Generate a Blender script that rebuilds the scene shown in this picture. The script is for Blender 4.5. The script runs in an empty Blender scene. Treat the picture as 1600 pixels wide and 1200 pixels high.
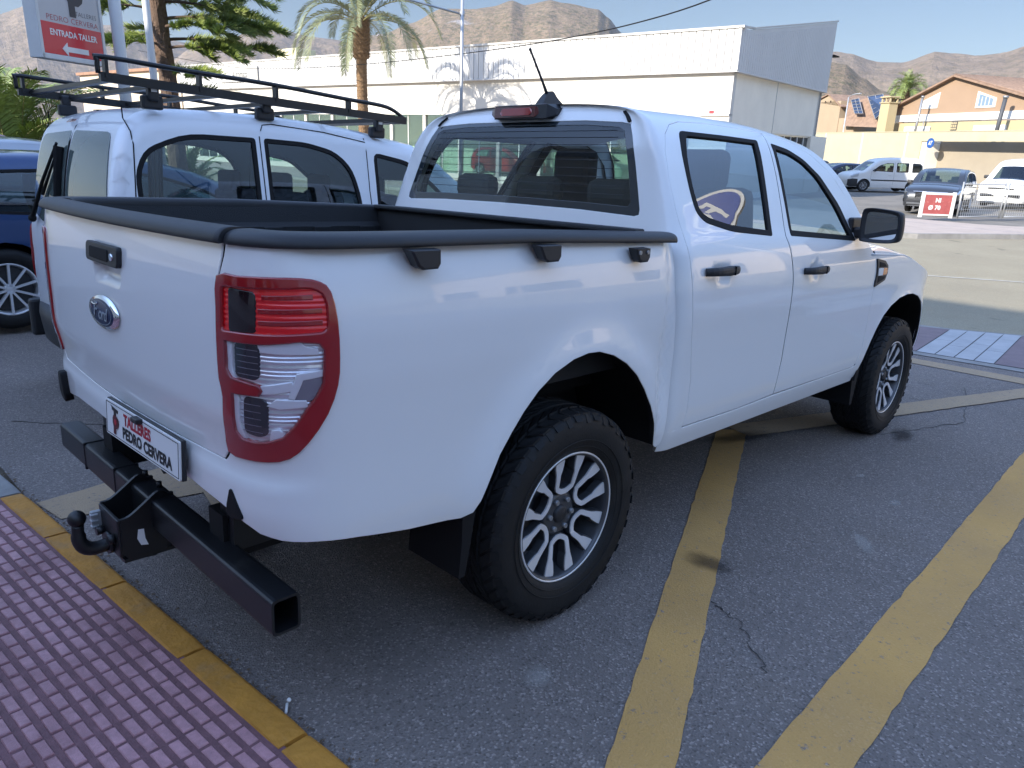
import bpy, bmesh, math, random
from math import sin, cos, pi, radians, hypot, sqrt, exp
from mathutils import Matrix, Vector, noise
from mathutils.geometry import delaunay_2d_cdt
random.seed(7)
scene = bpy.context.scene
COL = scene.collection
# ---------------------------------------------------------------- camera
RIGHT = Vector((0.7049, -0.7085, 0.0336)); UP = Vector((0.1958, 0.2399, 0.9508)); FWD = Vector((0.6817, 0.6637, -0.3078))
cam_d = bpy.data.cameras.new('camera'); cam = bpy.data.objects.new('camera', cam_d); COL.objects.link(cam)
cam.matrix_world = Matrix((( RIGHT.x, UP.x, -FWD.x, -1.788), (RIGHT.y, UP.y, -FWD.y, -2.333), (RIGHT.z, UP.z, -FWD.z, 1.634), (0, 0, 0, 1)))
cam_d.sensor_width = 36.0; cam_d.lens = 36.0 * 1153.5 / 1600.0; cam_d.clip_start = 0.05; cam_d.clip_end = 12000
scene.camera = cam
# ---------------------------------------------------------------- sky, sun, exposure
SUN_AZ = radians(170.0); SUN_EL = radians(26.0)
world = bpy.data.worlds.new('World'); scene.world = world; world.use_nodes = True
wt = world.node_tree; wt.nodes.clear()
SKY_LO, SKY_HI = .042, .275
sky = wt.nodes.new('ShaderNodeTexSky'); sky.sky_type = 'NISHITA'; sky.sun_disc = False
sky.sun_elevation = SUN_EL; sky.sun_rotation = pi / 2 - SUN_AZ
sky.air_density = 1.0; sky.dust_density = 0.3; sky.ozone_density = 2.0; sky.altitude = 100
bg = wt.nodes.new('ShaderNodeBackground'); bg.inputs[1].default_value = 0.125
wo = wt.nodes.new('ShaderNodeOutputWorld')
hsv = wt.nodes.new('ShaderNodeHueSaturation'); hsv.inputs['Hue'].default_value = .505; hsv.inputs['Saturation'].default_value = .95; wt.links.new(sky.outputs[0], hsv.inputs['Color']); wt.links.new(hsv.outputs[0], bg.inputs[0])
# sky strength dimmed near the horizon and boosted overhead, to fill the shaded side
wtc = wt.nodes.new('ShaderNodeTexCoord'); wsx = wt.nodes.new('ShaderNodeSeparateXYZ'); wmr = wt.nodes.new('ShaderNodeMapRange'); wmr.interpolation_type = 'SMOOTHSTEP'
wmr.inputs[1].default_value = .2; wmr.inputs[2].default_value = .68; wmr.inputs[3].default_value = SKY_LO; wmr.inputs[4].default_value = SKY_HI
wt.links.new(wtc.outputs['Generated'], wsx.inputs[0]); wt.links.new(wsx.outputs[2], wmr.inputs[0]); wt.links.new(wmr.outputs[0], bg.inputs[1]); wt.links.new(bg.outputs[0], wo.inputs[0])
sun_d = bpy.data.lights.new('sun', 'SUN'); sun = bpy.data.objects.new('sun', sun_d); COL.objects.link(sun)
sun_d.energy = 4.0; sun_d.angle = radians(0.53); sun_d.color = (1.0, 0.93, 0.82)
sun.rotation_euler = Vector((cos(SUN_AZ) * cos(SUN_EL), sin(SUN_AZ) * cos(SUN_EL), sin(SUN_EL))).to_track_quat('Z', 'Y').to_euler()
scene.view_settings.view_transform = 'Standard'; scene.view_settings.look = 'None'
scene.view_settings.exposure = 1.3; scene.view_settings.gamma = 1.0
scene.render.engine = 'CYCLES'
scene.cycles.max_bounces = 8; scene.cycles.transparent_max_bounces = 16; scene.cycles.glossy_bounces = 5
scene.cycles.caustics_reflective = False; scene.cycles.caustics_refractive = False
# the forecourt slopes gently down to the street: frame of everything standing on it
M4 = Matrix(((0.999208, -0.000889, 0.039776, 0), (0, 0.999751, 0.022334, 0), (-0.039786, -0.022316, 0.998959, 0), (0, 0, 0, 1)))
I4 = Matrix.Identity(4)

# ================================================================ materials
def nodes(m):
    nt = m.node_tree; return nt, nt.nodes, nt.links
def mat(name, col, rough=.6, metal=0., coat=0., bump=0., bscale=40., var=0., vscale=6., spec=.5, emit=None, estr=0., dirt=None, dscale=1.5, dlo=.5, dhi=.7):
    """principled material; var = noise brightness variation, dirt = second colour mixed in through a noise mask"""
    m = bpy.data.materials.new(name); m.use_nodes = True; nt, N, L = nodes(m)
    b = N['Principled BSDF']
    b.inputs['Base Color'].default_value = (*col, 1); b.inputs['Roughness'].default_value = rough
    b.inputs['Metallic'].default_value = metal; b.inputs['Coat Weight'].default_value = coat; b.inputs['Coat Roughness'].default_value = .03
    b.inputs['Specular IOR Level'].default_value = spec
    if emit: b.inputs['Emission Color'].default_value = (*emit, 1); b.inputs['Emission Strength'].default_value = estr
    tc = N.new('ShaderNodeTexCoord')
    last = None
    if var or dirt:
        nz = N.new('ShaderNodeTexNoise'); nz.inputs['Scale'].default_value = vscale; nz.inputs['Detail'].default_value = 8; nz.inputs['Roughness'].default_value = .65
        L.new(tc.outputs['Object'], nz.inputs['Vector'])
        mr = N.new('ShaderNodeMapRange'); mr.inputs[1].default_value = .3; mr.inputs[2].default_value = .7; mr.inputs[3].default_value = 1 - var; mr.inputs[4].default_value = 1 + var
        L.new(nz.outputs[0], mr.inputs[0])
        mx = N.new('ShaderNodeVectorMath'); mx.operation = 'SCALE'; mx.inputs[0].default_value = col; L.new(mr.outputs[0], mx.inputs['Scale'])
        last = mx.outputs[0]
        if dirt:
            n2 = N.new('ShaderNodeTexNoise'); n2.inputs['Scale'].default_value = dscale; n2.inputs['Detail'].default_value = 9; n2.inputs['Roughness'].default_value = .6
            L.new(tc.outputs['Object'], n2.inputs['Vector'])
            r2 = N.new('ShaderNodeMapRange'); r2.inputs[1].default_value = dlo; r2.inputs[2].default_value = dhi
            L.new(n2.outputs[0], r2.inputs[0])
            mm = N.new('ShaderNodeMix'); mm.data_type = 'RGBA'; L.new(r2.outputs[0], mm.inputs['Factor']); L.new(last, mm.inputs[6]); mm.inputs[7].default_value = (*dirt, 1)
            last = mm.outputs[2]
        L.new(last, b.inputs['Base Color'])
    if bump:
        n3 = N.new('ShaderNodeTexNoise'); n3.inputs['Scale'].default_value = bscale; n3.inputs['Detail'].default_value = 5
        L.new(tc.outputs['Object'], n3.inputs['Vector'])
        bp = N.new('ShaderNodeBump'); bp.inputs['Strength'].default_value = bump; bp.inputs['Distance'].default_value = .02
        L.new(n3.outputs[0], bp.inputs['Height']); L.new(bp.outputs[0], b.inputs['Normal'])
    return m
def glass(name, tint, refl=.06, rough=.0):
    m = bpy.data.materials.new(name); m.use_nodes = True; nt, N, L = nodes(m); N.clear()
    o = N.new('ShaderNodeOutputMaterial'); t = N.new('ShaderNodeBsdfTransparent'); t.inputs[0].default_value = (*tint, 1)
    g = N.new('ShaderNodeBsdfGlossy'); g.inputs['Roughness'].default_value = rough; g.inputs['Color'].default_value = (.95, .97, 1, 1)
    ge = N.new('ShaderNodeNewGeometry'); dt = N.new('ShaderNodeVectorMath'); dt.operation = 'DOT_PRODUCT'; L.new(ge.outputs['Normal'], dt.inputs[0]); L.new(ge.outputs['Incoming'], dt.inputs[1])
    def mth(op, a, b=None, v=None):
        q = N.new('ShaderNodeMath'); q.operation = op
        for k, s in enumerate((a, b)):
            if s is None: continue
            if isinstance(s, float): q.inputs[k].default_value = s
            else: L.new(s, q.inputs[k])
        return q.outputs[0]
    f5 = mth('POWER', mth('SUBTRACT', 1.0, mth('ABSOLUTE', dt.outputs['Value'])), 5.0)
    mr = N.new('ShaderNodeMapRange'); mr.inputs[1].default_value = 0; mr.inputs[2].default_value = 1; mr.inputs[3].default_value = refl; mr.inputs[4].default_value = 1
    L.new(f5, mr.inputs[0])
    x = N.new('ShaderNodeMixShader'); L.new(mr.outputs[0], x.inputs[0]); L.new(t.outputs[0], x.inputs[1]); L.new(g.outputs[0], x.inputs[2]); L.new(x.outputs[0], o.inputs[0])
    return m
MT = {}
MT['paint'] = mat('white_paint', (.82, .82, .81), .38, coat=1.0)
MT['paint2'] = mat('van_paint', (.78, .79, .81), .4, coat=.9)
MT['black'] = mat('black_plastic', (.017, .018, .021), .48, bump=.15, bscale=900)
MT['blacksoft'] = mat('matt_black', (.007, .007, .008), .75, spec=.3)
MT['blackmetal'] = mat('black_powder_coat', (.009, .0095, .011), .40, bump=.08, bscale=700, var=.15, dirt=(.032, .030, .028), dscale=9, dlo=.60, dhi=.78)
MT['liner'] = mat('bed_liner', (.009, .010, .012), .5, bump=.4, bscale=350)
MT['rubber'] = mat('tyre_rubber', (.0095, .0095, .010), .62, bump=.06, bscale=120, var=.25, vscale=14, spec=.35, dirt=(.030, .027, .024), dscale=5, dlo=.55, dhi=.80)
MT['rim'] = mat('machined_alloy', (.84, .84, .85), .30, metal=.45)
MT['rimdark'] = mat('grey_alloy', (.085, .088, .095), .35, metal=.5)
MT['chrome'] = mat('chrome', (.82, .83, .85), .08, metal=1.)
MT['glass'] = glass('window_glass', (.44, .56, .62), .16)
MT['tint'] = glass('tinted_glass', (.70, .78, .74), .05)
MT['tint2'] = glass('green_glass', (.50, .62, .62), .10)
MT['clear'] = glass('clear_lens', (.93, .93, .95), .06)
MT['darkglass'] = mat('dark_glass', (.02, .028, .035), .03, spec=.8)
MT['red'] = mat('red_lens', (.30, .006, .010), .12, coat=1.)
MT['redbright'] = mat('bright_red_lens', (.80, .010, .014), .15, coat=1.)
MT['reddark'] = mat('dark_red_lens', (.09, .004, .008), .1, coat=1.)
MT['darkred'] = mat('near_black_lens', (.015, .003, .004), .1, coat=1.)
MT['reflbar'] = mat('highlight_lamp_trim', (.95, .95, .97), .14, metal=.25, coat=.8)  # chrome trim of the lamp whitened, its highlights put into the colour
MT['refl'] = mat('lamp_reflector', (.93, .93, .96), .16, metal=.6)
MT['reflshade'] = mat('smoked_reflector', (.36, .36, .40), .2, metal=.5)
MT['seat'] = mat('seat_fabric', (.045, .047, .052), .9, bump=.2, bscale=300)
MT['dash'] = mat('dashboard_plastic', (.05, .055, .06), .6)
MT['mirror'] = mat('mirror_silver', (.85, .87, .9), .01, metal=1.)
MT['orange'] = mat('orange_lens', (.75, .18, .03), .15, coat=1.)
MT['white'] = mat('white_plastic', (.78, .78, .76), .4)
MT['blue'] = mat('blue_paint', (.012, .045, .14), .3, metal=.35, coat=1.)
MT['navy'] = mat('navy_oval', (.008, .022, .075), .4)
MT['grey'] = mat('grey_metal', (.30, .31, .32), .45, metal=.6)
MT['galv'] = mat('galvanised_steel', (.42, .43, .44), .5, metal=.5, var=.12)
MT['headliner'] = mat('pale_headliner', (.42, .42, .40), .9)

# ================================================================ mesh helpers
def link(o, parent=None):
    COL.objects.link(o)
    if parent is not None: o.parent = parent
    return o
def mesh_obj(name, verts, faces, m, parent=None, smooth=False, normals=None):
    me = bpy.data.meshes.new(name); me.from_pydata([tuple(v) for v in verts], [], faces)
    mm = m if isinstance(m, (list, tuple)) else [m]
    for x in mm: me.materials.append(MT[x] if isinstance(x, str) else x)
    if smooth: me.polygons.foreach_set('use_smooth', [True] * len(me.polygons))
    me.update()
    if normals: me.normals_split_custom_set_from_vertices([tuple(n) for n in normals])
    return link(bpy.data.objects.new(name, me), parent)
class MB:
    """collects shapes for ONE mesh object"""
    def __init__(s): s.v = []; s.f = []; s.mi = []; s.sm = []
    def add(s, vs, fs, mi=0, sm=False):
        b = len(s.v); s.v += [tuple(v) for v in vs]
        for f in fs: s.f.append([i + b for i in f]); s.mi.append(mi); s.sm.append(sm)
        return s
    def box(s, c, d, rot=None, mi=0, bev=0.):
        hx, hy, hz = d[0] / 2, d[1] / 2, d[2] / 2
        if bev <= 0:
            vs = [Vector((x, y, z)) for x in (-hx, hx) for y in (-hy, hy) for z in (-hz, hz)]
            fs = [(0, 1, 3, 2), (4, 6, 7, 5), (0, 4, 5, 1), (2, 3, 7, 6), (0, 2, 6, 4), (1, 5, 7, 3)]
        else:
            bm = bmesh.new(); bmesh.ops.create_cube(bm, size=1); bmesh.ops.scale(bm, vec=d, verts=bm.verts)
            bmesh.ops.bevel(bm, geom=bm.edges[:], offset=bev, segments=2, affect='EDGES', profile=.5)
            bm.verts.index_update(); vs = [v.co.copy() for v in bm.verts]; fs = [[v.index for v in f.verts] for f in bm.faces]; bm.free()
        if rot is not None: vs = [rot @ v for v in vs]
        return s.add([v + Vector(c) for v in vs], fs, mi)
    def tube(s, pts, r, n=10, mi=0, cap=True, sq=None, sm=True):
        P = [Vector(p) for p in pts]; R = r if isinstance(r, (list, tuple)) else [r] * len(P)
        vs = []; up0 = None
        for i, p in enumerate(P):
            t = (P[min(i + 1, len(P) - 1)] - P[max(i - 1, 0)]).normalized()
            if up0 is None:
                a = Vector((0, 0, 1)) if abs(t.z) < .9 else Vector((1, 0, 0)); up0 = (a - t * a.dot(t)).normalized()
            else: up0 = (up0 - t * up0.dot(t)).normalized()
            sd = t.cross(up0)
            for k in range(n):
                a = 2 * pi * (k + (.5 if sq else 0)) / n
                vs.append(p + (up0 * sin(a) * (sq[1] if sq else 1) + sd * cos(a) * (sq[0] if sq else 1)) * R[i])
        fs = [(i * n + k, i * n + (k + 1) % n, (i + 1) * n + (k + 1) % n, (i + 1) * n + k) for i in range(len(P) - 1) for k in range(n)]
        s.add(vs, fs, mi, sm and not sq)
        if cap:
            b = len(s.v) - len(vs); s.f.append([b + k for k in range(n)][::-1]); s.f.append([b + (len(P) - 1) * n + k for k in range(n)]); s.mi += [mi, mi]; s.sm += [False, False]
        return s
    def bar(s, a, b, w, h, mi=0):
        """rectangular bar from a to b, w sideways, h up"""
        a, b = Vector(a), Vector(b); t = (b - a).normalized(); u = Vector((0, 0, 1)) if abs(t.z) < .95 else Vector((1, 0, 0))
        sd = t.cross(u).normalized(); u = sd.cross(t)
        vs = [p + sd * (x * w / 2) + u * (y * h / 2) for p in (a, b) for x, y in ((-1, -1), (1, -1), (1, 1), (-1, 1))]
        return s.add(vs, [(3, 2, 1, 0), (4, 5, 6, 7), (0, 1, 5, 4), (1, 2, 6, 5), (2, 3, 7, 6), (3, 0, 4, 7)], mi)
    def prism(s, poly, a0, a1, axis='z', mi=0):
        """extrude a 2D polygon; axis names the extrusion direction"""
        def P(u, v, w): return {'z': (u, v, w), 'y': (u, w, v), 'x': (w, u, v)}[axis]
        n = len(poly); vs = [P(u, v, a0) for u, v in poly] + [P(u, v, a1) for u, v in poly]
        fs = [list(range(n))[::-1], list(range(n, 2 * n))] + [(i, (i + 1) % n, n + (i + 1) % n, n + i) for i in range(n)]
        return s.add(vs, fs, mi)
    def sphere(s, c, r, n=12, mi=0, sc=(1, 1, 1)):
        vs = []; m = n // 2
        for i in range(m + 1):
            for k in range(n):
                a = pi * i / m; b = 2 * pi * k / n; vs.append((c[0] + r * sc[0] * sin(a) * cos(b), c[1] + r * sc[1] * sin(a) * sin(b), c[2] + r * sc[2] * cos(a)))
        return s.add(vs, [(i * n + k, (i + 1) * n + k, (i + 1) * n + (k + 1) % n, i * n + (k + 1) % n) for i in range(m) for k in range(n)], mi, True)
    def build(s, name, m, parent=None):
        me = bpy.data.meshes.new(name); me.from_pydata(s.v, [], s.f)
        for x in (m if isinstance(m, (list, tuple)) else [m]): me.materials.append(MT[x] if isinstance(x, str) else x)
        me.polygons.foreach_set('material_index', s.mi); me.polygons.foreach_set('use_smooth', s.sm)
        bm = bmesh.new(); bm.from_mesh(me); bmesh.ops.recalc_face_normals(bm, faces=bm.faces[:]); bm.to_mesh(me); bm.free()
        me.update()
        return link(bpy.data.objects.new(name, me), parent)
def empty(name, M=None, parent=None):
    o = bpy.data.objects.new(name, None); o.empty_display_size = .2
    if parent is not None: o.parent = parent
    if M is not None: o.matrix_local = M
    COL.objects.link(o); return o
def tag(o, label=None, cat=None, group=None, kind=None):
    if label: o['label'] = label
    if cat: o['category'] = cat
    if group: o['group'] = group
    if kind: o['kind'] = kind
    return o
def inpoly(x, y, P):
    c = False; j = len(P) - 1
    for i in range(len(P)):
        xi, yi = P[i]; xj, yj = P[j]
        if (yi > y) != (yj > y) and x < (xj - xi) * (y - yi) / (yj - yi) + xi: c = not c
        j = i
    return c
def resample(P, h, closed=True):
    out = []; n = len(P)
    for i in range(n if closed else n - 1):
        a, b = P[i], P[(i + 1) % n]; L = hypot(b[0] - a[0], b[1] - a[1]); k = max(1, int(round(L / h)))
        for q in range(k): out.append((a[0] + (b[0] - a[0]) * q / k, a[1] + (b[1] - a[1]) * q / k))
    if not closed: out.append(tuple(P[-1]))
    return out
def roundp(P, r, n=4):
    """round the corners of a polygon; r single or per corner"""
    out = []; N_ = len(P)
    for i in range(N_):
        a, b, c = P[i - 1], P[i], P[(i + 1) % N_]; rr = r[i] if isinstance(r, (list, tuple)) else r
        la = hypot(a[0] - b[0], a[1] - b[1]); lc = hypot(c[0] - b[0], c[1] - b[1]); d = min(rr, la * .45, lc * .45)
        if d < 1e-4: out.append(tuple(b)); continue
        p = (b[0] + (a[0] - b[0]) * d / la, b[1] + (a[1] - b[1]) * d / la); q = (b[0] + (c[0] - b[0]) * d / lc, b[1] + (c[1] - b[1]) * d / lc)
        for k in range(n + 1):
            t = k / n; out.append(((1 - t) ** 2 * p[0] + 2 * t * (1 - t) * b[0] + t * t * q[0], (1 - t) ** 2 * p[1] + 2 * t * (1 - t) * b[1] + t * t * q[1]))
    return out
def smoothp(P, n=4, closed=True):
    """catmull-rom through the points"""
    out = []; N_ = len(P)
    for i in range(N_ if closed else N_ - 1):
        if closed: a, b, c, d = P[i - 1], P[i], P[(i + 1) % N_], P[(i + 2) % N_]
        else: a, b, c, d = P[max(0, i - 1)], P[i], P[i + 1], P[min(N_ - 1, i + 2)]
        for k in range(n):
            t = k / n; out.append(tuple(.5 * (2 * b[j] + (c[j] - a[j]) * t + (2 * a[j] - 5 * b[j] + 4 * c[j] - d[j]) * t * t + (3 * b[j] - a[j] - 3 * c[j] + d[j]) * t ** 3) for j in range(len(b))))
    if not closed: out.append(tuple(P[-1]))
    return out
def fnorm(f, u, v, flip):
    e = 2e-3
    a = Vector(f(u + e, v)) - Vector(f(u - e, v)); b = Vector(f(u, v + e)) - Vector(f(u, v - e)); n = a.cross(b)
    if n.length < 1e-12: n = Vector((0, 0, 1))
    n.normalize(); return -n if flip else n
def panel(name, f, outline, m, parent=None, holes=(), h=.05, thick=.02, off=0., flip=False, mirror=False, rimmat=None, edge=.0025, both=False, rim=True, norim=None):
    """sheet of surface f(u,v) inside an outline, with analytic normals and an edge turned inwards.
    mirror: the same sheet reflected across y=0; both: the two together in one mesh"""
    O = resample(outline, h); HH = [resample(q, h) for q in holes]
    loops = [O] + HH; pts = []; edges = []
    for lp in loops:
        b = len(pts); pts += lp; edges += [(b + i, b + (i + 1) % len(lp)) for i in range(len(lp))]
    xs = [p[0] for p in O]; ys = [p[1] for p in O]; bd = list(pts)
    cell = {}
    for p in bd: cell.setdefault((int(p[0] // h), int(p[1] // h)), []).append(p)
    y = min(ys) + h * .5; r = 0
    while y < max(ys):
        x = min(xs) + (h * .5 if r % 2 else 0)
        while x < max(xs):
            if inpoly(x, y, O) and not any(inpoly(x, y, q) for q in HH):
                ci, cj = int(x // h), int(y // h); ok = True
                for di in (-1, 0, 1):
                    for dj in (-1, 0, 1):
                        for p in cell.get((ci + di, cj + dj), ()):
                            if (p[0] - x) ** 2 + (p[1] - y) ** 2 < (.45 * h) ** 2: ok = False
                if ok: pts.append((x, y))
            x += h
        y += h * .87; r += 1
    V2, _, F2, OV, _, _ = delaunay_2d_cdt([Vector(p) for p in pts], edges, [], 0, 1e-6)
    tris = []
    for t in F2:
        cx = sum(V2[i].x for i in t) / len(t); cy = sum(V2[i].y for i in t) / len(t)
        if inpoly(cx, cy, O) and not any(inpoly(cx, cy, q) for q in HH): tris.append(list(t))
    nv = [fnorm(f, p.x, p.y, flip) for p in V2]; vv = [Vector(f(p.x, p.y)) + n * off for p, n in zip(V2, nv)]
    # orient
    fs = []; 
    for t in tris:
        a, b, c = (vv[i] for i in t[:3]); n = (b - a).cross(c - a)
        fs.append(t if n.dot(nv[t[0]]) >= 0 else t[::-1])
    V = list(vv); Nn = list(nv); F = fs; MI = [0] * len(F)
    if rim:
        n0 = len(pts)
        for li, lp in enumerate(loops):
            ar = sum(lp[i][0] * lp[(i + 1) % len(lp)][1] - lp[(i + 1) % len(lp)][0] * lp[i][1] for i in range(len(lp)))
            rings = []
            for i, p in enumerate(lp):
                q = lp[i - 1]; s_ = lp[(i + 1) % len(lp)]; t = Vector((s_[0] - q[0], s_[1] - q[1])); t = t.normalized() if t.length > 1e-9 else Vector((1, 0))
                o2 = Vector((t.y, -t.x)) * (1 if ar > 0 else -1)
                if li: o2 = -o2
                n = fnorm(f, p[0], p[1], flip); c = Vector(f(p[0], p[1])) + n * off
                d = Vector(f(p[0] + o2.x * 1e-3, p[1] + o2.y * 1e-3)) + n * off - c; d = d - n * d.dot(n); d = d.normalized() if d.length > 1e-9 else Vector((0, 0, 0))
                rings.append((c, n, d))
            b = len(V); k = len(lp)
            for (c, n, d) in rings: V.append(c); Nn.append(n)
            for (c, n, d) in rings: V.append(c + d * edge * .7 - n * edge * .7 + n * edge * .35); Nn.append((n + d).normalized())
            for (c, n, d) in rings: V.append(c + d * edge - n * edge * 1.2); Nn.append(d)
            for (c, n, d) in rings: V.append(c + d * edge - n * thick); Nn.append(d)
            for rr in range(3):
                for i in range(k):
                    j = (i + 1) % k
                    if norim and norim(lp[i]) and norim(lp[j]): continue
                    q = (b + rr * k + i, b + rr * k + j, b + (rr + 1) * k + j, b + (rr + 1) * k + i)
                    nn = (V[q[1]] - V[q[0]]).cross(V[q[3]] - V[q[0]])
                    F.append(q if nn.dot(Nn[q[2]]) >= 0 else q[::-1]); MI.append(1 if (rimmat and rr == 2) else 0)
    if mirror or both:
        Vm = [Vector((v.x, -v.y, v.z)) for v in V]; Nm = [Vector((n.x, -n.y, n.z)) for n in Nn]; Fm = [list(t)[::-1] for t in F]
        if both:
            b = len(V); V = V + Vm; Nn = Nn + Nm; F = F + [[i + b for i in t] for t in Fm]; MI = MI + MI
        else: V, Nn, F = Vm, Nm, Fm
    mm = [m] + ([rimmat] if rimmat else [])
    o = mesh_obj(name, V, F, mm, parent, True)
    if rimmat: o.data.polygons.foreach_set('material_index', MI)
    o.data.normals_split_custom_set_from_vertices([tuple(n) for n in Nn])
    return o
def text_mesh(txt, size, m, name='lettering', parent=None, bold=0., ext=.001, shear=0., align='CENTER', M=None, sx=1., spacing=1.):
    cu = bpy.data.curves.new(name, 'FONT'); cu.body = txt; cu.size = size; cu.extrude = ext; cu.offset = bold; cu.shear = shear; cu.align_x = align; cu.align_y = 'CENTER'
    cu.space_character = spacing; cu.resolution_u = 3
    o = bpy.data.objects.new(name, cu); COL.objects.link(o)
    dg = bpy.context.evaluated_depsgraph_get(); me = bpy.data.meshes.new_from_object(o.evaluated_get(dg))
    bpy.data.objects.remove(o); bpy.data.curves.remove(cu)
    me.name = name
    if sx != 1.: me.transform(Matrix.Diagonal((sx, 1, 1, 1)))
    if M is not None: me.transform(M)
    me.materials.clear(); me.materials.append(MT[m] if isinstance(m, str) else m)
    return link(bpy.data.objects.new(name, me), parent)
def join_into(name, objs, parent=None):
    """merge helper meshes of one part into one object"""
    vs = []; fs = []; mi = []; mats = []
    for o in objs:
        b = len(vs); me = o.data; vs += [tuple(v.co) for v in me.vertices]
        idx = []
        for mm in me.materials:
            if mm not in mats: mats.append(mm)
            idx.append(mats.index(mm))
        for p in me.polygons: fs.append([i + b for i in p.vertices]); mi.append(idx[p.material_index] if idx else 0)
    for o in objs:
        me = o.data; bpy.data.objects.remove(o); bpy.data.meshes.remove(me)
    me = bpy.data.meshes.new(name); me.from_pydata(vs, [], fs)
    for mm in mats: me.materials.append(mm)
    me.polygons.foreach_set('material_index', mi)
    return link(bpy.data.objects.new(name, me), parent)
def frame3(o, xa, ya):
    """matrix placing a flat (x,y) drawing at o with axes xa, ya"""
    xa = Vector(xa).normalized(); ya = Vector(ya); ya = (ya - xa * ya.dot(xa)).normalized(); z = xa.cross(ya)
    return Matrix(((xa.x, ya.x, z.x, o[0]), (xa.y, ya.y, z.y, o[1]), (xa.z, ya.z, z.z, o[2]), (0, 0, 0, 1)))
def copy_tree(o, parent=None, label=None, M=None):
    c = o.copy(); COL.objects.link(c)
    if parent is not None: c.parent = parent
    if M is not None: c.matrix_local = M
    if label: c['label'] = label
    for ch in list(o.children): copy_tree(ch, c)
    return c
def spl(xs,ys):
    n=len(xs);d=[(ys[i+1]-ys[i])/(xs[i+1]-xs[i]) for i in range(n-1)]
    m=[d[0]]+[0.0 if d[i-1]*d[i]<=0 else 2*d[i-1]*d[i]/(d[i-1]+d[i]) for i in range(1,n-1)]+[d[-1]]
    def f(x):
        if x<=xs[0]: return ys[0]+m[0]*(x-xs[0])
        if x>=xs[-1]: return ys[-1]+m[-1]*(x-xs[-1])
        i=0
        while x>xs[i+1]: i+=1
        h=xs[i+1]-xs[i];t=(x-xs[i])/h
        return ((1+2*t)*(1-t)**2*ys[i]+t*(1-t)**2*h*m[i]+t*t*(3-2*t)*ys[i+1]+t*t*(t-1)*h*m[i+1])
    return f
# --- side section: depth inboard of the widest line, by height
DS=spl([.40,.50,.58,.66,.80,.95,1.05,1.13,1.20,1.27,1.32,1.36],[.075,.040,.020,.014,.012,.006,.001,.0,.004,.014,.028,.045])
DR=spl([.50,.60,.70,.76,.80,.86,.94,1.10,1.25,1.34],[.060,.026,.012,.012,.020,.014,.002,.0,.004,.014])
_p=[(.60,-.925),(.0,-.925),(-.5,-.924),(-.78,-.920),(-.92,-.908),(-1.00,-.885),(-1.058,-.845),(-1.090,-.792),(-1.108,-.735),(-1.118,-.66),(-1.130,-.50),(-1.142,-.25),(-1.146,0)]
# dense catmull -> arc length table
def _cm():
    P=[_p[0]]+_p+[(-1.142,.25)];out=[]
    for i in range(1,len(P)-2):
        a,b,c,d=P[i-1],P[i],P[i+1],P[i+2]
        t0=0
        k=lambda u,v:max(1e-6,hypot(u[0]-v[0],u[1]-v[1])**.5)
        t1=k(a,b) if i>1 else k(b,c);t2=t1+k(b,c);t3=t2+k(c,d)
        for q in range(24):
            t=t1+(t2-t1)*q/24
            L=lambda u,v,ta,tb:tuple(((tb-t)*u[j]+(t-ta)*v[j])/(tb-ta) for j in (0,1))
            A1=L(a,b,t0,t1) if i>1 else L((2*b[0]-c[0],2*b[1]-c[1]),b,t0,t1);A2=L(b,c,t1,t2);A3=L(c,d,t2,t3)
            B1=L(A1,A2,t0,t2);B2=L(A2,A3,t1,t3);out.append(L(B1,B2,t1,t2))
    out.append(_p[-1]);return out
PC=_cm();SC=[PC[0][0]]
for i in range(1,len(PC)): SC.append(SC[-1]-hypot(PC[i][0]-PC[i-1][0],PC[i][1]-PC[i-1][1]))
S0=SC[-1]
def plan(s):
    m=1
    if s<S0: s=2*S0-s;m=-1
    if s>=SC[0]: return s,-.925*m,0.,-1.*m
    lo,hi=0,len(SC)-1
    while hi-lo>1:
        k=(lo+hi)//2
        if SC[k]>=s: lo=k
        else: hi=k
    def tan(i):
        a=PC[max(0,i-1)];b=PC[min(len(PC)-1,i+1)];dx,dy=b[0]-a[0],b[1]-a[1]
        if i==len(PC)-1: dx,dy=0,1
        l=hypot(dx,dy);return dx/l,dy/l
    t=(SC[lo]-s)/(SC[lo]-SC[hi]);h=SC[lo]-SC[hi]
    a,b=PC[lo],PC[hi];ta,tb=tan(lo),tan(hi)
    h00=(1+2*t)*(1-t)**2;h10=t*(1-t)**2;h01=t*t*(3-2*t);h11=t*t*(t-1)
    x=h00*a[0]+h10*h*ta[0]+h01*b[0]+h11*h*tb[0];y=h00*a[1]+h10*h*ta[1]+h01*b[1]+h11*h*tb[1]
    tx=ta[0]*(1-t)+tb[0]*t;ty=ta[1]*(1-t)+tb[1]*t;l=hypot(tx,ty);tx/=l;ty/=l
    # outward normal: right of travel direction is outside (-y side when heading -x)
    return x,y*m,-ty*1. ,tx*m   # (nx,ny)
def flare(x,z,xc,zc,a,b,amp):
    r=hypot((x-xc)/a,(z-zc)/b)
    if z<zc-.05 and False: return 0
    return amp*exp(-((max(r,1)-1)/.16)**2)
AR=(0.0,.42,.475,.545); AF=(3.20,.40,.475,.515)
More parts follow.
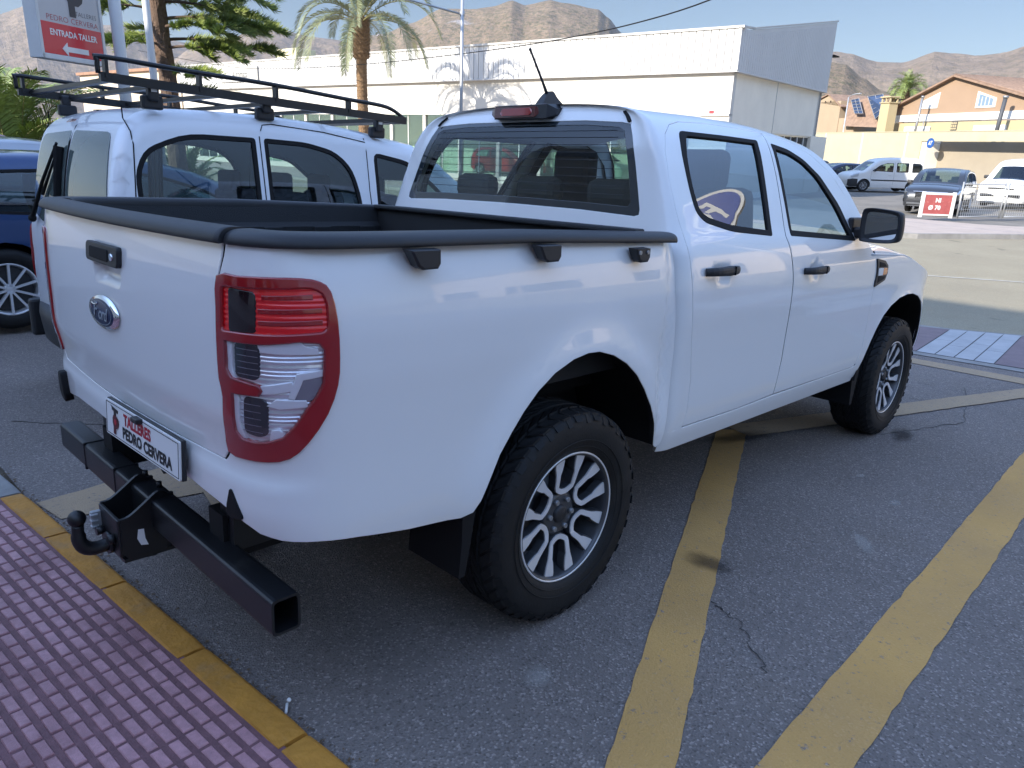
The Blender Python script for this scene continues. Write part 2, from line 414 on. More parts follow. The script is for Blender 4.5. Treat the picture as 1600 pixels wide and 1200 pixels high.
def bedmap(s,z):
    x,y,nx,ny=plan(s)
    w=max(0.,min(1.,(-nx-.15)/.7));w=w*w*(3-2*w)
    d=DS(z)*(1-w)+DR(z)*w
    if w<1: d-=flare(x,z,*AR,.022)*(1-w)
    if s>.3 or s<2*S0-.3:
        e=(s if s>S0 else 2*S0-s);d+=.016*exp(-((e-.455)/.03)**2)
    return (x-nx*d,y-ny*d,z)
# --- cab section: (halfwidth, height) along v; v = z up to 1.58
_v=[.40,.50,.58,.66,.80,.95,1.05,1.13,1.20,1.27,1.31,1.36,1.45,1.55,1.63,1.70,1.76,1.82,1.90,2.0,2.2,2.43]
_w=[.850,.886,.905,.911,.914,.920,.925,.925,.920,.908,.893,.868,.828,.782,.744,.708,.672,.628,.560,.462,.25,0]
_z=[.40,.50,.58,.66,.80,.95,1.05,1.13,1.20,1.27,1.31,1.36,1.45,1.55,1.63,1.70,1.752,1.792,1.822,1.838,1.850,1.853]
CW=spl(_v,_w);CZ=spl(_v,_z)
RC=.13
XR=.47
def cabplan(s):
    # side for s>XR+RC ; arc ; rear face towards centre. returns x,y(neg) , rear weight
    a=XR+RC
    if s>=a: return s,-.925,0.
    L=RC*pi/2
    if s>=a-L:
        t=(a-s)/RC
        return a-RC*sin(t),-.925+RC*(1-cos(t)),sin(t)**2
    q=(a-L)-s
    return XR-.012*(1-(1-q/.795)**2),-.925+RC+q,1.
SCAB=XR+RC-RC*pi/2-.795
def cabmap(s,v):
    m=1
    if s<SCAB: s=2*SCAB-s;m=-1
    x,y,w=cabplan(s)
    k=CW(v);z=CZ(v)
    tf=max(0,x-3.30);k2=k-.0*tf
    k2=k-flare(x,z,*AF,-.022)-(.42*tf**2 if tf>0 else 0)
    if v>1.3:
        tz=(v-1.3);k2-= max(0,x-1.3)**2*.03*tz
    yy=y/.925*k2
    lean=max(0,z-1.15)
    bul=max(0,v-1.64)
    wb=max(0.,min(1.,1-(x-XR)/.7));wb=wb*wb*(3-2*wb)
    x+=w*.17*lean+wb*.05*(1-exp(-(bul/.2)**1.7))
    kz=max(0.,min(1.,(v-1.6)/.3));z-=kz*(.012+max(0,1.1-x)*.028+max(0,x-1.35)**2*.10)
    return (x,yy*m,z)
# ================================================================ pick-up truck
truck = tag(empty('pickup_truck', M4.copy()), 'white double cab pickup truck with black bed rails and a black tow bar', 'pickup truck')
def tgmap(s, z):
    p = bedmap(s, z); a = abs(s + 1.905) / .105; b = (z - 1.215) / .055
    q = max(0., 1 - max(a, 0) ** 6) * max(0., 1 - min(1, abs(b)) ** 4)
    if q <= 0: return p
    x, y, nx, ny = plan(s); d = .03 * min(1., q * 1.3)
    return (p[0] - nx * d, p[1] - ny * d, z)
def offm(f, d):
    def g(u, v):
        n = fnorm(f, u, v, False); p = Vector(f(u, v)); 
        return tuple(p + n * d)
    return g
# which way do the analytic normals point: bed/cab maps give dP/ds x dP/dv ; s grows towards +x, z up => (+x) x (+z) = -y: outwards on the right side
LAMP = [(-1.236, 1.266), (-1.17, 1.270), (-1.082, 1.273), (-1.01, 1.272), (-.967, 1.264), (-.945, 1.243), (-.933, 1.18), (-.930, 1.088), (-.935, 1.026), (-.959, .957), (-1.007, .888), (-1.05, .850), (-1.109, .836), (-1.184, .830), (-1.250, .833), (-1.243, .894), (-1.232, .98), (-1.243, 1.024), (-1.243, 1.103), (-1.240, 1.195)]
tg_edge = [(-1.219, 1.345), (-1.223, 1.313), (-1.236, 1.266), (-1.243, 1.195), (-1.246, 1.103), (-1.246, 1.024), (-1.235, .98), (-1.246, .894), (-1.253, .833), (-1.272, .803)]
S2 = 2 * S0
g_ = .0065
half = [(.465, 1.34), (.476, 1.16), (.512, .92), (.517, .76), (.510, .66), (.500, .60), (.488, .558), (.470, .545),
        (.458, .556), (.447, .59), (.415, .66), (.375, .735), (.320, .81), (.262, .872), (.19, .925), (.11, .965), (.03, .988), (-.03, .991), (-.10, .980), (-.185, .948), (-.255, .902), (-.312, .848), (-.36, .79), (-.405, .73), (-.44, .66), (-.468, .60), (-.492, .568), (-.53, .558),
        (-.62, .568), (-.711, .579), (-.80, .594), (-.874, .607), (-.98, .620), (-1.083, .626), (-1.15, .634), (-1.205, .652), (-1.303, .675), (-1.451, .695), (-1.69, .705), (S0, .703)]
top = [(S0, .794), (-1.69, .795), (-1.40, .797), (-1.278, .797), (-1.262, .812), (-1.246, .832)] + [(-1.246, .832)] + [(-1.182, .827), (-1.108, .832), (-1.046, .846), (-1.003, .885), (-.955, .955), (-.931, 1.026), (-.926, 1.088), (-.929, 1.18), (-.941, 1.246), (-.965, 1.268), (-1.01, 1.276), (-1.082, 1.277), (-1.17, 1.274), (-1.232, 1.270)] + [(-1.217, 1.313), (-1.213, 1.345)]
bo = half + top
bo = [p for i, p in enumerate(bo) if p != bo[i - 1]]
panel('bed_body', bedmap, bo, 'paint', truck, h=.04, both=True, rimmat='blacksoft', norim=lambda q: abs(q[0] - S0) < 1e-4)
# tailgate
tgo = [(a - g_, b) for a, b in tg_edge]; tgo[-1] = (-1.286, .803)
tgo = tgo + [(-1.40, .803), (S0, .801)]
tgo = tgo + [(S2 - a, b) for a, b in tgo[:-1][::-1]]
tg = panel('tailgate', tgmap, tgo, 'paint', truck, h=.022, rimmat='blacksoft')
hf = offm(bedmap, .014)
HO = roundp([(-2.030, 1.277), (-1.775, 1.277), (-1.781, 1.226), (-2.034, 1.228)], .012)
hd = panel('handle', hf, HO, 'black', tg, h=.02, thick=.03, edge=.004)
panel('handle_pad', offm(bedmap, .0165), roundp([(-1.992, 1.266), (-1.842, 1.266), (-1.845, 1.236), (-1.994, 1.238)], .004), 'blacksoft', hd, h=.03, thick=.004)
lk = MB(); c = Vector(hf(-1.812, 1.251)); lk.tube([c + Vector((.004, 0, 0)), c + Vector((-.004, 0, 0))], .010, 14); lk.build('lock', 'chrome', hd)
# oval badge with script lettering
bc = Vector(bedmap(S0 + .0, 1.078)); Mb = frame3(bc + Vector((-.006, 0, 0)), (0, -1, 0), (.0, 0, 1))
bd = MB(); RX, RZ = .118, .050
def oval(mb, rx, rz, z0, z1, mi=0, n=40, dome=0):
    vs = [Mb @ Vector((rx * cos(2 * pi * k / n), rz * sin(2 * pi * k / n), z0)) for k in range(n)] + [Mb @ Vector((rx * .96 * cos(2 * pi * k / n), rz * .92 * sin(2 * pi * k / n), z1)) for k in range(n)] + [Mb @ Vector((0, 0, z1 + dome))]
    mb.add(vs, [(k, (k + 1) % n, n + (k + 1) % n, n + k) for k in range(n)] + [(n + k, n + (k + 1) % n, 2 * n) for k in range(n)], mi, True)
oval(bd, RX, RZ, -.004, .006); badge = bd.build('badge', 'chrome', tg)
b2 = MB(); oval(b2, RX * .84, RZ * .80, .006, .0085); b2.build('badge_field', 'navy', badge)
b3 = MB()
for k in range(40):
    a0, a1 = 2 * pi * k / 40, 2 * pi * (k + 1) / 40
    b3.add([Mb @ Vector((RX * r * cos(a), RZ * q * sin(a), .0095)) for a in (a0, a1) for r, q in ((.76, .70), (.735, .665))], [(0, 1, 3, 2)])
b3.build('badge_line', 'chrome', badge)
def script(txt, size, x, z, m, par, M):
    return text_mesh(txt, size, m, 'lettering', par, bold=.0006, ext=.0008, shear=.35, M=M @ Matrix.Translation((x, z, .0102)), sx=1.0, spacing=.86)
script('F', .066, -.048, .003, 'chrome', badge, Mb); script('ord', .056, .016, -.003, 'chrome', badge, Mb)
b4 = MB(); b4.tube([Mb @ Vector(p) for p in ((-.072, .004, .0102), (-.078, .016, .0102), (-.066, .022, .0102), (-.048, .019, .0102), (-.030, .022, .0102), (-.018, .028, .0102))], [.001, .002, .003, .0025, .002, .001], 6); b4.build('lettering_flourish', 'chrome', badge)
# tail lights (right one in full, left one mirrored)
L_RED = [(-1.222, 1.250), (-1.113, 1.254), (-.989, 1.258), (-.960, 1.246), (-.950, 1.22), (-.949, 1.163), (-.962, 1.150), (-1.018, 1.147), (-1.104, 1.143), (-1.226, 1.139)]
L_CLR = [(-1.214, 1.123), (-1.105, 1.127), (-1.018, 1.136), (-.973, 1.131), (-.960, 1.114), (-.963, 1.033), (-.981, .998), (-.997, .978), (-1.035, .924), (-1.062, .898), (-1.105, .882), (-1.139, .876), (-1.182, .878), (-1.203, .896), (-1.203, .933), (-1.200, .998), (-1.118, 1.003), (-1.112, 1.013), (-1.116, 1.022), (-1.14, 1.025), (-1.199, 1.031), (-1.216, 1.05)]
RR = roundp(L_RED, .012, 2)
def mir(pl): return [(S2 - a, b) for a, b in pl]
for side in (0, 1):
    tl = panel('tail_light', offm(bedmap, .007), smoothp(LAMP, 2), 'red', truck, holes=[RR, L_CLR], h=.02, thick=.03, edge=.005, mirror=bool(side))
    mk = dict(mirror=bool(side))
    panel('housing', offm(bedmap, -.016), LAMP, 'reflshade', tl, h=.04, rim=False, **mk)
    # upper lamp: red lens with ribs
    def ribs(f, amp, per):
        def q(u, v):
            n = fnorm(f, u, v, False); return tuple(Vector(f(u, v)) + n * amp * sin(2 * pi * v / per))
        return q
    panel('red_lens', ribs(offm(bedmap, -.001), .0012, .013), RR, 'redbright', tl, h=.0065, rim=False, **mk)
    panel('dark_window', offm(bedmap, .0015), roundp([(-1.197, 1.243), (-1.122, 1.240), (-1.118, 1.225), (-1.121, 1.150), (-1.198, 1.146)], .006), 'darkred', tl, h=.03, thick=.004, **mk)
    for a, b, z in ((-1.11, -.965, 1.203), (-1.11, -.965, 1.176), (-1.10, -.985, 1.234)):
        panel('lens_step', offm(bedmap, .002), [(a, z), (b, z + .004), (b, z - .004), (a, z - .006)], 'red', tl, h=.03, thick=.005, **mk)
    rf = ribs(offm(bedmap, -.007), .0018, .011)
    panel('reflector', rf, L_CLR, 'refl', tl, h=.0055, rim=False, **mk)
    for P in ([(-1.188, 1.118), (-1.126, 1.120), (-1.116, 1.106), (-1.119, 1.046), (-1.131, 1.036), (-1.190, 1.038)], [(-1.166, .990), (-1.112, .990), (-1.099, .980), (-1.105, .904), (-1.13, .893), (-1.175, .898)]):
        d = panel('bulb_bowl', offm(bedmap, -.004), roundp(P, .012, 3), 'darkglass', tl, h=.03, thick=.004, **mk)
        za, zb = min(p[1] for p in P), max(p[1] for p in P)
        for k in range(5):
            z = za + (zb - za) * (k + .7) / 5.6
            panel('lens_line', offm(bedmap, -.003), [(-1.182, z - .0008), (-1.118, z - .0008), (-1.118, z + .0008), (-1.182, z + .0008)], 'reflshade', d, h=.04, thick=.001, rim=False, **mk)
    for P in ([(-1.116, 1.124), (-1.018, 1.133), (-1.006, 1.120), (-.978, 1.113), (-.975, 1.103), (-1.108, 1.106)], [(-1.115, 1.022), (-1.038, 1.036), (-1.034, 1.018), (-1.111, 1.005)], [(-1.045, .999), (-1.024, 1.055), (-.968, 1.062), (-.968, 1.050), (-1.013, 1.043), (-1.034, .996)], [(-1.098, .978), (-1.073, .993), (-1.007, .990), (-1.003, .977), (-1.069, .973)],
              [(-1.214, 1.120), (-1.196, 1.120), (-1.198, 1.045), (-1.180, 1.032), (-1.205, 1.034), (-1.216, 1.05)], [(-1.200, .992), (-1.184, .992), (-1.186, .91), (-1.172, .884), (-1.190, .884), (-1.203, .9)], [(-1.09, .915), (-1.072, .918), (-1.058, .903), (-1.10, .886)]):
        panel('chrome_bar', offm(bedmap, .0), P, 'reflbar', tl, h=.02, thick=.008, edge=.003, **mk)
    panel('smoked_step', offm(bedmap, -.002), [(-1.022, 1.042), (-.970, 1.046), (-.970, 1.03), (-.99, .993), (-1.038, .985)], 'reflshade', tl, h=.02, thick=.006, **mk)
    panel('lens', offm(bedmap, .0085), roundp(L_CLR, .006, 2), 'clear', tl, h=.03, rim=False, **mk)
# black caps on the bed rails and the tailgate
def sweep(name, f, s0, s1, prof, m, parent, n=60, mirror=False, caps=True):
    """prof: (outward, z) pairs carried along the bed plan line"""
    vs = []; k = len(prof)
    for i in range(n + 1):
        s = s0 + (s1 - s0) * i / n; x, y, nx, ny = plan(s); zz = f(s)
        for o, z in prof: vs.append((x + nx * o, (y + ny * o) * (-1 if mirror else 1), z + zz))
    mb = MB(); mb.add(vs, [(i * k + j, (i + 1) * k + j, (i + 1) * k + (j + 1) % k, i * k + (j + 1) % k) for i in range(n) for j in range(k)], 0, True)
    if caps: mb.f += [list(range(k)), [n * k + j for j in range(k)][::-1]]; mb.mi += [0, 0]; mb.sm += [False, False]
    return mb.build(name, m, parent)
cap = smoothp([(-.017, 1.343), (-.006, 1.341), (-.004, 1.350), (-.011, 1.364), (-.030, 1.373), (-.06, 1.375), (-.095, 1.373), (-.105, 1.36), (-.105, 1.33), (-.10, 1.33), (-.09, 1.360), (-.03, 1.360)], 2)
railz = lambda s: (.0 - .018 * max(0, (s + .3)) / .75 if s > -.3 else .0)
for mi_ in (False, True): sweep('bed_rail', railz, .455, -1.207, cap, 'black', truck, 90, mi_)
tcap = smoothp([(-.012, 1.344), (.003, 1.342), (.004, 1.353), (-.004, 1.368), (-.022, 1.377), (-.05, 1.378), (-.075, 1.372), (-.078, 1.34), (-.065, 1.34)], 2)
sweep('tailgate_cap', lambda s: 0., -1.214, S2 + 1.214, tcap, 'black', tg, 60)
# liner: inner walls, floor, headboard
li = MB()
for y in (-.80, .80):
    sg = 1 if y > 0 else -1
    li.add([(x, y * w_, z) for x in (-1.05, .40) for w_, z in ((1, 1.345), (.985, 1.28), (.955, 1.26), (.955, .88))], [(i, i + 1, i + 5, i + 4) for i in range(3)])
    for k in range(6):
        x0 = -.95 + k * .25; li.box((x0, y * .95, 1.08), (.09, .012, .36), mi=0, bev=.004)
    li.prism(smoothp([(-.44, .88), (-.40, 1.02), (-.25, 1.12), (0, 1.15), (.25, 1.12), (.38, 1.02), (.42, .88)], 3, False) + [(.42, .86), (-.44, .86)], min(y, y * .68), max(y, y * .68), 'y')
li.add([(-1.07, -.8, .88), (.41, -.8, .88), (.41, .8, .88), (-1.07, .8, .88)], [(0, 1, 2, 3)])
for k in range(12): li.box((-.33, -.70 + k * .127, .886), (1.4, .05, .012))
li.box((.40, 0, 1.11), (.03, 1.58, .47)); li.box((-1.055, 0, 1.11), (.02, 1.46, .46)); li.box((.395, 0, 1.352), (.06, 1.60, .02), bev=.006)
li.build('bed_liner', 'liner', truck)
# clamps under the rail
for y in (-1, 1):
    for s in (-.70, -.245, .215):
        mb = MB(); x, yy, nx, ny = plan(s); sm = Matrix.Identity(3)
        pr = [(-.048, 1.338), (.045, 1.338), (.046, 1.302), (.038, 1.291), (-.010, 1.290), (-.024, 1.298)]
        if s > .1: pr = [(a * .85, 1.338 - .012 + (b - 1.338) * .95) for a, b in pr]
        zo = railz(s)
        for d0, d1, k_ in ((-.926 + .004, -.941, 1.),):
            q0 = [(x + a, d0 * -y if y < 0 else d0 * -1, b + zo) for a, b in pr]
        sgn = y
        a_ = [Vector((x + a * 1.05, .915 * sgn, b + zo)) for a, b in pr]; b_ = [Vector((x + a, .944 * sgn, b + zo - .002)) for a, b in pr]; c_ = [Vector((x + a * .9 + .001, .949 * sgn, 1.316 + zo + (b - 1.316) * .85)) for a, b in pr]
        n = len(pr); mb.add(a_ + b_ + c_, [(i, (i + 1) % n, n + (i + 1) % n, n + i) for i in range(n)] + [(n + i, n + (i + 1) % n, 2 * n + (i + 1) % n, 2 * n + i) for i in range(n)] + [list(range(2 * n, 3 * n))])
        cl = mb.build('rail_clamp', 'black', truck)
        if s > .1:
            for dx in (-.022, .022): m2 = MB(); m2.tube([(x + dx, .946 * sgn, 1.312 + zo), (x + dx, .953 * sgn, 1.312 + zo)], .007, 10); m2.build('screw', 'grey', cl)
# rubber stops under the tailgate corners
for sg in (1, -1):
    P = [(-1.252, .728), (-1.244, .728), (-1.206, .664), (-1.222, .655), (-1.276, .652), (-1.27, .68)]
    if sg < 0: P = [(-1.285, .735), (-1.262, .742), (-1.235, .735), (-1.232, .655), (-1.295, .652)]
    panel('bumper_stop', offm(bedmap, .022 if sg < 0 else .004), smoothp(P, 3) if sg < 0 else roundp(P, .006), 'blacksoft', truck, h=.03, thick=.03, edge=.006 if sg < 0 else .003, mirror=sg < 0)
# number plate on its bracket
pf = bedmap
pc = Vector(bedmap(-1.71, .752)); pn = Vector((-1, .02, -.05)); Mp = frame3(pc + Vector((-.016, 0, -.0)), (0.02, -1, 0.0), (.04, 0, 1))
Mp = frame3(pc + Vector((-.024, -.0, 0)), Vector(bedmap(-1.48, .752)) - Vector(bedmap(-1.94, .752)), (.05, 0, 1))
pl = MB(); pl.prism(roundp([(-.26, -.055), (.26, -.055), (.26, .055), (-.26, .055)], .006), -.003, .002)
plate = tag(pl.build('number_plate', 'white', truck), None)
plate.data.transform(Mp)
br = MB(); br.box((0, 0, -.010), (.525, .115, .014), bev=.003); bro = br.build('plate_bracket', 'black', plate); bro.data.transform(Mp)
bb = MB()
for x0, x1, y0, y1 in ((-.254, .254, -.050, -.0485), (-.254, .254, .0485, .050), (-.254, -.2525, -.05, .05), (.2525, .254, -.05, .05)): bb.box(((x0 + x1) / 2, (y0 + y1) / 2, .0025), (x1 - x0, y1 - y0, .001))
o = bb.build('border_line', 'blacksoft', plate); o.data.transform(Mp)
def ptxt(t, size, x, y, m, sx=1., bold=.0012, par=plate, M=Mp, z=.0028, al='LEFT', sp=1.):
    return text_mesh(t, size, m, 'lettering', par, bold=bold, ext=.0004, M=M @ Matrix.Translation((x, y, z)), sx=sx, align=al, spacing=sp)
MT['ink'] = mat('black_ink', (.01, .01, .012), .5); MT['redink'] = mat('red_ink', (.42, .012, .03), .5); MT['wine'] = mat('wine_ink', (.10, .006, .012), .5)
def fit_text(txt, x0, x1, y0, y1, z, m, par, M, bold=.0, shear=0., name='lettering', ext=.0004):
    o = text_mesh(txt, 1., m, name, par, bold=bold, ext=0, shear=shear, align='LEFT'); vv = o.data.vertices
    a0 = min(v.co.x for v in vv); a1 = max(v.co.x for v in vv); b0 = min(v.co.y for v in vv); b1 = max(v.co.y for v in vv)
    for v in vv: v.co = M @ Vector((x0 + (v.co.x - a0) / (a1 - a0) * (x1 - x0), y0 + (v.co.y - b0) / (b1 - b0) * (y1 - y0), z))
    return o
fit_text('TALLERES', -.118, .078, .003, .040, .0030, 'redink', plate, Mp, .045)
fit_text('PEDRO CERVERA', -.128, .215, -.040, -.003, .0030, 'ink', plate, Mp, .045)
def monogram(par, M, s, z, cT, cP, cH=None):
    """T and P drawn as one block sign"""
    mb = MB(); T = [(-.30, .50), (.34, .42), (.30, .30), (.14, .31), (.12, .02), (.10, -.2), (-.02, -.2), (-.03, .33), (-.18, .35), (-.20, .44)]
    mb.prism([(x * s, y * s) for x, y in T], z, z + .0008); o = mb.build('monogram_letter', cT, par); o.data.transform(M)
    pts = []
    P = [(-.04, .20), (.20, .20), (.34, .12), (.40, -.03), (.34, -.18), (.22, -.26), (.12, -.26), (.12, -.48), (-.06, -.48), (-.06, -.22), (-.12, -.10), (-.12, .08)]
    mb = MB(); mb.prism([(x * s, y * s) for x, y in P], z + .001, z + .0016); o = mb.build('monogram_letter', cP, par); o.data.transform(M)
    mb = MB(); mb.prism([(.13 * s + .10 * s * cos(a), -.03 * s + .11 * s * sin(a)) for a in [2 * pi * k / 12 for k in range(12)]], z + .0018, z + .0022); o = mb.build('monogram_counter', cH or cT, par); o.data.transform(M)
monogram(plate, Mp @ Matrix.Translation((-.190, .0, 0)), .088, .0028, 'ink', 'wine', 'redink')
lamp_ = MB(); lamp_.box((.0, .050, .010), (.045, .016, .02), bev=.004); o = lamp_.build('plate_lamp', 'black', plate); o.data.transform(Mp)

# ---------------- cab
RD = [(.655, .590), (.671, .66), (.667, .793), (.635, .927), (.598, 1.105), (.577, 1.224), (.567, 1.338), (.561, 1.43), (.570, 1.54), (.600, 1.64), (.640, 1.715), (.700, 1.766), (.79, 1.792), (1.01, 1.804), (1.30, 1.806), (1.515, 1.802), (1.46, 1.56), (1.392, 1.325), (1.415, 1.24), (1.447, 1.124), (1.466, .95), (1.472, .759), (1.450, .588), (1.10, .582)]
FD = [(1.460, .588), (1.482, .759), (1.476, .95), (1.457, 1.124), (1.425, 1.24), (1.402, 1.325), (1.470, 1.56), (1.525, 1.802), (1.70, 1.792), (1.84, 1.768), (1.97, 1.722), (2.10, 1.645), (2.22, 1.515), (2.315, 1.300), (2.40, 1.240), (2.465, 1.195), (2.49, 1.10), (2.515, .95), (2.528, .80), (2.52, .68), (2.485, .590), (2.44, .575), (2.0, .58)]
RS = roundp([(.745, 1.738), (1.40, 1.742), (1.264, 1.330), (.93, 1.352), (.740, 1.388), (.692, 1.425), (.690, 1.50), (.705, 1.62)], [.03, .012, .012, .05, .06, .05, .05, .05], 3)
RG = roundp([(.785, 1.721), (1.36, 1.725), (1.243, 1.350), (.93, 1.374), (.762, 1.405), (.718, 1.435), (.714, 1.505), (.732, 1.617)], [.02, .008, .008, .05, .05, .04, .05, .05], 3)
FS = roundp([(1.535, 1.738), (1.70, 1.722), (1.84, 1.680), (1.96, 1.605), (2.10, 1.465), (2.18, 1.290), (1.445, 1.328)], [.01, .04, .04, .04, .04, .01, .01], 3)
FG = roundp([(1.556, 1.714), (1.70, 1.699), (1.83, 1.658), (1.93, 1.590), (2.052, 1.458), (2.125, 1.312), (1.466, 1.348)], [.008, .04, .04, .04, .04, .008, .008], 3)
# window opening of the rear wall
RWO = roundp([(.352, 1.772), (.395, 1.757), (.387, 1.60), (.378, 1.425), (.345, 1.398), (.06, 1.408), (SCAB, 1.416), (SCAB, 1.790), (.10, 1.788)], [.01, .01, 0, .02, .02, 0, 0, 0, 0], 3)
apil = [(2.325, 1.296), (2.42, 1.29), (2.395, 1.36), (2.30, 1.52), (2.19, 1.66), (2.06, 1.77), (1.95, 1.85), (1.86, 1.93), (1.80, 2.05), (1.76, 2.2), (1.75, 2.43)]
def grow(P, d):
    out = []; n = len(P); ar = sum(P[i][0] * P[(i + 1) % n][1] - P[(i + 1) % n][0] * P[i][1] for i in range(n)); sg = 1 if ar > 0 else -1
    for i in range(n):
        a, b, c = P[i - 1], P[i], P[(i + 1) % n]; t = Vector((c[0] - a[0], c[1] - a[1])).normalized(); out.append((b[0] + t.y * d * sg, b[1] - t.x * d * sg))
    return out
rdt = RD[:16]; fdt = FD[7:14]
shell = [(SCAB, .9), (.40, .9), (.52, .66), (.535, .505), (.645, .505)] + [(a - .005, b) for a, b in rdt[:8]] + [(a - .003, b + .004) for a, b in rdt[8:11]] + [(a, b + .005) for a, b in rdt[11:]] + [(a, b + .005) for a, b in fdt[1:]] + [(2.322, 1.303)] + apil[1:] + [(1.5, 2.43), (.9, 2.43), (.4, 2.43), (SCAB, 2.43)]
# the rear window opening is cut as a notch reaching the centre line
sh2 = [(SCAB, .9)] + shell[1:] + [(SCAB, 1.792), (.10, 1.790), (.345, 1.775)] + [(.393, 1.765), (.395, 1.757), (.387, 1.60), (.378, 1.425), (.370, 1.405), (.345, 1.398), (.06, 1.408), (SCAB, 1.412)]
cabshell = panel('cab_shell', cabmap, sh2, 'paint', truck, h=.045, both=True, rimmat='blacksoft', norim=lambda q: q[1] > 2.40 or abs(q[0] - SCAB) < 1e-4)
panel('sill', cabmap, [(.53, .500), (2.52, .475), (2.52, .50), (2.49, .575), (2.44, .568), (1.45, .578), (1.10, .574), (.66, .582), (.53, .582)], 'paint', truck, h=.03)
panel('sill', cabmap, [(.53, .500), (2.52, .475), (2.52, .50), (2.49, .575), (2.44, .568), (1.45, .578), (1.10, .574), (.66, .582), (.53, .582)], 'paint', truck, h=.03, mirror=True)
def side_pair(name, outl, m, par, **k):
    return [panel(name, k.pop('f', cabmap) if 'f' in k else cabmap, outl, m, par[i], mirror=bool(i), **k) for i in (0, 1)]
for i in (0, 1):
    mk = dict(mirror=bool(i))
    for D, S, G, hx in ((grow(RD, -.0016), RS, RG, .790), (grow(FD, -.0016), FS, FG, 1.668)):
        def dmap(s, v, hx=hx):
            p = cabmap(s, v); r = hypot((s - (hx + .015)) / .068, (v - 1.195 if hx < 1 else v - 1.165) / .052)
            if r < 1: return (p[0], p[1] + .016 * (1 - r * r) ** 1.2 * (1 if p[1] < 0 else -1), p[2])
            return p
        d = panel('door', dmap, D, 'paint', truck, holes=[S], h=.034, rimmat='blacksoft', **mk)
        panel('window_seal', offm(cabmap, .002), S, 'blacksoft', d, holes=[G], h=.06, thick=.014, edge=.003, **mk)
        panel('window', offm(cabmap, -.006), grow(G, .004), 'glass', d, h=.08, rim=False, **mk)
        # handle: bowed bar with two feet
        z = 1.206 if hx < 1 else 1.166; hb = MB()
        x0, x1 = (.672, .908) if hx < 1 else (1.550, 1.788)
        def hp(s, o, z=z): p = offm(cabmap, o)(s, z); return (p[0], p[1] * (-1 if i else 1), p[2])
        pts = [hp(x0 + (x1 - x0) * t, .004 + .034 * (1 - (2 * t - 1) ** 4)) for t in [k / 12 for k in range(13)]]
        hb.tube(pts, [.014 + .004 * (1 - abs(2 * k / 12 - 1)) for k in range(13)], 12, sq=(.62, 1.12))
        hb.build('handle', 'black', d)
        gp = MB(); q = hp((x0 + x1) / 2 + (.03 if i == 0 else .03), .036); gp.box(q, (.003, .03, .034)); gp.build('handle_gap', 'blacksoft', d)
    # front wing with side vent
    arch = [(2.535, .500), (2.565, .56), (2.60, .63), (2.645, .70), (2.70, .77), (2.77, .84), (2.86, .895), (2.97, .935), (3.08, .95), (3.18, .948), (3.29, .925), (3.39, .88), (3.47, .82), (3.54, .74), (3.59, .65), (3.615, .55)]
    wing = [(2.470, 1.190), (2.496, 1.10), (2.520, .95), (2.534, .80), (2.527, .68), (2.493, .585), (2.50, .49)] + arch + [(3.64, .42), (3.9, .42), (4.0, .50), (4.02, .72), (4.0, .83), (3.92, .90), (3.72, .985), (3.45, 1.07), (3.1, 1.155), (2.80, 1.205), (2.6, 1.222), (2.45, 1.227)]
    w = panel('front_wing', cabmap, wing, 'paint', truck, h=.045, rimmat='blacksoft', **mk)
    V = [(2.482, 1.185), (2.61, 1.168), (2.66, 1.14), (2.668, 1.10), (2.645, 1.062), (2.50, 1.032), (2.506, 1.11)]
    vt = panel('side_vent', offm(cabmap, .007), roundp(V, .006), 'black', w, h=.04, thick=.012, edge=.003, **mk)
    for P in ([(2.520, 1.166), (2.598, 1.155), (2.628, 1.139), (2.525, 1.143)], [(2.528, 1.087), (2.632, 1.081), (2.617, 1.070), (2.525, 1.055)]):
        panel('vent_mesh', offm(cabmap, .0095), P, 'blacksoft', vt, h=.05, thick=.003, **mk)
    panel('vent_trim', offm(cabmap, .0095), [(2.515, 1.131), (2.59, 1.130), (2.59, 1.093), (2.52, 1.093)], 'white', vt, h=.05, thick=.003, **mk)
    panel('indicator', offm(cabmap, .0105), [(2.585, 1.131), (2.640, 1.128), (2.652, 1.113), (2.640, 1.094), (2.585, 1.094)], 'orange', vt, h=.05, thick=.004, **mk)
    sg = -1 if i == 0 else 1
    # door mirror
    mm = MB(); cx, cy, cz = 2.19, sg * 1.035, 1.372
    mo = smoothp([(-.105, -.060), (-.085, -.082), (.02, -.083), (.07, -.072), (.083, -.035), (.078, .045), (.06, .072), (-.02, .083), (-.085, .085), (-.108, .06)], 3)
    n = len(mo); ring = []
    for dx, k in ((-.045, .93), (-.05, 1.), (.02, 1.0), (.06, .86), (.085, .55)): ring.append([(cx + dx + .03 * a * -1, cy + a * k * sg, cz + b * k) for a, b in mo])
    vs = [v for r in ring for v in r]; mm.add(vs, [(j * n + q, j * n + (q + 1) % n, (j + 1) * n + (q + 1) % n, (j + 1) * n + q) for j in range(len(ring) - 1) for q in range(n)], 0, True); mm.add(ring[-1], [list(range(n))])
    mm.add(ring[0] + [(p[0] + .012, cy + (p[1] - cy) * .86, cz + (p[2] - cz) * .84) for p in ring[0]], [(q, (q + 1) % n, n + (q + 1) % n, n + q) for q in range(n)])
    mm.box((2.215, sg * .935, 1.33), (.07, .12, .055), bev=.012); mm.box((2.24, sg * .868, 1.345), (.16, .03, .12), bev=.01)
    mr = mm.build('door_mirror', 'black', truck)
    gl = MB(); gl.add([(p[0] + .010, cy + (p[1] - cy) * .87, cz + (p[2] - cz) * .85) for p in ring[0]], [list(range(n))]); gl.build('mirror_glass', 'mirror', mr)
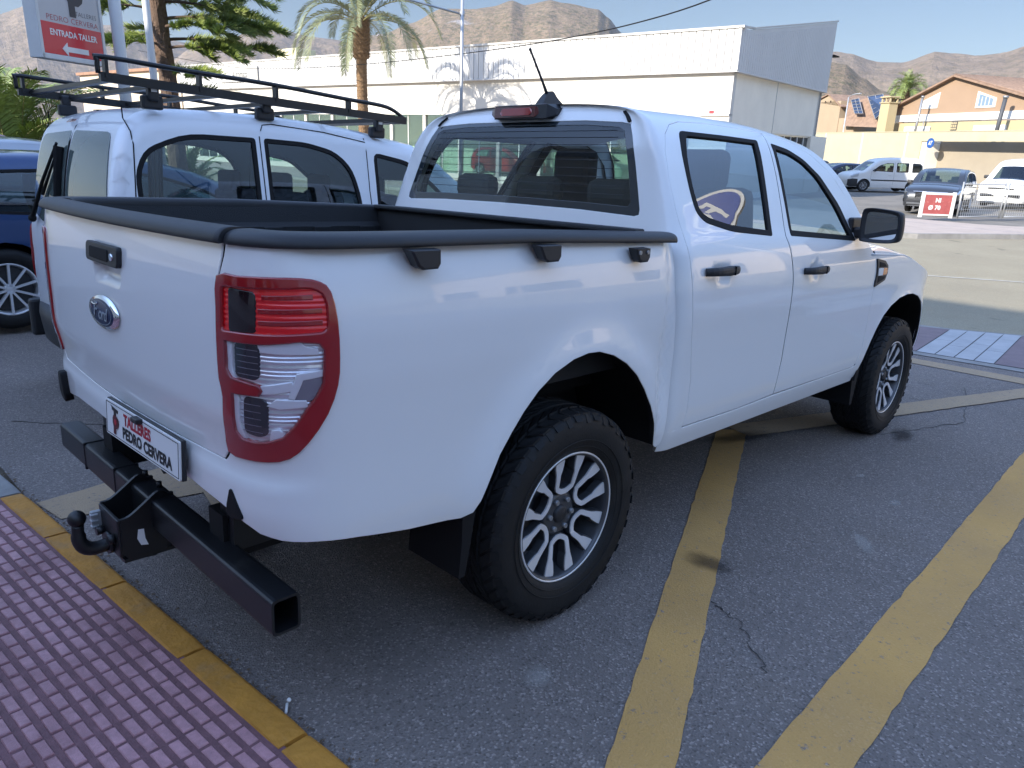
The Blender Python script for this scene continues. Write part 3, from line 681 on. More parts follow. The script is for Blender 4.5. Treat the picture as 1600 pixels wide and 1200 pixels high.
# rear window, seal and heating wires
rwv = lambda s, v: cabmap(s, v)
RWF = [(.393, 1.765), (.395, 1.757), (.387, 1.60), (.378, 1.425), (.370, 1.405), (.345, 1.398), (.06, 1.408), (SCAB, 1.412)]; RWT = [(SCAB, 1.792), (.10, 1.790), (.345, 1.775)]
outer = RWT + RWF; full = outer + [(2 * SCAB - a, b) for a, b in outer[::-1] if a != SCAB]
inner_h = [(SCAB, 1.768), (.10, 1.764), (.315, 1.748), (.347, 1.73), (.343, 1.60), (.335, 1.45), (.315, 1.432), (.06, 1.438), (SCAB, 1.442)]
inner = inner_h + [(2 * SCAB - a, b) for a, b in inner_h[::-1] if a != SCAB]
rw = panel('rear_window', offm(cabmap, -.004), grow(full, -.002), 'tint', truck, h=.08, rim=False)
panel('window_frit', offm(cabmap, -.0025), grow(full, -.002), 'darkglass', rw, holes=[inner], h=.06, thick=.006)
wm = MB()
for k in range(9):
    v = 1.475 + k * .032; pts = [offm(cabmap, -.003)(s, v) for s in [SCAB - .70 + 1.40 * q / 14 for q in range(15)]]; wm.tube(pts, .0011, 4)
wm.build('heating_wire', 'dash', rw)
# high brake light
bl = MB(); n_ = 12
def blk_(mb, y0, y1, x0, x1, z0, z1, e=.0):
    R = []
    for k in range(n_ + 1):
        y = y0 + (y1 - y0) * k / n_; t = 1 - (2 * k / n_ - 1) ** 2; q = min(1, t * 6 + .35); zc = (z0 + z1) / 2
        R += [(x0 + e * (1 - q) + .0 * t, y, zc + (z0 - zc) * q), (x0 + .004 + e * (1 - q), y, zc + (z1 - zc) * q), (x1, y, z1 + .012), (x1, y, z0)]
    mb.add(R, [(i * 4 + a, (i + 1) * 4 + a, (i + 1) * 4 + (a + 1) % 4, i * 4 + (a + 1) % 4) for i in range(n_) for a in range(4)] + [(0, 1, 2, 3), (n_ * 4 + 3, n_ * 4 + 2, n_ * 4 + 1, n_ * 4)])
blk_(bl, -.195, .175, .556, .70, 1.766, 1.822, .05); bl = bl.build('brake_light', 'black', truck)
m_ = MB(); blk_(m_, -.125, .165, .551, .60, 1.772, 1.816, .012); m_.build('lens', 'reddark', bl); m_ = MB(); blk_(m_, -.085, .105, .548, .58, 1.779, 1.809, .004); m_.build('lens_core', 'red', bl)
# roof ditches and aerial
for i in (0, 1):
    dt = MB(); pts = [tuple(Vector(offm(cabmap, .002)(s, v)) * 1) for s, v in [(.398, 1.772), (.400, 1.79), (.405, 1.815), (.412, 1.84), (.425, 1.86)]]
    if i: pts = [(a, -b, c) for a, b, c in pts]
    dt.tube(smoothp(pts, 4, False), .0085, 6, sq=(1.5, .5)); dt.build('roof_ditch', 'blacksoft', truck)
an = MB(); an.prism(smoothp([(.675, 1.815), (.70, 1.858), (.735, 1.893), (.765, 1.898), (.79, 1.872), (.84, 1.838), (.85, 1.82)], 3, False), -.021, .021, 'y'); ab = an.build('aerial', 'black', truck)
for v in ab.data.vertices:
    v.co.y *= 1.25 - max(0, (v.co.z - 1.83)) * 10
an = MB(); an.tube([(.735, 0, 1.885), (.70, 0, 1.935), (.613, 0, 2.052)], [.008, .0055, .0045], 8); an.tube([(.617, 0, 2.046), (.611, 0, 2.055)], .006, 8); an.build('aerial_rod', 'black', ab)
# windscreen, bonnet, grille, bumper
def wsmap(u, v):   # u across -1..1, v 0 bottom .. 1 top
    A = [(2.42, 1.29), (2.395, 1.36), (2.30, 1.52), (2.19, 1.66), (2.06, 1.77), (1.95, 1.85), (1.86, 1.93), (1.79, 2.06)]
    t = v * 7; k = min(6, int(t)); t -= k; s = A[k][0] + (A[k + 1][0] - A[k][0]) * t; q = A[k][1] + (A[k + 1][1] - A[k][1]) * t
    p = cabmap(s, q); a = 1 - u * u
    return (p[0] + .16 * a * (1 - .6 * v), abs(p[1]) * u, p[2] + .004 + a * .05 * (1 - v))
panel('windscreen', wsmap, [(-.985, .0), (.985, .0), (.985, .97), (-.985, .97)], 'glass', truck, h=.08, rim=False)
def hood(u, v):    # u along x 0..1, v across -1..1
    x = 2.40 + u * 1.52; pr = CWx(x); zc = 1.295 - .06 * u - .34 * max(0, u - .5) ** 1.6 * 2
    ze = 1.217 - .06 * u - .30 * max(0, u - .35) ** 1.5 * 1.6
    a = abs(v); return (x - .10 * a ** 3 * u, v * pr, ze + (zc - ze) * (1 - a ** 3.2))
def CWx(x): return abs(cabmap(x, 1.19)[1])
panel('bonnet', hood, [(0, -1), (1, -1), (1, 1), (0, 1)], 'paint', truck, h=.06, thick=.02)
fb = MB(); prof = [(.42, 3.98), (.55, 4.06), (.72, 4.09), (.86, 4.08), (1.02, 4.05), (1.10, 3.99), (1.13, 3.96)]
ny_ = 14; vs = []
for z, x in prof:
    for k in range(ny_ + 1):
        y = -1 + 2 * k / ny_; vs.append((x - .24 * abs(y) ** 2.4 - .03, y * (.76 if z < .8 else .74), z * (1 if z < .8 else .94)))
fb.add(vs, [(i * (ny_ + 1) + k, i * (ny_ + 1) + k + 1, (i + 1) * (ny_ + 1) + k + 1, (i + 1) * (ny_ + 1) + k) for i in range(len(prof) - 1) for k in range(ny_)], 0, True)
fb.build('front_bumper', 'paint', truck)
gr = MB()
for z in (.86, .95, 1.04): gr.box((4.075, 0, z), (.03, .9, .05), bev=.01)
gr.box((4.06, 0, .95), (.03, .94, .28)); gr.build('grille', 'black', truck)
for sg in (-1, 1):
    hl = MB(); hl.add([(3.97, sg * .44, .84), (3.97, sg * .44, .97), (3.87, sg * .64, .985), (3.84, sg * .69, .85), (3.74, sg * .74, .95), (3.92, sg * .52, 1.0)], [(0, 1, 5, 2, 3), (3, 2, 4)]); hl.build('headlight', 'clear', truck)
# dark structure under and inside the body
ub = MB()
ub.box((1.5, 0, .62), (1.95, 1.60, .10)); ub.box((-.30, 0, .80), (1.50, 1.26, .10)); ub.box((3.55, 0, .55), (.75, 1.1, .25)); ub.box((3.2, 0, .90), (1.5, 1.0, .3))
for y in (-.45, .45): ub.box((1.3, y, .50), (4.7, .09, .14))
ub.tube([(0, -.72, .385), (0, .72, .385)], .045, 10); ub.sphere((0, 0, .385), .13); ub.tube([(3.22, -.72, .385), (3.22, .72, .385)], .035, 10)
ub.box((-.72, -.52, .70), (.06, .10, .16)); ub.box((-.72, .52, .70), (.06, .1, .16)); ub.tube([(-.9, .35, .42), (.8, .35, .42)], .035, 8)
ub.build('chassis', 'blacksoft', truck)
for xc, zc, a, b in ((-.02, .46, .50, .56), (3.08, .42, .55, .56)):
    for sg in (-1, 1):
        ww = MB(); n = 22; vs = []
        for k in range(n + 1):
            t = .16 + (pi - .26) * k / n; ca, sa = cos(t), sin(t)
            for y in (.900 if xc < 1 else abs(cabmap(min(3.62, xc + a * ca), .8)[1]) - .016, .52): vs.append((xc + a * ca, y * sg, zc + b * sa))
        ww.add(vs, [(2 * k, 2 * k + 1, 2 * k + 3, 2 * k + 2) for k in range(n)], 0, True)
        ww.add([(xc + a * 1.05, .52 * sg, .35), (xc + a * 1.05, .52 * sg, 1.1), (xc - a * 1.05, .52 * sg, 1.1), (xc - a * 1.05, .52 * sg, .35)], [(0, 1, 2, 3)])
        ww.build('wheel_arch_liner', 'blacksoft', truck)
for sg in (-1, 1):
    mf = MB(); mf.prism([(-.50, .60), (-.475, .63), (-.44, .60), (-.465, .44), (-.485, .34), (-.51, .34), (-.50, .46)], sg * .885 if sg < 0 else sg * .64, sg * .64 if sg < 0 else sg * .885, 'y'); mf.build('mud_flap', 'blacksoft', truck)
    mf = MB(); mf.prism([(2.60, .52), (2.64, .56), (2.70, .52), (2.66, .30), (2.63, .30)], sg * .86 if sg < 0 else sg * .62, sg * .62 if sg < 0 else sg * .86, 'y'); mf.build('mud_flap', 'blacksoft', truck)
# interior
it = MB(); it.box((1.5, 0, .68), (1.95, 1.6, .03)); it.box((.60, 0, 1.0), (.05, 1.5, .66)); it.build('cab_floor', 'seat', truck)
hdl = MB(); hdl.add([(x, y, 1.775 - .05 * abs(y / .55) ** 3 - (.02 if x < .8 else 0)) for x in (.66, .9, 1.3, 1.72) for y in (-.56, -.3, 0, .3, .56)], [(i * 5 + k, i * 5 + k + 1, i * 5 + k + 6, i * 5 + k + 5) for i in range(3) for k in range(4)], 0, True); hdl.build('headliner', 'headliner', truck)
for y in (-.40, .40):
    st = MB(); st.box((1.80, y, .92), (.52, .50, .16), bev=.05); st.box((1.56, y, 1.22), (.14, .48, .62), Matrix.Rotation(radians(-14), 3, 'Y'), bev=.05)
    s_ = st.build('front_seat', 'seat', truck)
    hr = MB(); hr.box((1.44, y, 1.60), (.10, .27, .19), bev=.04); hr.tube([(1.46, y - .05, 1.46), (1.45, y - .05, 1.56)], .008, 6); hr.tube([(1.46, y + .05, 1.46), (1.45, y + .05, 1.56)], .008, 6); hr.build('headrest', 'seat', s_)
st = MB(); st.box((.98, 0, .92), (.5, 1.36, .16), bev=.05); st.box((.74, 0, 1.13), (.14, 1.36, .52), Matrix.Rotation(radians(-8), 3, 'Y'), bev=.05); s_ = st.build('rear_seat', 'seat', truck)
for y in (-.42, 0, .42):
    hr = MB(); hr.box((.72, y, 1.475), (.09, .25, .12), bev=.04); hr.build('headrest', 'seat', s_)
ds = MB(); ds.prism(smoothp([(2.12, .80), (2.14, 1.05), (2.20, 1.20), (2.30, 1.235), (2.62, 1.22), (2.62, .80)], 2), -.74, .74, 'y'); ds.box((1.95, 0, .95), (.7, .2, .25), bev=.04); dsh = ds.build('dashboard', 'dash', truck)
sw = MB(); c = Vector((2.02, .40, 1.17)); ax = Vector((-.9, 0, .42)).normalized(); u_ = Vector((0, 1, 0)); v_ = ax.cross(u_)
sw.tube([c + (u_ * cos(2 * pi * k / 24) + v_ * sin(2 * pi * k / 24)) * .19 for k in range(25)], .014, 8); sw.bar(c - u_ * .18, c + u_ * .18, .04, .03); sw.build('steering_wheel', 'seat', truck)
rm = MB(); rm.box((1.98, 0, 1.66), (.03, .24, .07), bev=.012); rm.build('rear_view_mirror', 'black', truck)

# ---------------- wheels
def lathe(mb, prof, n=64, mi=0):
    vs = [(r * cos(2 * pi * k / n), y, r * sin(2 * pi * k / n)) for k in range(n) for r, y in prof]; m_ = len(prof)
    mb.add(vs, [(k * m_ + j, k * m_ + j + 1, ((k + 1) % n) * m_ + j + 1, ((k + 1) % n) * m_ + j) for k in range(n) for j in range(m_ - 1)], mi, True)
def ribbon_U():
    """centre line and half widths of one U-shaped pair of spokes, in (radius, angle) of the wheel"""
    A = radians
    L = [(.2275, -14.2, .0228), (.212, -14.4, .0218), (.190, -15.4, .0185), (.176, -16.0, .0150), (.163, -17.2, .0106), (.140, -18.6, .0098), (.120, -20.6, .0094), (.108, -20.8, .0092), (.094, -14.0, .0092), (.087, -6.5, .0092), (.086, 0, .0092)]
    L = L + [(r, -a, w) for r, a, w in L[:-1][::-1]]
    return [(r * cos(A(a)), r * sin(A(a)), w) for r, a, w in L]
def make_wheel():
    w = empty('wheel', None, truck)
    t = MB(); pr = [(.232, -.098), (.240, -.112), (.262, -.124), (.300, -.1315), (.330, -.1305), (.352, -.126), (.368, -.117), (.376, -.104), (.3795, -.08), (.3805, -.04), (.381, 0)]
    pr = pr + [(r, -y) for r, y in pr[:-1][::-1]]; lathe(t, pr, 72)
    for r in (.262, .286): lathe(t, [(r - .0015, -.1235 - (r - .262) * .3), (r, -.1265 - (r - .262) * .3), (r + .0015, -.1235 - (r - .262) * .3)], 72)
    nb = 46
    def blk(a0, a1, y0, y1, sk, r0=.376, r1=.3885, ch=.0):
        vs = []
        for r, s_ in ((r0, 0), (r1, .0035)):
            for a, y in ((a0, y0), (a1, y0), (a1, y1), (a0, y1)):
                a += sk * (y - y0) * 6; ya = y + (s_ if y == y0 else -s_); aa = a + (s_ / .38 if a in (a0,) else 0)
                rr = r - (.010 if abs(ya) > .098 else 0)
                vs.append((rr * cos(aa), ya, rr * sin(aa)))
        t.add(vs, [(4, 5, 6, 7), (0, 1, 5, 4), (1, 2, 6, 5), (2, 3, 7, 6), (3, 0, 4, 7)])
    for k in range(nb):
        a = 2 * pi * k / nb; d = 2 * pi / nb
        blk(a, a + d * .72, -.116, -.074, .35); blk(a + d * .5, a + d * 1.22, .074, .116, -.35)
        blk(a + d * .2, a + d * 1.0, -.066, -.030, -.8); blk(a + d * .6, a + d * 1.38, -.022, .020, .9); blk(a + d * .1, a + d * .9, .028, .066, .8)
        # shoulder lugs reaching down the sidewall
        e = .62 if k % 2 else .45
        for r0, r1, yo in ((.346, .372, .1275),):
            for sg in (-1, 1):
                vs = []
                for rr, yy in ((r0 + (.010 if k % 2 else 0), yo), (r1, .112)):
                    for aa in (a + .1 * d, a + .1 * d + d * e):
                        vs.append((rr * cos(aa), sg * (yy + .004), rr * sin(aa))); vs.append((rr * cos(aa), sg * (yy - .006), rr * sin(aa)))
                t.add(vs, [(0, 2, 6, 4), (0, 4, 5, 1), (2, 3, 7, 6), (0, 1, 3, 2)])
    t.build('tyre', 'rubber', w)
    r = MB(); lathe(r, [(.236, -.100), (.2385, -.108), (.2365, -.1125), (.2275, -.1105), (.2225, -.102), (.2215, -.090), (.213, -.060), (.208, .0), (.214, .09), (.235, .11)], 72, 0)
    lathe(r, [(.2376, -.1060), (.2384, -.1108), (.2370, -.1135), (.2318, -.1120), (.2300, -.1050)], 72, 1)
    ur = ribbon_U(); m_ = len(ur)
    for k in range(6):
        b = 2 * pi * k / 6 + radians(-97 + 4)
        for widen, y0, y1, mi in ((1.0, None, None, 1), (1.22, .005, .030, 0)):
            vs = []
            for i, (x, z, hw) in enumerate(ur):
                p = ur[max(0, i - 1)]; q = ur[min(m_ - 1, i + 1)]; tx, tz = q[0] - p[0], q[1] - p[1]; l = hypot(tx, tz); nx, nz = -tz / l, tx / l
                rr = hypot(x, z); yf = -.098 + (.2255 - rr) * .16 - .004 * sin(pi * min(1, rr / .2255))
                if mi == 1: ya, yb = yf, yf + .010
                else: ya, yb = yf + .0045, yf + .034
                h_ = hw * widen if mi == 0 else hw
                for s_, yy in ((-1, ya), (1, ya), (1, yb), (-1, yb)):
                    px, pz = x + nx * h_ * s_, z + nz * h_ * s_; vs.append((px * cos(b) - pz * sin(b), yy, px * sin(b) + pz * cos(b)))
            r.add(vs, [(i * 4 + j, i * 4 + (j + 1) % 4, (i + 1) * 4 + (j + 1) % 4, (i + 1) * 4 + j) for i in range(m_ - 1) for j in range(4)], mi)
    lathe(r, [(.0, -.070), (.066, -.071), (.078, -.068), (.086, -.055), (.086, -.02)], 48, 0)
    rim_ = r.build('rim', ['rimdark', 'rim'], w)
    h = MB(); lathe(h, [(.0, -.083), (.024, -.0825), (.031, -.079), (.034, -.070)], 36); h.build('hub_cap', 'black', w)
    for k in range(6):
        nt = MB(); a = 2 * pi * (k + .5) / 6 + radians(-93); nt.tube([(.057 * cos(a), -.066, .057 * sin(a)), (.057 * cos(a), -.084, .057 * sin(a))], .0095, 6); nt.build('wheel_nut', 'grey', w)
    bk = MB(); lathe(bk, [(.0, -.010), (.165, -.012), (.168, .0), (.165, .012), (.09, .014), (.09, .05)], 40); bk.build('brake_disc', 'rimdark', w)
    return w
wh = make_wheel()
wheels = [wh] + [copy_tree(wh, truck) for _ in range(3)]
for o, (x, y, rot, st_) in zip(wheels, ((0, -.770, 0, 0), (3.22, -.770, 23, 0), (0, .770, 40, 0), (3.22, .770, 10, 0))):
    o.matrix_local = Matrix.Translation((x, y, .385)) @ (Matrix.Rotation(pi, 4, 'Z') if y > 0 else I4) @ Matrix.Rotation(radians(rot), 4, 'Y')
# ---------------- tow bar
tb = MB()
# hollow square tube
pts = [(-1.100, .390), (-1.100, .490), (-1.022, .490), (-1.022, .390)]
oq = roundp(pts, .014, 3); iq = roundp([(-1.093, .397), (-1.093, .483), (-1.029, .483), (-1.029, .397)], .010, 3); n = len(oq)
vs = [(x, y, z) for y in (-.86, .86) for x, z in oq] + [(x, y, z) for y in (-.86, .86) for x, z in iq]
tb.add(vs, [(k, (k + 1) % n, n + (k + 1) % n, n + k) for k in range(n)] + [(2 * n + k, 2 * n + (k + 1) % n, 3 * n + (k + 1) % n, 3 * n + k) for k in range(n)] + [(k, (k + 1) % n, 2 * n + (k + 1) % n, 2 * n + k) for k in range(n)] + [(n + k, n + (k + 1) % n, 3 * n + (k + 1) % n, 3 * n + k) for k in range(n)])
tow = tb.build('tow_bar', 'blackmetal', truck)
for y in (-.49, .49):
    b_ = MB(); b_.prism([(-1.035, .47), (-.90, .47), (-.70, .55), (-.70, .66), (-1.02, .66), (-1.035, .60)], y - .04, y + .04, 'y'); b_.build('bracket', 'blackmetal', tow)
sl = MB()
for y0, y1 in ((.56, .57), (.24, .25)): sl.box((-1.061, (y0 + y1) / 2, .440), (.084, .012, .106), bev=.003)
sl.build('weld_band', 'blackmetal', tow)
# open-topped housing behind the bar: U of plate with a dipping rim
hs = MB(); yw = .085
sd_ = smoothp([(-1.045, .50), (-1.075, .515), (-1.12, .485), (-1.165, .455), (-1.195, .450)], 4, False)
side_ = [(-1.195, .335), (-1.17, .305), (-1.10, .300), (-1.03, .33), (-1.03, .50)] + sd_
for y in (-yw, yw): hs.prism([(a, b) for a, b in side_], y - .006, y + .006, 'y')
hs.box((-1.195, 0, .385), (.012, yw * 2, .125), bev=.003); hs.box((-1.11, 0, .306), (.16, yw * 2, .012)); hs.build('hitch_housing', 'blackmetal', tow)
st_ = MB(); st_.add([(-1.145, -yw - .0072, .405), (-1.128, -yw - .0072, .403), (-1.126, -yw - .0072, .37), (-1.118, -yw - .0072, .345), (-1.140, -yw - .0072, .35), (-1.150, -yw - .0072, .375)], [(0, 1, 2, 3, 4, 5)]); st_.build('sticker', 'white', tow)
bl_ = MB(); bl_.tube(smoothp([(-1.19, 0, .345), (-1.235, 0, .338), (-1.268, 0, .346), (-1.286, 0, .372), (-1.288, 0, .405), (-1.287, 0, .43)], 3, False), [.021] * 4 + [.022] * 5 + [.021] * 3 + [.0175] * 4, 14); bl_.sphere((-1.287, 0, .451), .0262, 20); bl_.tube([(-1.20, 0, .345), (-1.212, 0, .345)], .036, 14); bl_.tube([(-1.2, .05, .37), (-1.225, .05, .37)], .014, 10); bl_.tube([(-1.2, -.045, .375), (-1.222, -.045, .375)], .016, 10)
bl_.build('tow_ball', 'blackmetal', tow)
sk = MB(); sk.box((-1.215, .075, .40), (.03, .016, .06), bev=.003)
for k in range(3): sk.box((-1.222, .068, .38 + k * .02), (.022, .02, .008), bev=.002)
sk.build('trailer_socket', 'galv', tow)
for y in (.0, .12): 
    b_ = MB(); b_.tube([(-1.04, y, .488), (-1.04, y, .508)], .009, 6); b_.build('bolt', 'blackmetal', tow)
# ================================================================ ground, street and setting (world frame: x across the street, y along it)
def gx(x): return -.0398 * x if x < 8.1 else -.322 - .038 * min(1, (x - 8.1) / 4)
def H(x, y):
    k = 1. if x < 8.1 else max(0., 1 - (x - 8.1) / 14)
    yy = max(-7., min(5., y)); z = gx(max(x, -8)) - .0223 * yy * k
    if x > 30: z += .17 * min(1, (x - 30) / 13)
    return z
def lerp(P, v, ax):   # x of a boundary line at a given y
    if v <= P[0][1]: return P[0][0]
    for a, b in zip(P, P[1:]):
        if v <= b[1]: return a[0] + (b[0] - a[0]) * (v - a[1]) / (b[1] - a[1])
    return P[-1][0]
def struct(o): o['kind'] = 'structure'; return o
def asphalt(name, base, pale, warm, speck=1., seed=0., patch=True):
    m = bpy.data.materials.new(name); m.use_nodes = True; nt, N, L = nodes(m); b = N['Principled BSDF']
    tc = N.new('ShaderNodeTexCoord'); mp = N.new('ShaderNodeMapping'); mp.inputs['Location'].default_value = (seed, seed * 2, 0); L.new(tc.outputs['Object'], mp.inputs[0])
    def nz(sc, det, ro=.6, dist=0.):
        n = N.new('ShaderNodeTexNoise'); n.inputs['Scale'].default_value = sc; n.inputs['Detail'].default_value = det; n.inputs['Roughness'].default_value = ro; n.inputs['Distortion'].default_value = dist; L.new(mp.outputs[0], n.inputs['Vector']); return n.outputs[0]
    def ramp(s, lo, hi, a=0., c=1.):
        r = N.new('ShaderNodeMapRange'); r.inputs[1].default_value = lo; r.inputs[2].default_value = hi; r.inputs[3].default_value = a; r.inputs[4].default_value = c; L.new(s, r.inputs[0]); return r.outputs[0]
    def mix(f, a, c):
        x = N.new('ShaderNodeMix'); x.data_type = 'RGBA'; L.new(f, x.inputs['Factor'])
        if isinstance(a, tuple): x.inputs[6].default_value = (*a, 1)
        else: L.new(a, x.inputs[6])
        if isinstance(c, tuple): x.inputs[7].default_value = (*c, 1)
        else: L.new(c, x.inputs[7])
        return x.outputs[2]
    c = mix(ramp(nz(.7, 6), .35, .7), base, pale)
    c = mix(ramp(nz(2.4, 7), .52, .75, 0, .6), c, warm)
    dark = tuple(v * .45 for v in base)
    if patch: c = mix(ramp(nz(1.3, 3, .5, .6), .66, .74, 0, .7), c, dark)
    v = N.new('ShaderNodeTexVoronoi'); v.inputs['Scale'].default_value = 150; L.new(mp.outputs[0], v.inputs['Vector'])
    vb = N.new('ShaderNodeSeparateColor'); L.new(v.outputs['Color'], vb.inputs[0])
    c = mix(ramp(vb.outputs[0], .78, 1., 0, .55 * speck), c, tuple(min(1, x * 2.3) for x in pale))
    c = mix(ramp(vb.outputs[1], .75, 1., 0, .65 * speck), c, dark)
    v3 = N.new('ShaderNodeTexVoronoi'); v3.inputs['Scale'].default_value = 17; L.new(mp.outputs[0], v3.inputs['Vector'])
    c = mix(ramp(v3.outputs['Distance'], .05, .085, .75, 0), c, dark)
    L.new(c, b.inputs['Base Color']); b.inputs['Roughness'].default_value = .86; b.inputs['Specular IOR Level'].default_value = .35
    bp = N.new('ShaderNodeBump'); bp.inputs['Strength'].default_value = .75; bp.inputs['Distance'].default_value = .006
    ad = N.new('ShaderNodeMath'); ad.operation = 'ADD'; L.new(v.outputs['Distance'], ad.inputs[0]); L.new(nz(60, 4), ad.inputs[1]); L.new(ad.outputs[0], bp.inputs['Height']); L.new(bp.outputs[0], b.inputs['Normal'])
    return m, (nz, ramp, mix, b, L, N, c)
MT['asphalt'] = asphalt('forecourt_asphalt', (.172, .146, .130), (.222, .191, .171), (.192, .160, .134))[0]
MT['road'] = asphalt('road_asphalt', (.27, .235, .165), (.32, .28, .195), (.29, .24, .16), .6, 5.)[0]
MT['parking'] = asphalt('parking_asphalt', (.16, .15, .135), (.24, .22, .19), (.20, .18, .15), .4, 9.)[0]
def paintmat(name, col, wear):
    m, (nz, ramp, mix, b, L, N, c) = asphalt(name, (.172, .146, .130), (.222, .191, .171), (.192, .160, .134), 1., 0, False)
    col2 = mix(ramp(nz(1.6, 5), .35, .65), tuple(v * .86 for v in col), col)
    f = ramp(nz(38, 9, .75), wear, wear + .09); f2 = N.new('ShaderNodeMath'); f2.operation = 'MULTIPLY'; L.new(f, f2.inputs[0]); L.new(ramp(nz(2.1, 4), .2, .75, 1., .78), f2.inputs[1])
    L.new(mix(f2.outputs[0], c, col2), b.inputs['Base Color'])
    for n_ in m.node_tree.nodes:
        if n_.type == 'BUMP': n_.inputs['Strength'].default_value = .35
    return m
MT['yellow'] = paintmat('worn_yellow_paint', (.64, .36, .105), .33)
MT['yellowpale'] = paintmat('faded_yellow_paint', (.43, .31, .19), .36)
MT['whiteline'] = mat('white_line_paint', (.36, .34, .29), .8, var=.2, vscale=5)
def sheet(name, m, poly_fn, ys, nx, off, parent=None):
    """ground-following sheet between x0(y) and x1(y)"""
    vs = []; 
    for y in ys:
        a, b = poly_fn(y)
        for k in range(nx + 1): x = a + (b - a) * k / nx; vs.append((x, y, H(x, y) + off))
    n = nx + 1
    return mesh_obj(name, vs, [(i * n + k, i * n + k + 1, (i + 1) * n + k + 1, (i + 1) * n + k) for i in range(len(ys) - 1) for k in range(nx)], m, parent, True)
def rng(a, b, st):
    n = max(1, int(round((b - a) / st))); return [a + (b - a) * i / n for i in range(n + 1)]
INN = [(6.9, -30), (6.45, -3), (6.31, -1.12), (6.24, -.2), (6.2, 3), (6.2, 70)]
OUT = [(12.5, -30), (9.8, -4), (8.60, -.80), (8.12, .28), (7.8, 4), (7.7, 12), (7.7, 70)]
FK = [(46, -30), (30.5, -2.9), (22.75, 2.12), (19.6, 4.25), (18.4, 8), (18.0, 16), (18.0, 70)]
# one ground sheet to the horizon
gxs = [-3000, -600, -120, -40, -20, -10, -5, 0, 4, 8.1, 10, 14, 18, 22, 26, 30, 35, 40, 60, 120, 400, 1000, 3000]; gys = [-3000, -800, -200, -60, -30, -15, -7, 0, 6, 12, 20, 30, 50, 100, 300, 900, 3000]
vs = [(x, y, H(x, y) - .05) for y in gys for x in gxs]; n = len(gxs)
struct(mesh_obj('ground', vs, [(i * n + k, i * n + k + 1, (i + 1) * n + k + 1, (i + 1) * n + k) for i in range(len(gys) - 1) for k in range(n - 1)], mat('dry_ground', (.22, .18, .13), .95, var=.25, vscale=.3, dirt=(.10, .10, .05), dscale=.15, dlo=.45, dhi=.6)))
YS = rng(-30, 70, 1.0)
MT['edge'] = mat('kerb_concrete', (.26, .25, .235), .85, var=.2, vscale=3, bump=.3, bscale=60)
struct(sheet('forecourt', 'asphalt', lambda y: (-1.15 if y > 5 else -1.15, lerp(INN, y, 0)), rng(-12, 40, 1.), 14, 0))
struct(sheet('forecourt', 'edge', lambda y: (-14.5, -1.3), rng(-30, 40, 2.), 6, -.01))
struct(sheet('road', 'road', lambda y: (lerp(OUT, y, 0), lerp(FK, y, 0)), YS, 14, -.004))
struct(sheet('car_park', 'parking', lambda y: (max(25.6, lerp(FK, y, 0) + 4.5), 75), rng(-30, 15, 1.), 10, .0))
struct(sheet('kerb', 'edge', lambda y: (lerp(INN, y, 0) - .03, lerp(INN, y, 0) + .14), YS, 1, .006))
struct(sheet('kerb', 'edge', lambda y: (lerp(OUT, y, 0) - .12, lerp(OUT, y, 0) + .03), YS, 1, .006))
# near pavement: dusky pink panels between white slab strips
MT['slab'] = mat('white_paving_slab', (.40, .40, .40), .8, var=.12, vscale=4, bump=.2, bscale=80)
MT['pinkpave'] = mat('pink_paving', (.21, .155, .16), .85, var=.15, vscale=5, bump=.3, bscale=50)
MT['joint'] = mat('dark_joint', (.09, .085, .08), .9)
struct(sheet('pavement', 'joint', lambda y: (lerp(INN, y, 0) + .14, lerp(OUT, y, 0) - .12), YS, 2, .002))
pv = MB(); sk_ = .22
def pq(mb, y0, y1, a, b, mi):   # paving quad: a,b fractions across, shifted along y with x
    P = []
    for y, f in ((y0, a), (y1, a), (y1, b), (y0, b)):
        xi = lerp(INN, y, 0) + .15; xo = lerp(OUT, y, 0) - .13; x = xi + (xo - xi) * f; yy = y + .10 * f * 1.6; P.append((x, yy, H(x, yy) + .010))
    mb.add([P[0], P[1], P[2], P[3]], [(3, 2, 1, 0)], mi)
y = -10.62
while y < 30:
    # pink 0.62, then five white strips
    m_ = 5
    if True:
        pq(pv, y + .005, y + .615, 0, 1, 1)
        for k in range(4): pq(pv, y + .62 + k * .172 + .005, y + .62 + (k + 1) * .172 - .005, 0, .52 if k % 2 else .36, 0); pq(pv, y + .62 + k * .172 + .005, y + .62 + (k + 1) * .172 - .005, .525 if k % 2 else .365, 1, 0)
    y += .62 + 4 * .172
pvo = pv.build('pavement', ['slab', 'pinkpave']); struct(pvo)
# far pavement with its kerb
fp = MB(); MT['farpave'] = mat('pale_pink_paving', (.40, .33, .28), .85, var=.12, vscale=2)
for y0, y1 in zip(YS, YS[1:]):
    r = []
    for y in (y0, y1):
        a = lerp(FK, y, 0); b = max(25.6, a + 4.6); r.append([(a, y, H(a, y) - .03), (a + .02, y, H(a, y) + .13), (a + .18, y, H(a, y) + .135), (b, y, H(b, y) + .10), (b + .02, y, H(b, y) - .1)])
    fp.add(r[0] + r[1], [(0, 1, 6, 5), (1, 2, 7, 6)], 1); fp.add(r[0] + r[1], [(2, 3, 8, 7), (3, 4, 9, 8)], 0)
struct(fp.build('pavement', ['farpave', 'edge']))
lnm = sheet('road_marking', 'whiteline', lambda y: (13.9 - .45 * min(2, max(-3, y)), 14.02 - .45 * min(2, max(-3, y))), rng(-20, 60, 1.), 1, .002); struct(lnm)
sheet_ = None
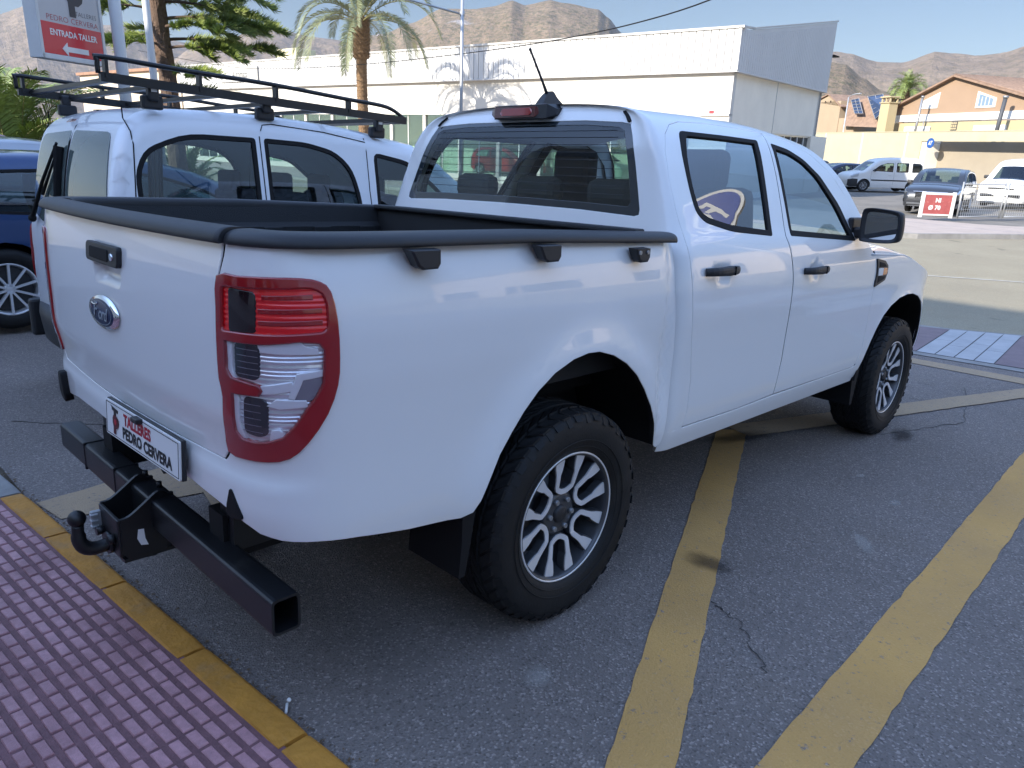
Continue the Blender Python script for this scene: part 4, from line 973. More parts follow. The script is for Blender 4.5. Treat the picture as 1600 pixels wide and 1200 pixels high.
# yellow hatching painted on the forecourt
def T(x, y, z=0.): return tuple(M4 @ Vector((x, y, z)))
def strip(name, pts, m, off=.004, sub=14, wob=.004):
    """pts: two matching edge lines in forecourt coordinates, roughened edges"""
    A, B = pts; vs = []; n = sub
    for i in range(n + 1):
        t = i / n
        for (p, q) in (A, B):
            x = p[0] + (q[0] - p[0]) * t + random.uniform(-wob, wob); y = p[1] + (q[1] - p[1]) * t + random.uniform(-wob, wob); v = M4 @ Vector((x, y, 0)); vs.append((v.x, v.y, H(v.x, v.y) + off))
    return struct(mesh_obj(name, vs, [(2 * i, 2 * i + 1, 2 * i + 3, 2 * i + 2) for i in range(n)], m))
strip('road_marking', (((-.80, -1.593), (2.39, -.153)), ((-.66, -1.724), (2.55, -.28))), 'yellow', sub=60)
strip('road_marking', (((-.70, -1.733), (3.62, -1.628)), ((-.50, -1.920), (3.50, -1.835))), 'yellow', sub=60)
strip('road_marking', (((2.50, -.150), (5.56, -1.26)), ((2.42, -.36), (5.20, -1.34))), 'yellowpale', .008, 30)
strip('road_marking', (((3.62, -1.628), (5.6, -1.57)), ((3.50, -1.835), (5.6, -1.75))), 'yellowpale', .008, 20)
strip('road_marking', (((6.02, 3), (6.0, -1.25)), ((5.82, 3), (5.74, -1.30))), 'yellowpale', .005, 30)
strip('road_marking', (((-1.13, 1.283), (-.30, 1.40)), ((-1.10, 1.04), (-.50, .93))), 'yellowpale', .005, 16)
strip('road_marking', (((-.52, .94), (.6, .55)), ((-.56, .74), (.5, .30))), 'yellowpale', .009, 16)
# ---- pavement in front: kerb stones painted yellow, red tiles with small square studs
KD = Vector((.0765, -1, 0)).normalized(); KN = Vector((-1, -.0765, 0)).normalized(); K0 = Vector((-1.162, 1.33, 0)); KH = .055
def kp(a, b, z): return K0 + KD * a + KN * b + Vector((0, 0, z))       # a along towards the right, b inwards
MT['kerbyellow'] = mat('yellow_kerb_paint', (.46, .205, .026), .7, var=.18, vscale=9, bump=.35, bscale=45, dirt=(.30, .18, .08), dscale=7, dlo=.55, dhi=.78)
MT['tile'] = mat('red_tile', (.47, .25, .265), .30, var=.22, vscale=30, bump=.25, bscale=260, dirt=(.25, .11, .115), dscale=2.4, dlo=.47, dhi=.66)
MT['grout'] = mat('red_grout', (.17, .080, .085), .7, var=.25, vscale=20, bump=.3, bscale=150)
root_k = M4
def kstone(a0, a1, m, name='kerb'):
    mb = MB(); sec = [(0, -.05), (0, KH - .030), (.003, KH - .018), (.010, KH - .007), (.020, KH - .001), (.030, KH), (.096, KH + .001), (.100, KH - .006), (.100, -.05)]
    n = 8; vs = []
    for i in range(n + 1):
        a = a0 + (a1 - a0) * i / n; e = .004 if i in (0, n) else 0
        for b, z in sec: vs.append(M4 @ kp(a + (.003 if i == 0 else -.003 if i == n else 0), b + (e if b < .01 else 0) + random.uniform(-.0008, .0008), z - e * (z > 0)))
    k = len(sec); mb.add(vs, [(i * k + j, (i + 1) * k + j, (i + 1) * k + j + 1, i * k + j + 1) for i in range(n) for j in range(k - 1)], 0, False); mb.add(vs[:k], [list(range(k))]); mb.add(vs[-k:], [list(range(k))]); return struct(mb.build(name, m))
a = 0.; js = [0, .535, 1.075, 1.64, 2.185, 2.74, 3.3]
for j0, j1 in zip(js, js[1:]): kstone(j0 + .004, j1 - .004, 'kerbyellow')
for k in range(5): kstone(-.55 * (k + 1) + .004, -.55 * k - .006, 'edge')
tl = MB(); SA, SB = .0815, .0470; nA, nB = 42, 34
base = [M4 @ kp(a, b, KH - .0055) for a in (-3.2, 3.4) for b in (.098, 3.2)]
rnd = random.Random(3)
for i in range(-4, nA):
    for j in range(nB):
        a0 = i * SA; b0 = .106 + j * SB
        if a0 > 3.3: continue
        ga, gb = .0055, .0095
        if rnd.random() < .012: continue
        c = [(a0 + ga, b0 + gb), (a0 + SA - ga, b0 + gb), (a0 + SA - ga, b0 + SB - gb), (a0 + ga, b0 + SB - gb)]; cx = a0 + SA / 2; cy = b0 + SB / 2
        c = [(x + rnd.uniform(-.0012, .0012), y_ + rnd.uniform(-.0008, .0008)) for x, y_ in c]
        wear = .0016 * max(0, noise.noise(Vector((a0 * 2.2, b0 * 3, 4)))) * 2
        dz = rnd.uniform(-.0004, .0004) - wear; tx = rnd.uniform(-.02, .02); ty = rnd.uniform(-.02, .02)
        def sh(k): return [(x + (cx - x) * k, y_ + (cy - y_) * k * 1.6) for x, y_ in c]
        lo = [M4 @ kp(x, y_, KH - .0055) for x, y_ in c]
        mid = [M4 @ kp(x, y_, KH - .0016 + dz) for x, y_ in sh(.03)]
        hi = [M4 @ kp(x, y_, KH + .0002 + dz + (x - cx) * tx + (y_ - cy) * ty) for x, y_ in sh(.10)]
        tl.add(lo + mid + hi, [(0, 1, 5, 4), (1, 2, 6, 5), (2, 3, 7, 6), (3, 0, 4, 7), (4, 5, 9, 8), (5, 6, 10, 9), (6, 7, 11, 10), (7, 4, 8, 11), (8, 9, 10, 11)], 0)
tl.add(base, [(0, 1, 3, 2)], 1)
# slot joints of the large tiles
struct(tl.build('pavement', ['tile', 'grout']))
struct(mesh_obj('pavement', [M4 @ kp(a, b, KH - .004) for a in (-9, -.235) for b in (.080, 7)], [(0, 1, 3, 2)], mat('grey_paving', (.15, .145, .14), .85, var=.2, vscale=4, bump=.3, bscale=60)))
struct(mesh_obj('pavement', [M4 @ kp(a, b, KH - .0065) for a in (-9, 14) for b in (.08, 7)], [(0, 1, 3, 2)], 'grout'))
# dirt, leaves and grit in the gutter
gt = MB(); rnd = random.Random(5)
MT['litter'] = mat('dry_litter', (.13, .085, .05), .95, var=.4, vscale=50)
for k in range(900):
    a = rnd.uniform(-1., 3.2); b = -abs(rnd.gauss(0, .022)) - .002
    if rnd.random() < .35 * sin(a * 3.1) ** 2: b *= 1.8
    p = M4 @ kp(a, b, .002); s = rnd.uniform(.0015, .006); an_ = rnd.uniform(0, 6.28)
    gt.add([p + Vector((cos(an_ + t) * s * (1.5 if i % 2 else .6), sin(an_ + t) * s, rnd.uniform(0, .005))) for i, t in enumerate((0, 1.6, 3.1, 4.7))], [(0, 1, 2, 3)], 0)
tag(gt.build('litter', 'litter'), 'dry leaf litter and grit lying along the yellow kerb', 'litter', None, 'stuff')
wt_ = MB(); p = M4 @ kp(2.03, -.02, .006); wt_.tube([p, p + Vector((.02, .028, .004))], .004, 6); wt_.sphere(p + Vector((.03, .035, .006)), .007, 8); tag(wt_.build('paper_scrap', 'white'), 'small white scrap of paper in the gutter by the yellow kerb', 'paper scrap')
# ================================================================ the workshop behind the camera (casts the shade, seen only in reflections)
MT['render'] = mat('pale_render', (.55, .52, .46), .85, var=.06, vscale=1.2); MT['redpanel'] = mat('red_panel', (.40, .02, .03), .5)
ws = tag(empty('workshop_building', Matrix.Translation((-14.0, -11.5, -.1))), 'pale workshop building with a grey band standing behind the forecourt', 'building')
wb = MB(); wb.box((-6, 0, 5.95), (12, 54, 11.9)); wb.build('wall', 'render', ws)
wb = MB(); wb.box((.04, 0, 9.6), (.08, 54, .9)); wb.build('fascia', 'grey', ws)
for k in range(9):
    yy = -22 + k * 5.4; f = MB(); f.box((.03, yy, 1.7), (.06, 3.7, 3.1)); w_ = f.build('shop_window', 'white', ws); f = MB(); f.box((.065, yy - .87, 1.7), (.012, 1.7, 2.9)); f.box((.065, yy + .87, 1.7), (.012, 1.7, 2.9)); f.build('pane', 'darkglass', w_)
# ================================================================ hills
def hills(name, prof, dist, depth, m, seed, base=-1.):
    """real relief: ridge given as (azimuth deg, elevation deg) seen from the forecourt"""
    cam0 = Vector((-1.788, -2.333, 1.634)); vs = []; na = 260; nr = 46
    A = sorted(prof); a0, a1 = A[0][0], A[-1][0]
    for i in range(na + 1):
        az = a0 + (a1 - a0) * i / na; k = 0
        while k < len(A) - 2 and az > A[k + 1][0]: k += 1
        t = (az - A[k][0]) / (A[k + 1][0] - A[k][0]); t = max(0, min(1, t)); t = t * t * (3 - 2 * t) * .5 + t * .5; el = A[k][1] + (A[k + 1][1] - A[k][1]) * t
        for j in range(nr + 1):
            f = j / nr; r = dist + depth * f - depth * .5
            g = f / .62; prof_h = (sin(min(1, g) * pi / 2) ** 1.25) if g < 1 else cos(min(1, (f - .62) / .38) * pi / 2) ** .8
            hz = dist * math.tan(radians(el)) * (1 + .12 * depth / dist)
            x = cam0.x + r * cos(radians(az)); y = cam0.y + r * sin(radians(az))
            p = Vector((x, y, seed * 100)); rg = 1 - abs(noise.fractal(p / 330, 1.1, 2.1, 4) * 1.2)
            w = min(1, f / .15); amp = dist * .006
            g2 = noise.fractal(p / 420, 1., 2.0, 5)
            d = (rg - .7) * amp * .4 + g2 * amp * .8 + noise.fractal(p / 60, 1., 2.2, 5) * amp * .28
            k_ = .12 + .88 * min(1, abs(f - .62) / .12) if f < .62 else 1
            z = hz * prof_h + d * w * k_ * (1.5 if f < .55 else .8)
            vs.append((x, y, cam0.z + z * (1 if f else 0) - (30 if f == 0 else 0)))
    n = nr + 1
    return struct(mesh_obj(name, vs, [(i * n + k, i * n + k + 1, (i + 1) * n + k + 1, (i + 1) * n + k) for i in range(na) for k in range(nr)], m, None, False))
def hillmat(name, soil, scrub, rock, sc=1.):
    m = bpy.data.materials.new(name); m.use_nodes = True; nt, N, L = nodes(m); b = N['Principled BSDF']; g = N.new('ShaderNodeNewGeometry')
    def nz(s, d=9, r=.65):
        n = N.new('ShaderNodeTexNoise'); n.inputs['Scale'].default_value = s; n.inputs['Detail'].default_value = d; n.inputs['Roughness'].default_value = r; L.new(g.outputs['Position'], n.inputs['Vector']); return n.outputs[0]
    def mr(s, a, c, lo=0., hi=1.):
        r = N.new('ShaderNodeMapRange'); r.inputs[1].default_value = a; r.inputs[2].default_value = c; r.inputs[3].default_value = lo; r.inputs[4].default_value = hi; L.new(s, r.inputs[0]); return r.outputs[0]
    def mix(f, a, c):
        x = N.new('ShaderNodeMix'); x.data_type = 'RGBA'; L.new(f, x.inputs['Factor'])
        if isinstance(a, tuple): x.inputs[6].default_value = (*a, 1)
        else: L.new(a, x.inputs[6])
        x.inputs[7].default_value = (*c, 1); return x.outputs[2]
    c = mix(mr(nz(.012 * sc), .4, .62), soil, tuple(v * .78 for v in soil))
    c = mix(mr(nz(.11 * sc, 10, .8), .47, .58, 0, .8), c, scrub)
    sp = N.new('ShaderNodeSeparateXYZ'); L.new(g.outputs['True Normal'], sp.inputs[0])
    st = mr(sp.outputs[2], .45, .75, 1., 0.); pm = N.new('ShaderNodeMath'); pm.operation = 'MULTIPLY'; L.new(st, pm.inputs[0]); L.new(mr(nz(.008 * sc, 8), .46, .58), pm.inputs[1])
    c = mix(pm.outputs[0], c, rock)
    c = mix(mr(nz(.006 * sc, 10, .7), .58, .63, 0, .85), c, rock)
    L.new(c, b.inputs['Base Color']); b.inputs['Roughness'].default_value = .95; b.inputs['Specular IOR Level'].default_value = .1
    bp = N.new('ShaderNodeBump'); bp.inputs['Strength'].default_value = 1.; bp.inputs['Distance'].default_value = 9; L.new(nz(.03 * sc, 10, .7), bp.inputs['Height']); L.new(bp.outputs[0], b.inputs['Normal'])
    return m
HA = hillmat('dry_hillside', (.27, .20, .135), (.085, .088, .045), (.36, .33, .31))
HB = hillmat('far_dry_hillside', (.26, .20, .145), (.13, .11, .075), (.31, .29, .27), .6)
hills('hills', [(95, 3.0), (86, 5.2), (80, 6.0), (77.16, 6.23), (76.83, 6.37), (76.14, 6.69), (75.61, 7.02), (75.21, 7.03), (73.84, 6.58), (71.81, 6.17), (70.91, 6.25), (68.94, 5.75), (66.0, 5.3), (63, 4.6), (60, 4)], 2600, 1700, HB, 1)
hills('hills', [(69, 3.6), (66.3, 5.39), (64.3, 6.0), (62.6, 6.7), (61.35, 6.9), (59.28, 6.53), (57.58, 6.4), (55.5, 6.1), (53, 5.6), (50, 5.4)], 2200, 1300, HB, 2)
hills('hills', [(57.5, 5.0), (56, 6.3), (54.08, 6.72), (52.3, 7.45), (50.07, 8.47), (48.3, 8.55), (46.5, 8.9), (45.17, 9.34), (44.27, 9.09), (42.5, 9.5), (41.59, 9.32), (39.12, 8.98), (38.42, 8.52), (37.46, 7.62), (36.3, 6.2), (34.5, 4.6), (31, 3.4), (28, 3)], 1500, 1000, HA, 3)
hills('hills', [(33, 3.5), (28, 5.4), (25.5, 6.2), (23.72, 6.28), (22.12, 6.08), (20.5, 5.61), (19.0, 5.6), (17.29, 6.2), (15.84, 5.99), (13.47, 6.05), (12.55, 6.3), (10, 6.6), (5, 5.6), (-4, 4.6), (-20, 3)], 1700, 1300, HB, 4)
hills('hills', [(27, 2.5), (25, 5.0), (23.72, 5.9), (22.4, 5.7), (21.2, 4.9), (20, 4.2), (18, 3.5), (14, 3)], 900, 600, HA, 5)

# stains on the forecourt
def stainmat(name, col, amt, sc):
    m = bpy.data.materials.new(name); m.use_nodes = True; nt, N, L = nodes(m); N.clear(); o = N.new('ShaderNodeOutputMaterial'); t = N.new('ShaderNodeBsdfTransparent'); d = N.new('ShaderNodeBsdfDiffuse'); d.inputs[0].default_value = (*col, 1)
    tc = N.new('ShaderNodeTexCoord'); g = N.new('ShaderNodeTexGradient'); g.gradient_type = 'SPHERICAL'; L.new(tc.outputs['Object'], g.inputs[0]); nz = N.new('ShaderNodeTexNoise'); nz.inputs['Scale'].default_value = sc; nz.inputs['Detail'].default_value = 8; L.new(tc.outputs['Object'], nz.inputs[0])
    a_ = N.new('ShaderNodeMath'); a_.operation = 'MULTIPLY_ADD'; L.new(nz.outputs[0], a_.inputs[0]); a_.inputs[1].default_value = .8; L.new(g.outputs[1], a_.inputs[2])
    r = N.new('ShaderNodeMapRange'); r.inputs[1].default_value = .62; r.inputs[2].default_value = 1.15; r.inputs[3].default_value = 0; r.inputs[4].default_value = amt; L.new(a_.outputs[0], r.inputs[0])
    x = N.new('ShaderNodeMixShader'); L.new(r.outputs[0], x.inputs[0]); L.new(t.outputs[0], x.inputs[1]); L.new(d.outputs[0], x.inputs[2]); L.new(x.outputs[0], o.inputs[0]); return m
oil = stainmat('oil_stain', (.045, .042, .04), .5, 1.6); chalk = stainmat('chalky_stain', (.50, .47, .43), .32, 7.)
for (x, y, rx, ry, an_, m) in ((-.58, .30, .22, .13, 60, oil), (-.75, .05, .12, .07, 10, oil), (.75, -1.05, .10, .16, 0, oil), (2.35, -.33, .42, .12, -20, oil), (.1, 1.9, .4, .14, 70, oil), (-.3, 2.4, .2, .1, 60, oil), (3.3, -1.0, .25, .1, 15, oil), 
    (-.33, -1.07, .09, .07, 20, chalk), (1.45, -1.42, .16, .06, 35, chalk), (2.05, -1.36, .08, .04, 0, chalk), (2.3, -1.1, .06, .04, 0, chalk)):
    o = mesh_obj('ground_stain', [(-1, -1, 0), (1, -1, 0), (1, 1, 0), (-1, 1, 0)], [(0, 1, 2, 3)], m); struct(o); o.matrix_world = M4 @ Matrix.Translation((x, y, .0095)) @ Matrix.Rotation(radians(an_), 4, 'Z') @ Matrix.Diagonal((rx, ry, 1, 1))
cr_ = random.Random(9)
for pts in (((-.9, .9), (-.4, .2), (.2, -.1)), ((.25, -1.55), (.45, -1.35), (.5, -1.2)), ((1.3, -2.6), (2.2, -2.0), (3.4, -2.1)), ((-.95, 2.6), (-.3, 2.0), (.1, 1.2)), ((3.2, -.9), (4.0, -1.2), (5.2, -.9))):
    q = MB(); P = []
    for a, b in zip(pts, pts[1:]):
        for k in range(14): t = k / 14; P.append(M4 @ Vector((a[0] + (b[0] - a[0]) * t + cr_.uniform(-.012, .012), a[1] + (b[1] - a[1]) * t + cr_.uniform(-.012, .012), .0035)))
    q.tube(P, [cr_.uniform(.0010, .0028) for _ in P], 4, 0, False); struct(q.build('crack', 'joint'))
# sunlit terrace further down the street, out of frame, reflected in the truck's flank
MT['terrace'] = mat('terrace_render', (.60, .50, .38), .85, var=.1, vscale=.5)
tr = tag(empty('terrace_building', Matrix.Translation((31, -24, -.3))), 'long cream terrace of two storeys down the street', 'building'); m_ = MB(); m_.box((4, 0, 3.4), (8, 34, 6.8)); m_.build('wall', 'terrace', tr); m_ = MB(); m_.box((4, 0, 6.95), (8.6, 34.6, .3)); m_.build('roof', 'grey', tr)
for y_, w_ in ((-14, 3.5), (-8.5, 1.2), (-5, 5.), (2.2, 2.), (7, 1.2), (12, 4.5)):
    m_ = MB(); m_.box((-.02, y_, 1.5), (.06, w_, 2.4)); m_.build('window', 'darkglass', tr)
# ================================================================ other vehicles
def interp(P, x):
    if x <= P[0][0]: return P[0][1]
    for a, b in zip(P, P[1:]):
        if x <= b[0]: return a[1] + (b[1] - a[1]) * (x - a[0]) / max(1e-9, b[0] - a[0])
    return P[-1][1]
def make_car(name, label, cat, M, prof, W, belt, wheels, windows, paint, tum=.13, r=.10, rc=.28, rcw=.16, glass_seg=(), bottom=.24, h=.07, group=None, gm='tint2', crown=.03, wheel_mat='rim', lamps=(), gaps=(), handles=(), plate=None, hubs=5, trim=None, interior=True, mirrors=None, cladding=None, rubber_strip=None, rear_holes=None):
    """prof: [(x, z)] from rear bottom over the roof to front bottom; glass_seg: (i0, i1) profile stretches that are screens"""
    root = tag(empty(name, M), label, cat, group)
    L = max(p[0] for p in prof); zt_pts = sorted([p for p in prof if p[1] > .55]); zr = max(p[1] for p in prof)
    fine = smoothp(prof, 3, False)
    ups = []
    for x, z in fine:
        if ups and x <= ups[-1][0] + 1e-4: 
            if z > ups[-1][1] and x <= .6 * L: ups[-1] = (ups[-1][0], z)
            continue
        ups.append((x, z))
    def zt(x): return interp(ups, x)
    def wd(x, z, top=None):
        t = zt(x) if top is None else top
        w = W
        if z > belt: w -= tum * min(1.2, max(0, (z - belt) / (zr - belt))) ** 1.25
        if z < .5: w -= .05 * ((.5 - z) / .3) ** 1.5
        e = min(x, L - x)
        if e < rc: q = min(1, (rc - e) / rc); w -= rcw * (1 - sqrt(max(0, 1 - q * q)))
        d = t - z
        if d < r: q = min(1, max(0, (r - d) / r)); w -= r * (1 - sqrt(max(0, 1 - q * q)))
        return w
    def side(x, z): return (x, -wd(x, z), z)
    arcs = sorted(wheels)
    out = [tuple(p) for p in fine]
    bt = []
    for xw, R in reversed(arcs):
        zc = R; Ra = R * 1.16
        st = math.acos(max(-1, min(1, (bottom - zc) / Ra))) if abs(bottom - zc) < Ra else pi / 2
        a0 = -math.asin(max(-1, min(1, (zc - bottom) / Ra)))
        for k in range(13): t = a0 + (pi - 2 * a0) * k / 12; bt.append((xw + Ra * cos(t), zc + Ra * sin(t)))
    outline = out + bt
    body = None
    for i in (0, 1):
        s = panel('side_panel', side, outline, paint, root, holes=windows, h=h, thick=.02, mirror=bool(i))
        for wn in windows:
            panel('window', offm(side, -.008), grow(wn, .004), gm, s, h=.12, rim=False, mirror=bool(i))
            panel('window_seal', offm(side, .001), wn, 'blacksoft', s, holes=[grow(roundp(wn, .01), -.022)], h=.10, thick=.012, mirror=bool(i))
        for g in gaps:
            for a, b in zip(g, g[1:]):
                pass
            gp = MB(); pts = [offm(side, .0005)(*p) for p in resample(g, .08, False)]; pts = [(p[0], p[1] * (-1 if i else 1), p[2]) for p in pts]; gp.tube(pts, .0035, 4, cap=False); gp.build('panel_gap', 'blacksoft', s)
        for hx, hz in handles:
            hb = MB(); p = side(hx, hz); hb.box((p[0], (p[1] - .018) * (-1 if i else 1), p[2]), (.17, .03, .03), bev=.008); hb.build('handle', trim or 'black', s)
        for nm, P, m in lamps: panel(nm, offm(side, .006), P, m, root, h=.05, thick=.02, mirror=bool(i))
        if cladding: panel('cladding', offm(side, .008), cladding, 'black', s, h=.08, thick=.02, mirror=bool(i))
        if rubber_strip: panel('rub_strip', offm(side, .010), rubber_strip, 'black', s, h=.1, thick=.015, mirror=bool(i))
    # top, front and rear skin
    nc = 10; rows = []; seg = []; nf = len(fine)
    gl = []
    for j, (x, z) in enumerate(fine):
        a = fine[max(0, j - 1)]; b = fine[min(nf - 1, j + 1)]; tx, tz = b[0] - a[0], b[1] - a[1]; l = hypot(tx, tz) or 1; nx, nz = -tz / l, tx / l
        w = wd(max(0, min(L, x)), z)
        rows.append([(x + nx * crown * (1 - (2 * k / nc - 1) ** 2) * 1., w * (2 * k / nc - 1), z + nz * crown * (1 - (2 * k / nc - 1) ** 2)) for k in range(nc + 1)])
    isg = lambda j: any(3 * a <= j < 3 * b for a, b in glass_seg)
    vs = [p for rw_ in rows for p in rw_]; n1 = nc + 1
    fp_, fg_ = [], []
    for j in range(nf - 1):
        for k in range(nc):
            f = (j * n1 + k, j * n1 + k + 1, (j + 1) * n1 + k + 1, (j + 1) * n1 + k)
            (fg_ if isg(j) and 0 < k < nc - 1 else fp_).append(f)
    def used(fs):
        ids = sorted({i for f in fs for i in f}); mp_ = {v: k for k, v in enumerate(ids)}; return [vs[i] for i in ids], [[mp_[i] for i in f] for f in fs]
    mb = MB(); mb.add(*used(fp_), 0, True); mb.build('body_shell', paint, root)
    for a_, b_ in glass_seg:
        fs_ = [f for f in fg_ if 3 * a_ <= f[0] // n1 < 3 * b_]
        if fs_: mb = MB(); mb.add(*used(fs_), 0, True); mb.build('windscreen' if fine[3 * a_][0] > L / 2 else 'rear_window', gm, root)
    ub = MB(); x0, x1 = arcs[0][0], arcs[-1][0]
    ub.box(((x0 + x1) / 2, 0, .33), (x1 - x0 - .75, W * 1.86, .16)); ub.box((L / 2, 0, .45), (L * .9, W * 1.3, .1))
    for xw, R in arcs:
        for sg in (-1, 1):
            vs2 = [(xw + R * 1.18 * cos(pi * k / 12), sg * yy, R + R * 1.18 * sin(pi * k / 12)) for k in range(13) for yy in (W - .05, W - .38)]
            ub.add(vs2, [(2 * k, 2 * k + 1, 2 * k + 3, 2 * k + 2) for k in range(12)]); ub.box((xw, sg * (W - .39), R + .1), (2.2 * R, .02, 2 * R))
    ub.build('underbody', 'blacksoft', root)
    if interior:
        st = MB()
        for x in (L * .33, L * .52):
            for y in (-W * .42, W * .42): st.box((x + .25, y, belt - .30), (.5, .46, .14), bev=.04); st.box((x, y, belt - .02), (.14, .44, .52), Matrix.Rotation(radians(-12), 3, 'Y'), bev=.04); st.box((x - .08, y, belt + .28), (.09, .24, .16), bev=.03)
        st.build('seats', 'seat', root)
        dsb = MB(); dsb.box((L * .72, 0, belt - .12), (.4, W * 1.7, .22), bev=.05); dsb.build('dashboard', 'dash', root)
    for xw, R in arcs:
        for sg in (-1, 1):
            w = empty('wheel', Matrix.Translation((xw, sg * (W - .115), R)) @ (Matrix.Rotation(pi, 4, 'Z') if sg > 0 else I4), root)
            t = MB(); lathe(t, [(R * .64, -.085), (R * .70, -.10), (R * .86, -.105), (R * .97, -.09), (R, -.05), (R, .05), (R * .97, .09), (R * .64, .09)], 36); t.build('tyre', 'rubber', w)
            q = MB(); lathe(q, [(R * .645, -.090), (R * .62, -.094), (R * .60, -.080), (R * .57, -.02), (R * .57, .08)], 36, 0)
            lathe(q, [(0, -.074), (R * .12, -.074), (R * .14, -.05)], 20, 0)
            for k in range(hubs):
                a = 2 * pi * k / hubs + .3; c_, s_ = cos(a), sin(a)
                for da in ((-.10, .10) if hubs < 7 else (0,)):
                    p0 = Vector((R * .10 * cos(a), -.070, R * .10 * sin(a))); p1 = Vector((R * .61 * cos(a + da * 1.6), -.084, R * .61 * sin(a + da * 1.6))); q.bar(p0, p1, R * .10, .018)
            q.build('rim', wheel_mat, w)
            q = MB(); lathe(q, [(0, -.02), (R * .55, -.02)], 24); q.build('brake_disc', 'rimdark', w)
    if mirrors:
        for sg in (-1, 1):
            p = side(*mirrors); mb = MB(); mb.box((p[0], sg * (abs(p[1]) + .11), p[2] + .04), (.10, .18, .14), bev=.035); mb.box((p[0] + .02, sg * (abs(p[1]) + .02), p[2]), (.06, .12, .04)); mb.build('door_mirror', 'black', root)
    return root, side, fine, wd
# ---- white ladder-rack van next to the truck
vx, vy = -.52, 2.70
VM = M4 @ Matrix.Translation((vx, vy, 0)); vW = .875
vprof = [(.02, .42), (.0, .60), (.0, .92), (.02, 1.15), (.05, 1.40), (.10, 1.62), (.16, 1.72), (.27, 1.785), (.55, 1.81), (1.05, 1.815), (1.5, 1.79), (1.85, 1.745), (2.12, 1.69), (2.50, 1.45), (2.92, 1.14), (3.10, 1.05), (3.6, .95), (3.84, .78), (3.90, .55), (3.88, .28)]
vwin = [roundp([(.14, 1.18), (.14, 1.46), (.20, 1.58), (.42, 1.675), (.83, 1.678), (.83, 1.16), (.16, 1.14)], [.05, .10, .08, .12, .02, .02, .05], 3),
        roundp([(.885, 1.16), (.885, 1.68), (1.16, 1.675), (1.36, 1.635), (1.475, 1.54), (1.53, 1.36), (1.54, 1.16)], [.02, .02, .06, .10, .12, .1, .03], 3),
        roundp([(1.66, 1.16), (1.655, 1.645), (1.95, 1.60), (2.20, 1.42), (2.42, 1.19)], [.02, .05, .08, .08, .04], 3)]
MT['bluetint'] = glass('privacy_glass', (.10, .16, .22), .16)
van, vside, vfine, vwd = make_car('delivery_van', 'white van with a black ladder rack on its roof, parked beside the pickup', 'van', VM, vprof, vW, 1.13, [(.62, .31), (3.15, .31)], vwin, 'paint2',
    tum=.10, r=.11, rc=.22, rcw=.11, glass_seg=[(13, 14)], h=.045, gm='tint2', crown=.02,
    gaps=[[(.155, 1.80), (.150, 1.6), (.125, 1.3), (.11, .6)], [(.858, 1.10), (.858, 1.69)], [(.87, 1.72), (.89, 1.755), (.95, 1.765), (1.3, 1.745), (1.60, 1.705)], [(1.60, 1.73), (1.60, 1.4), (1.62, 1.1), (1.60, .4)]],
    mirrors=(2.42, 1.18))
def vrear(y, z):   # rear face of the van
    a = 0.; fz = [p for p in vfine if p[0] < .3]
    x = interp(sorted([(p[1], p[0]) for p in fz]), z); w = vwd(max(0, x), z); return (x - .02 * (1 - min(1, (y / w) ** 2)) - .0, y, z)
rf_ = lambda d: (lambda y, z: (lambda p: (p[0] - d, p[1], p[2]))(vrear(y, z)))
RW1 = roundp([(-.70, 1.17), (-.655, 1.50), (-.625, 1.66), (-.045, 1.675), (-.03, 1.13), (-.45, 1.12)], [.04, .05, .06, .02, .02, .06], 3)
RW2 = roundp([(.70, 1.17), (.655, 1.50), (.625, 1.66), (.015, 1.675), (.0, 1.13), (.45, 1.12)], [.04, .05, .06, .02, .02, .06], 3)
MT['rearglass'] = mat('rear_door_glass', (.11, .145, .14), .03, spec=.6, coat=.25)
def rp(name, P, d, m, par, **k): return panel(name, rf_(d), P, m, par, h=.05, flip=True, **k)
rd1 = rp('rear_window', RW1, .005, 'rearglass', van, thick=.004); rd2 = rp('rear_window', RW2, .005, 'rearglass', van, thick=.004)
g = MB(); g.tube([rf_(.004)(-.012, z) for z in [.5 + k * .1 for k in range(14)]], .005, 4); g.build('door_gap', 'blacksoft', van)
rp('brake_light', roundp([(.10, 1.735), (.27, 1.732), (.27, 1.765), (.10, 1.768)], .006), .012, mat('pale_brake_lens', (.42, .20, .17), .2, coat=.8), van, thick=.012)
wp = MB(); p0 = Vector(rf_(.03)(.62, 1.13)); p1 = Vector(rf_(.035)(.13, 1.60)); wp.tube([p0, p0.lerp(p1, .5) + Vector((-.01, 0, 0)), p1], [.016, .011, .008], 8); wp.tube([p0.lerp(p1, .35) + Vector((-.012, -.10, 0)), p1 + Vector((-.01, -.05, -.03))], [.012, .006], 6); wp.sphere(p0, .026, 10)
wp.tube([p1 + Vector((-.006, -.06, -.02)), Vector(rf_(.028)(.04, 1.18))], [.03, .018], 6, sq=(.35, 1.)); wp.build('wiper', 'blacksoft', van)
for sg in (-1, 1):
    mb = MB(); P = smoothp([(.84, .72), (.862, .95), (.858, 1.05), (.83, 1.08), (.80, 1.02), (.79, .86), (.80, .74)], 2)
    mb.add([(-.012 + .05 * (abs(y) - .79) / .07, sg * y, z) for y, z in P] + [(.06, sg * (y + .012), z) for y, z in P], [list(range(len(P)))] + [(k, (k + 1) % len(P), len(P) + (k + 1) % len(P), len(P) + k) for k in range(len(P))])
    mb.build('tail_light', 'red', van)
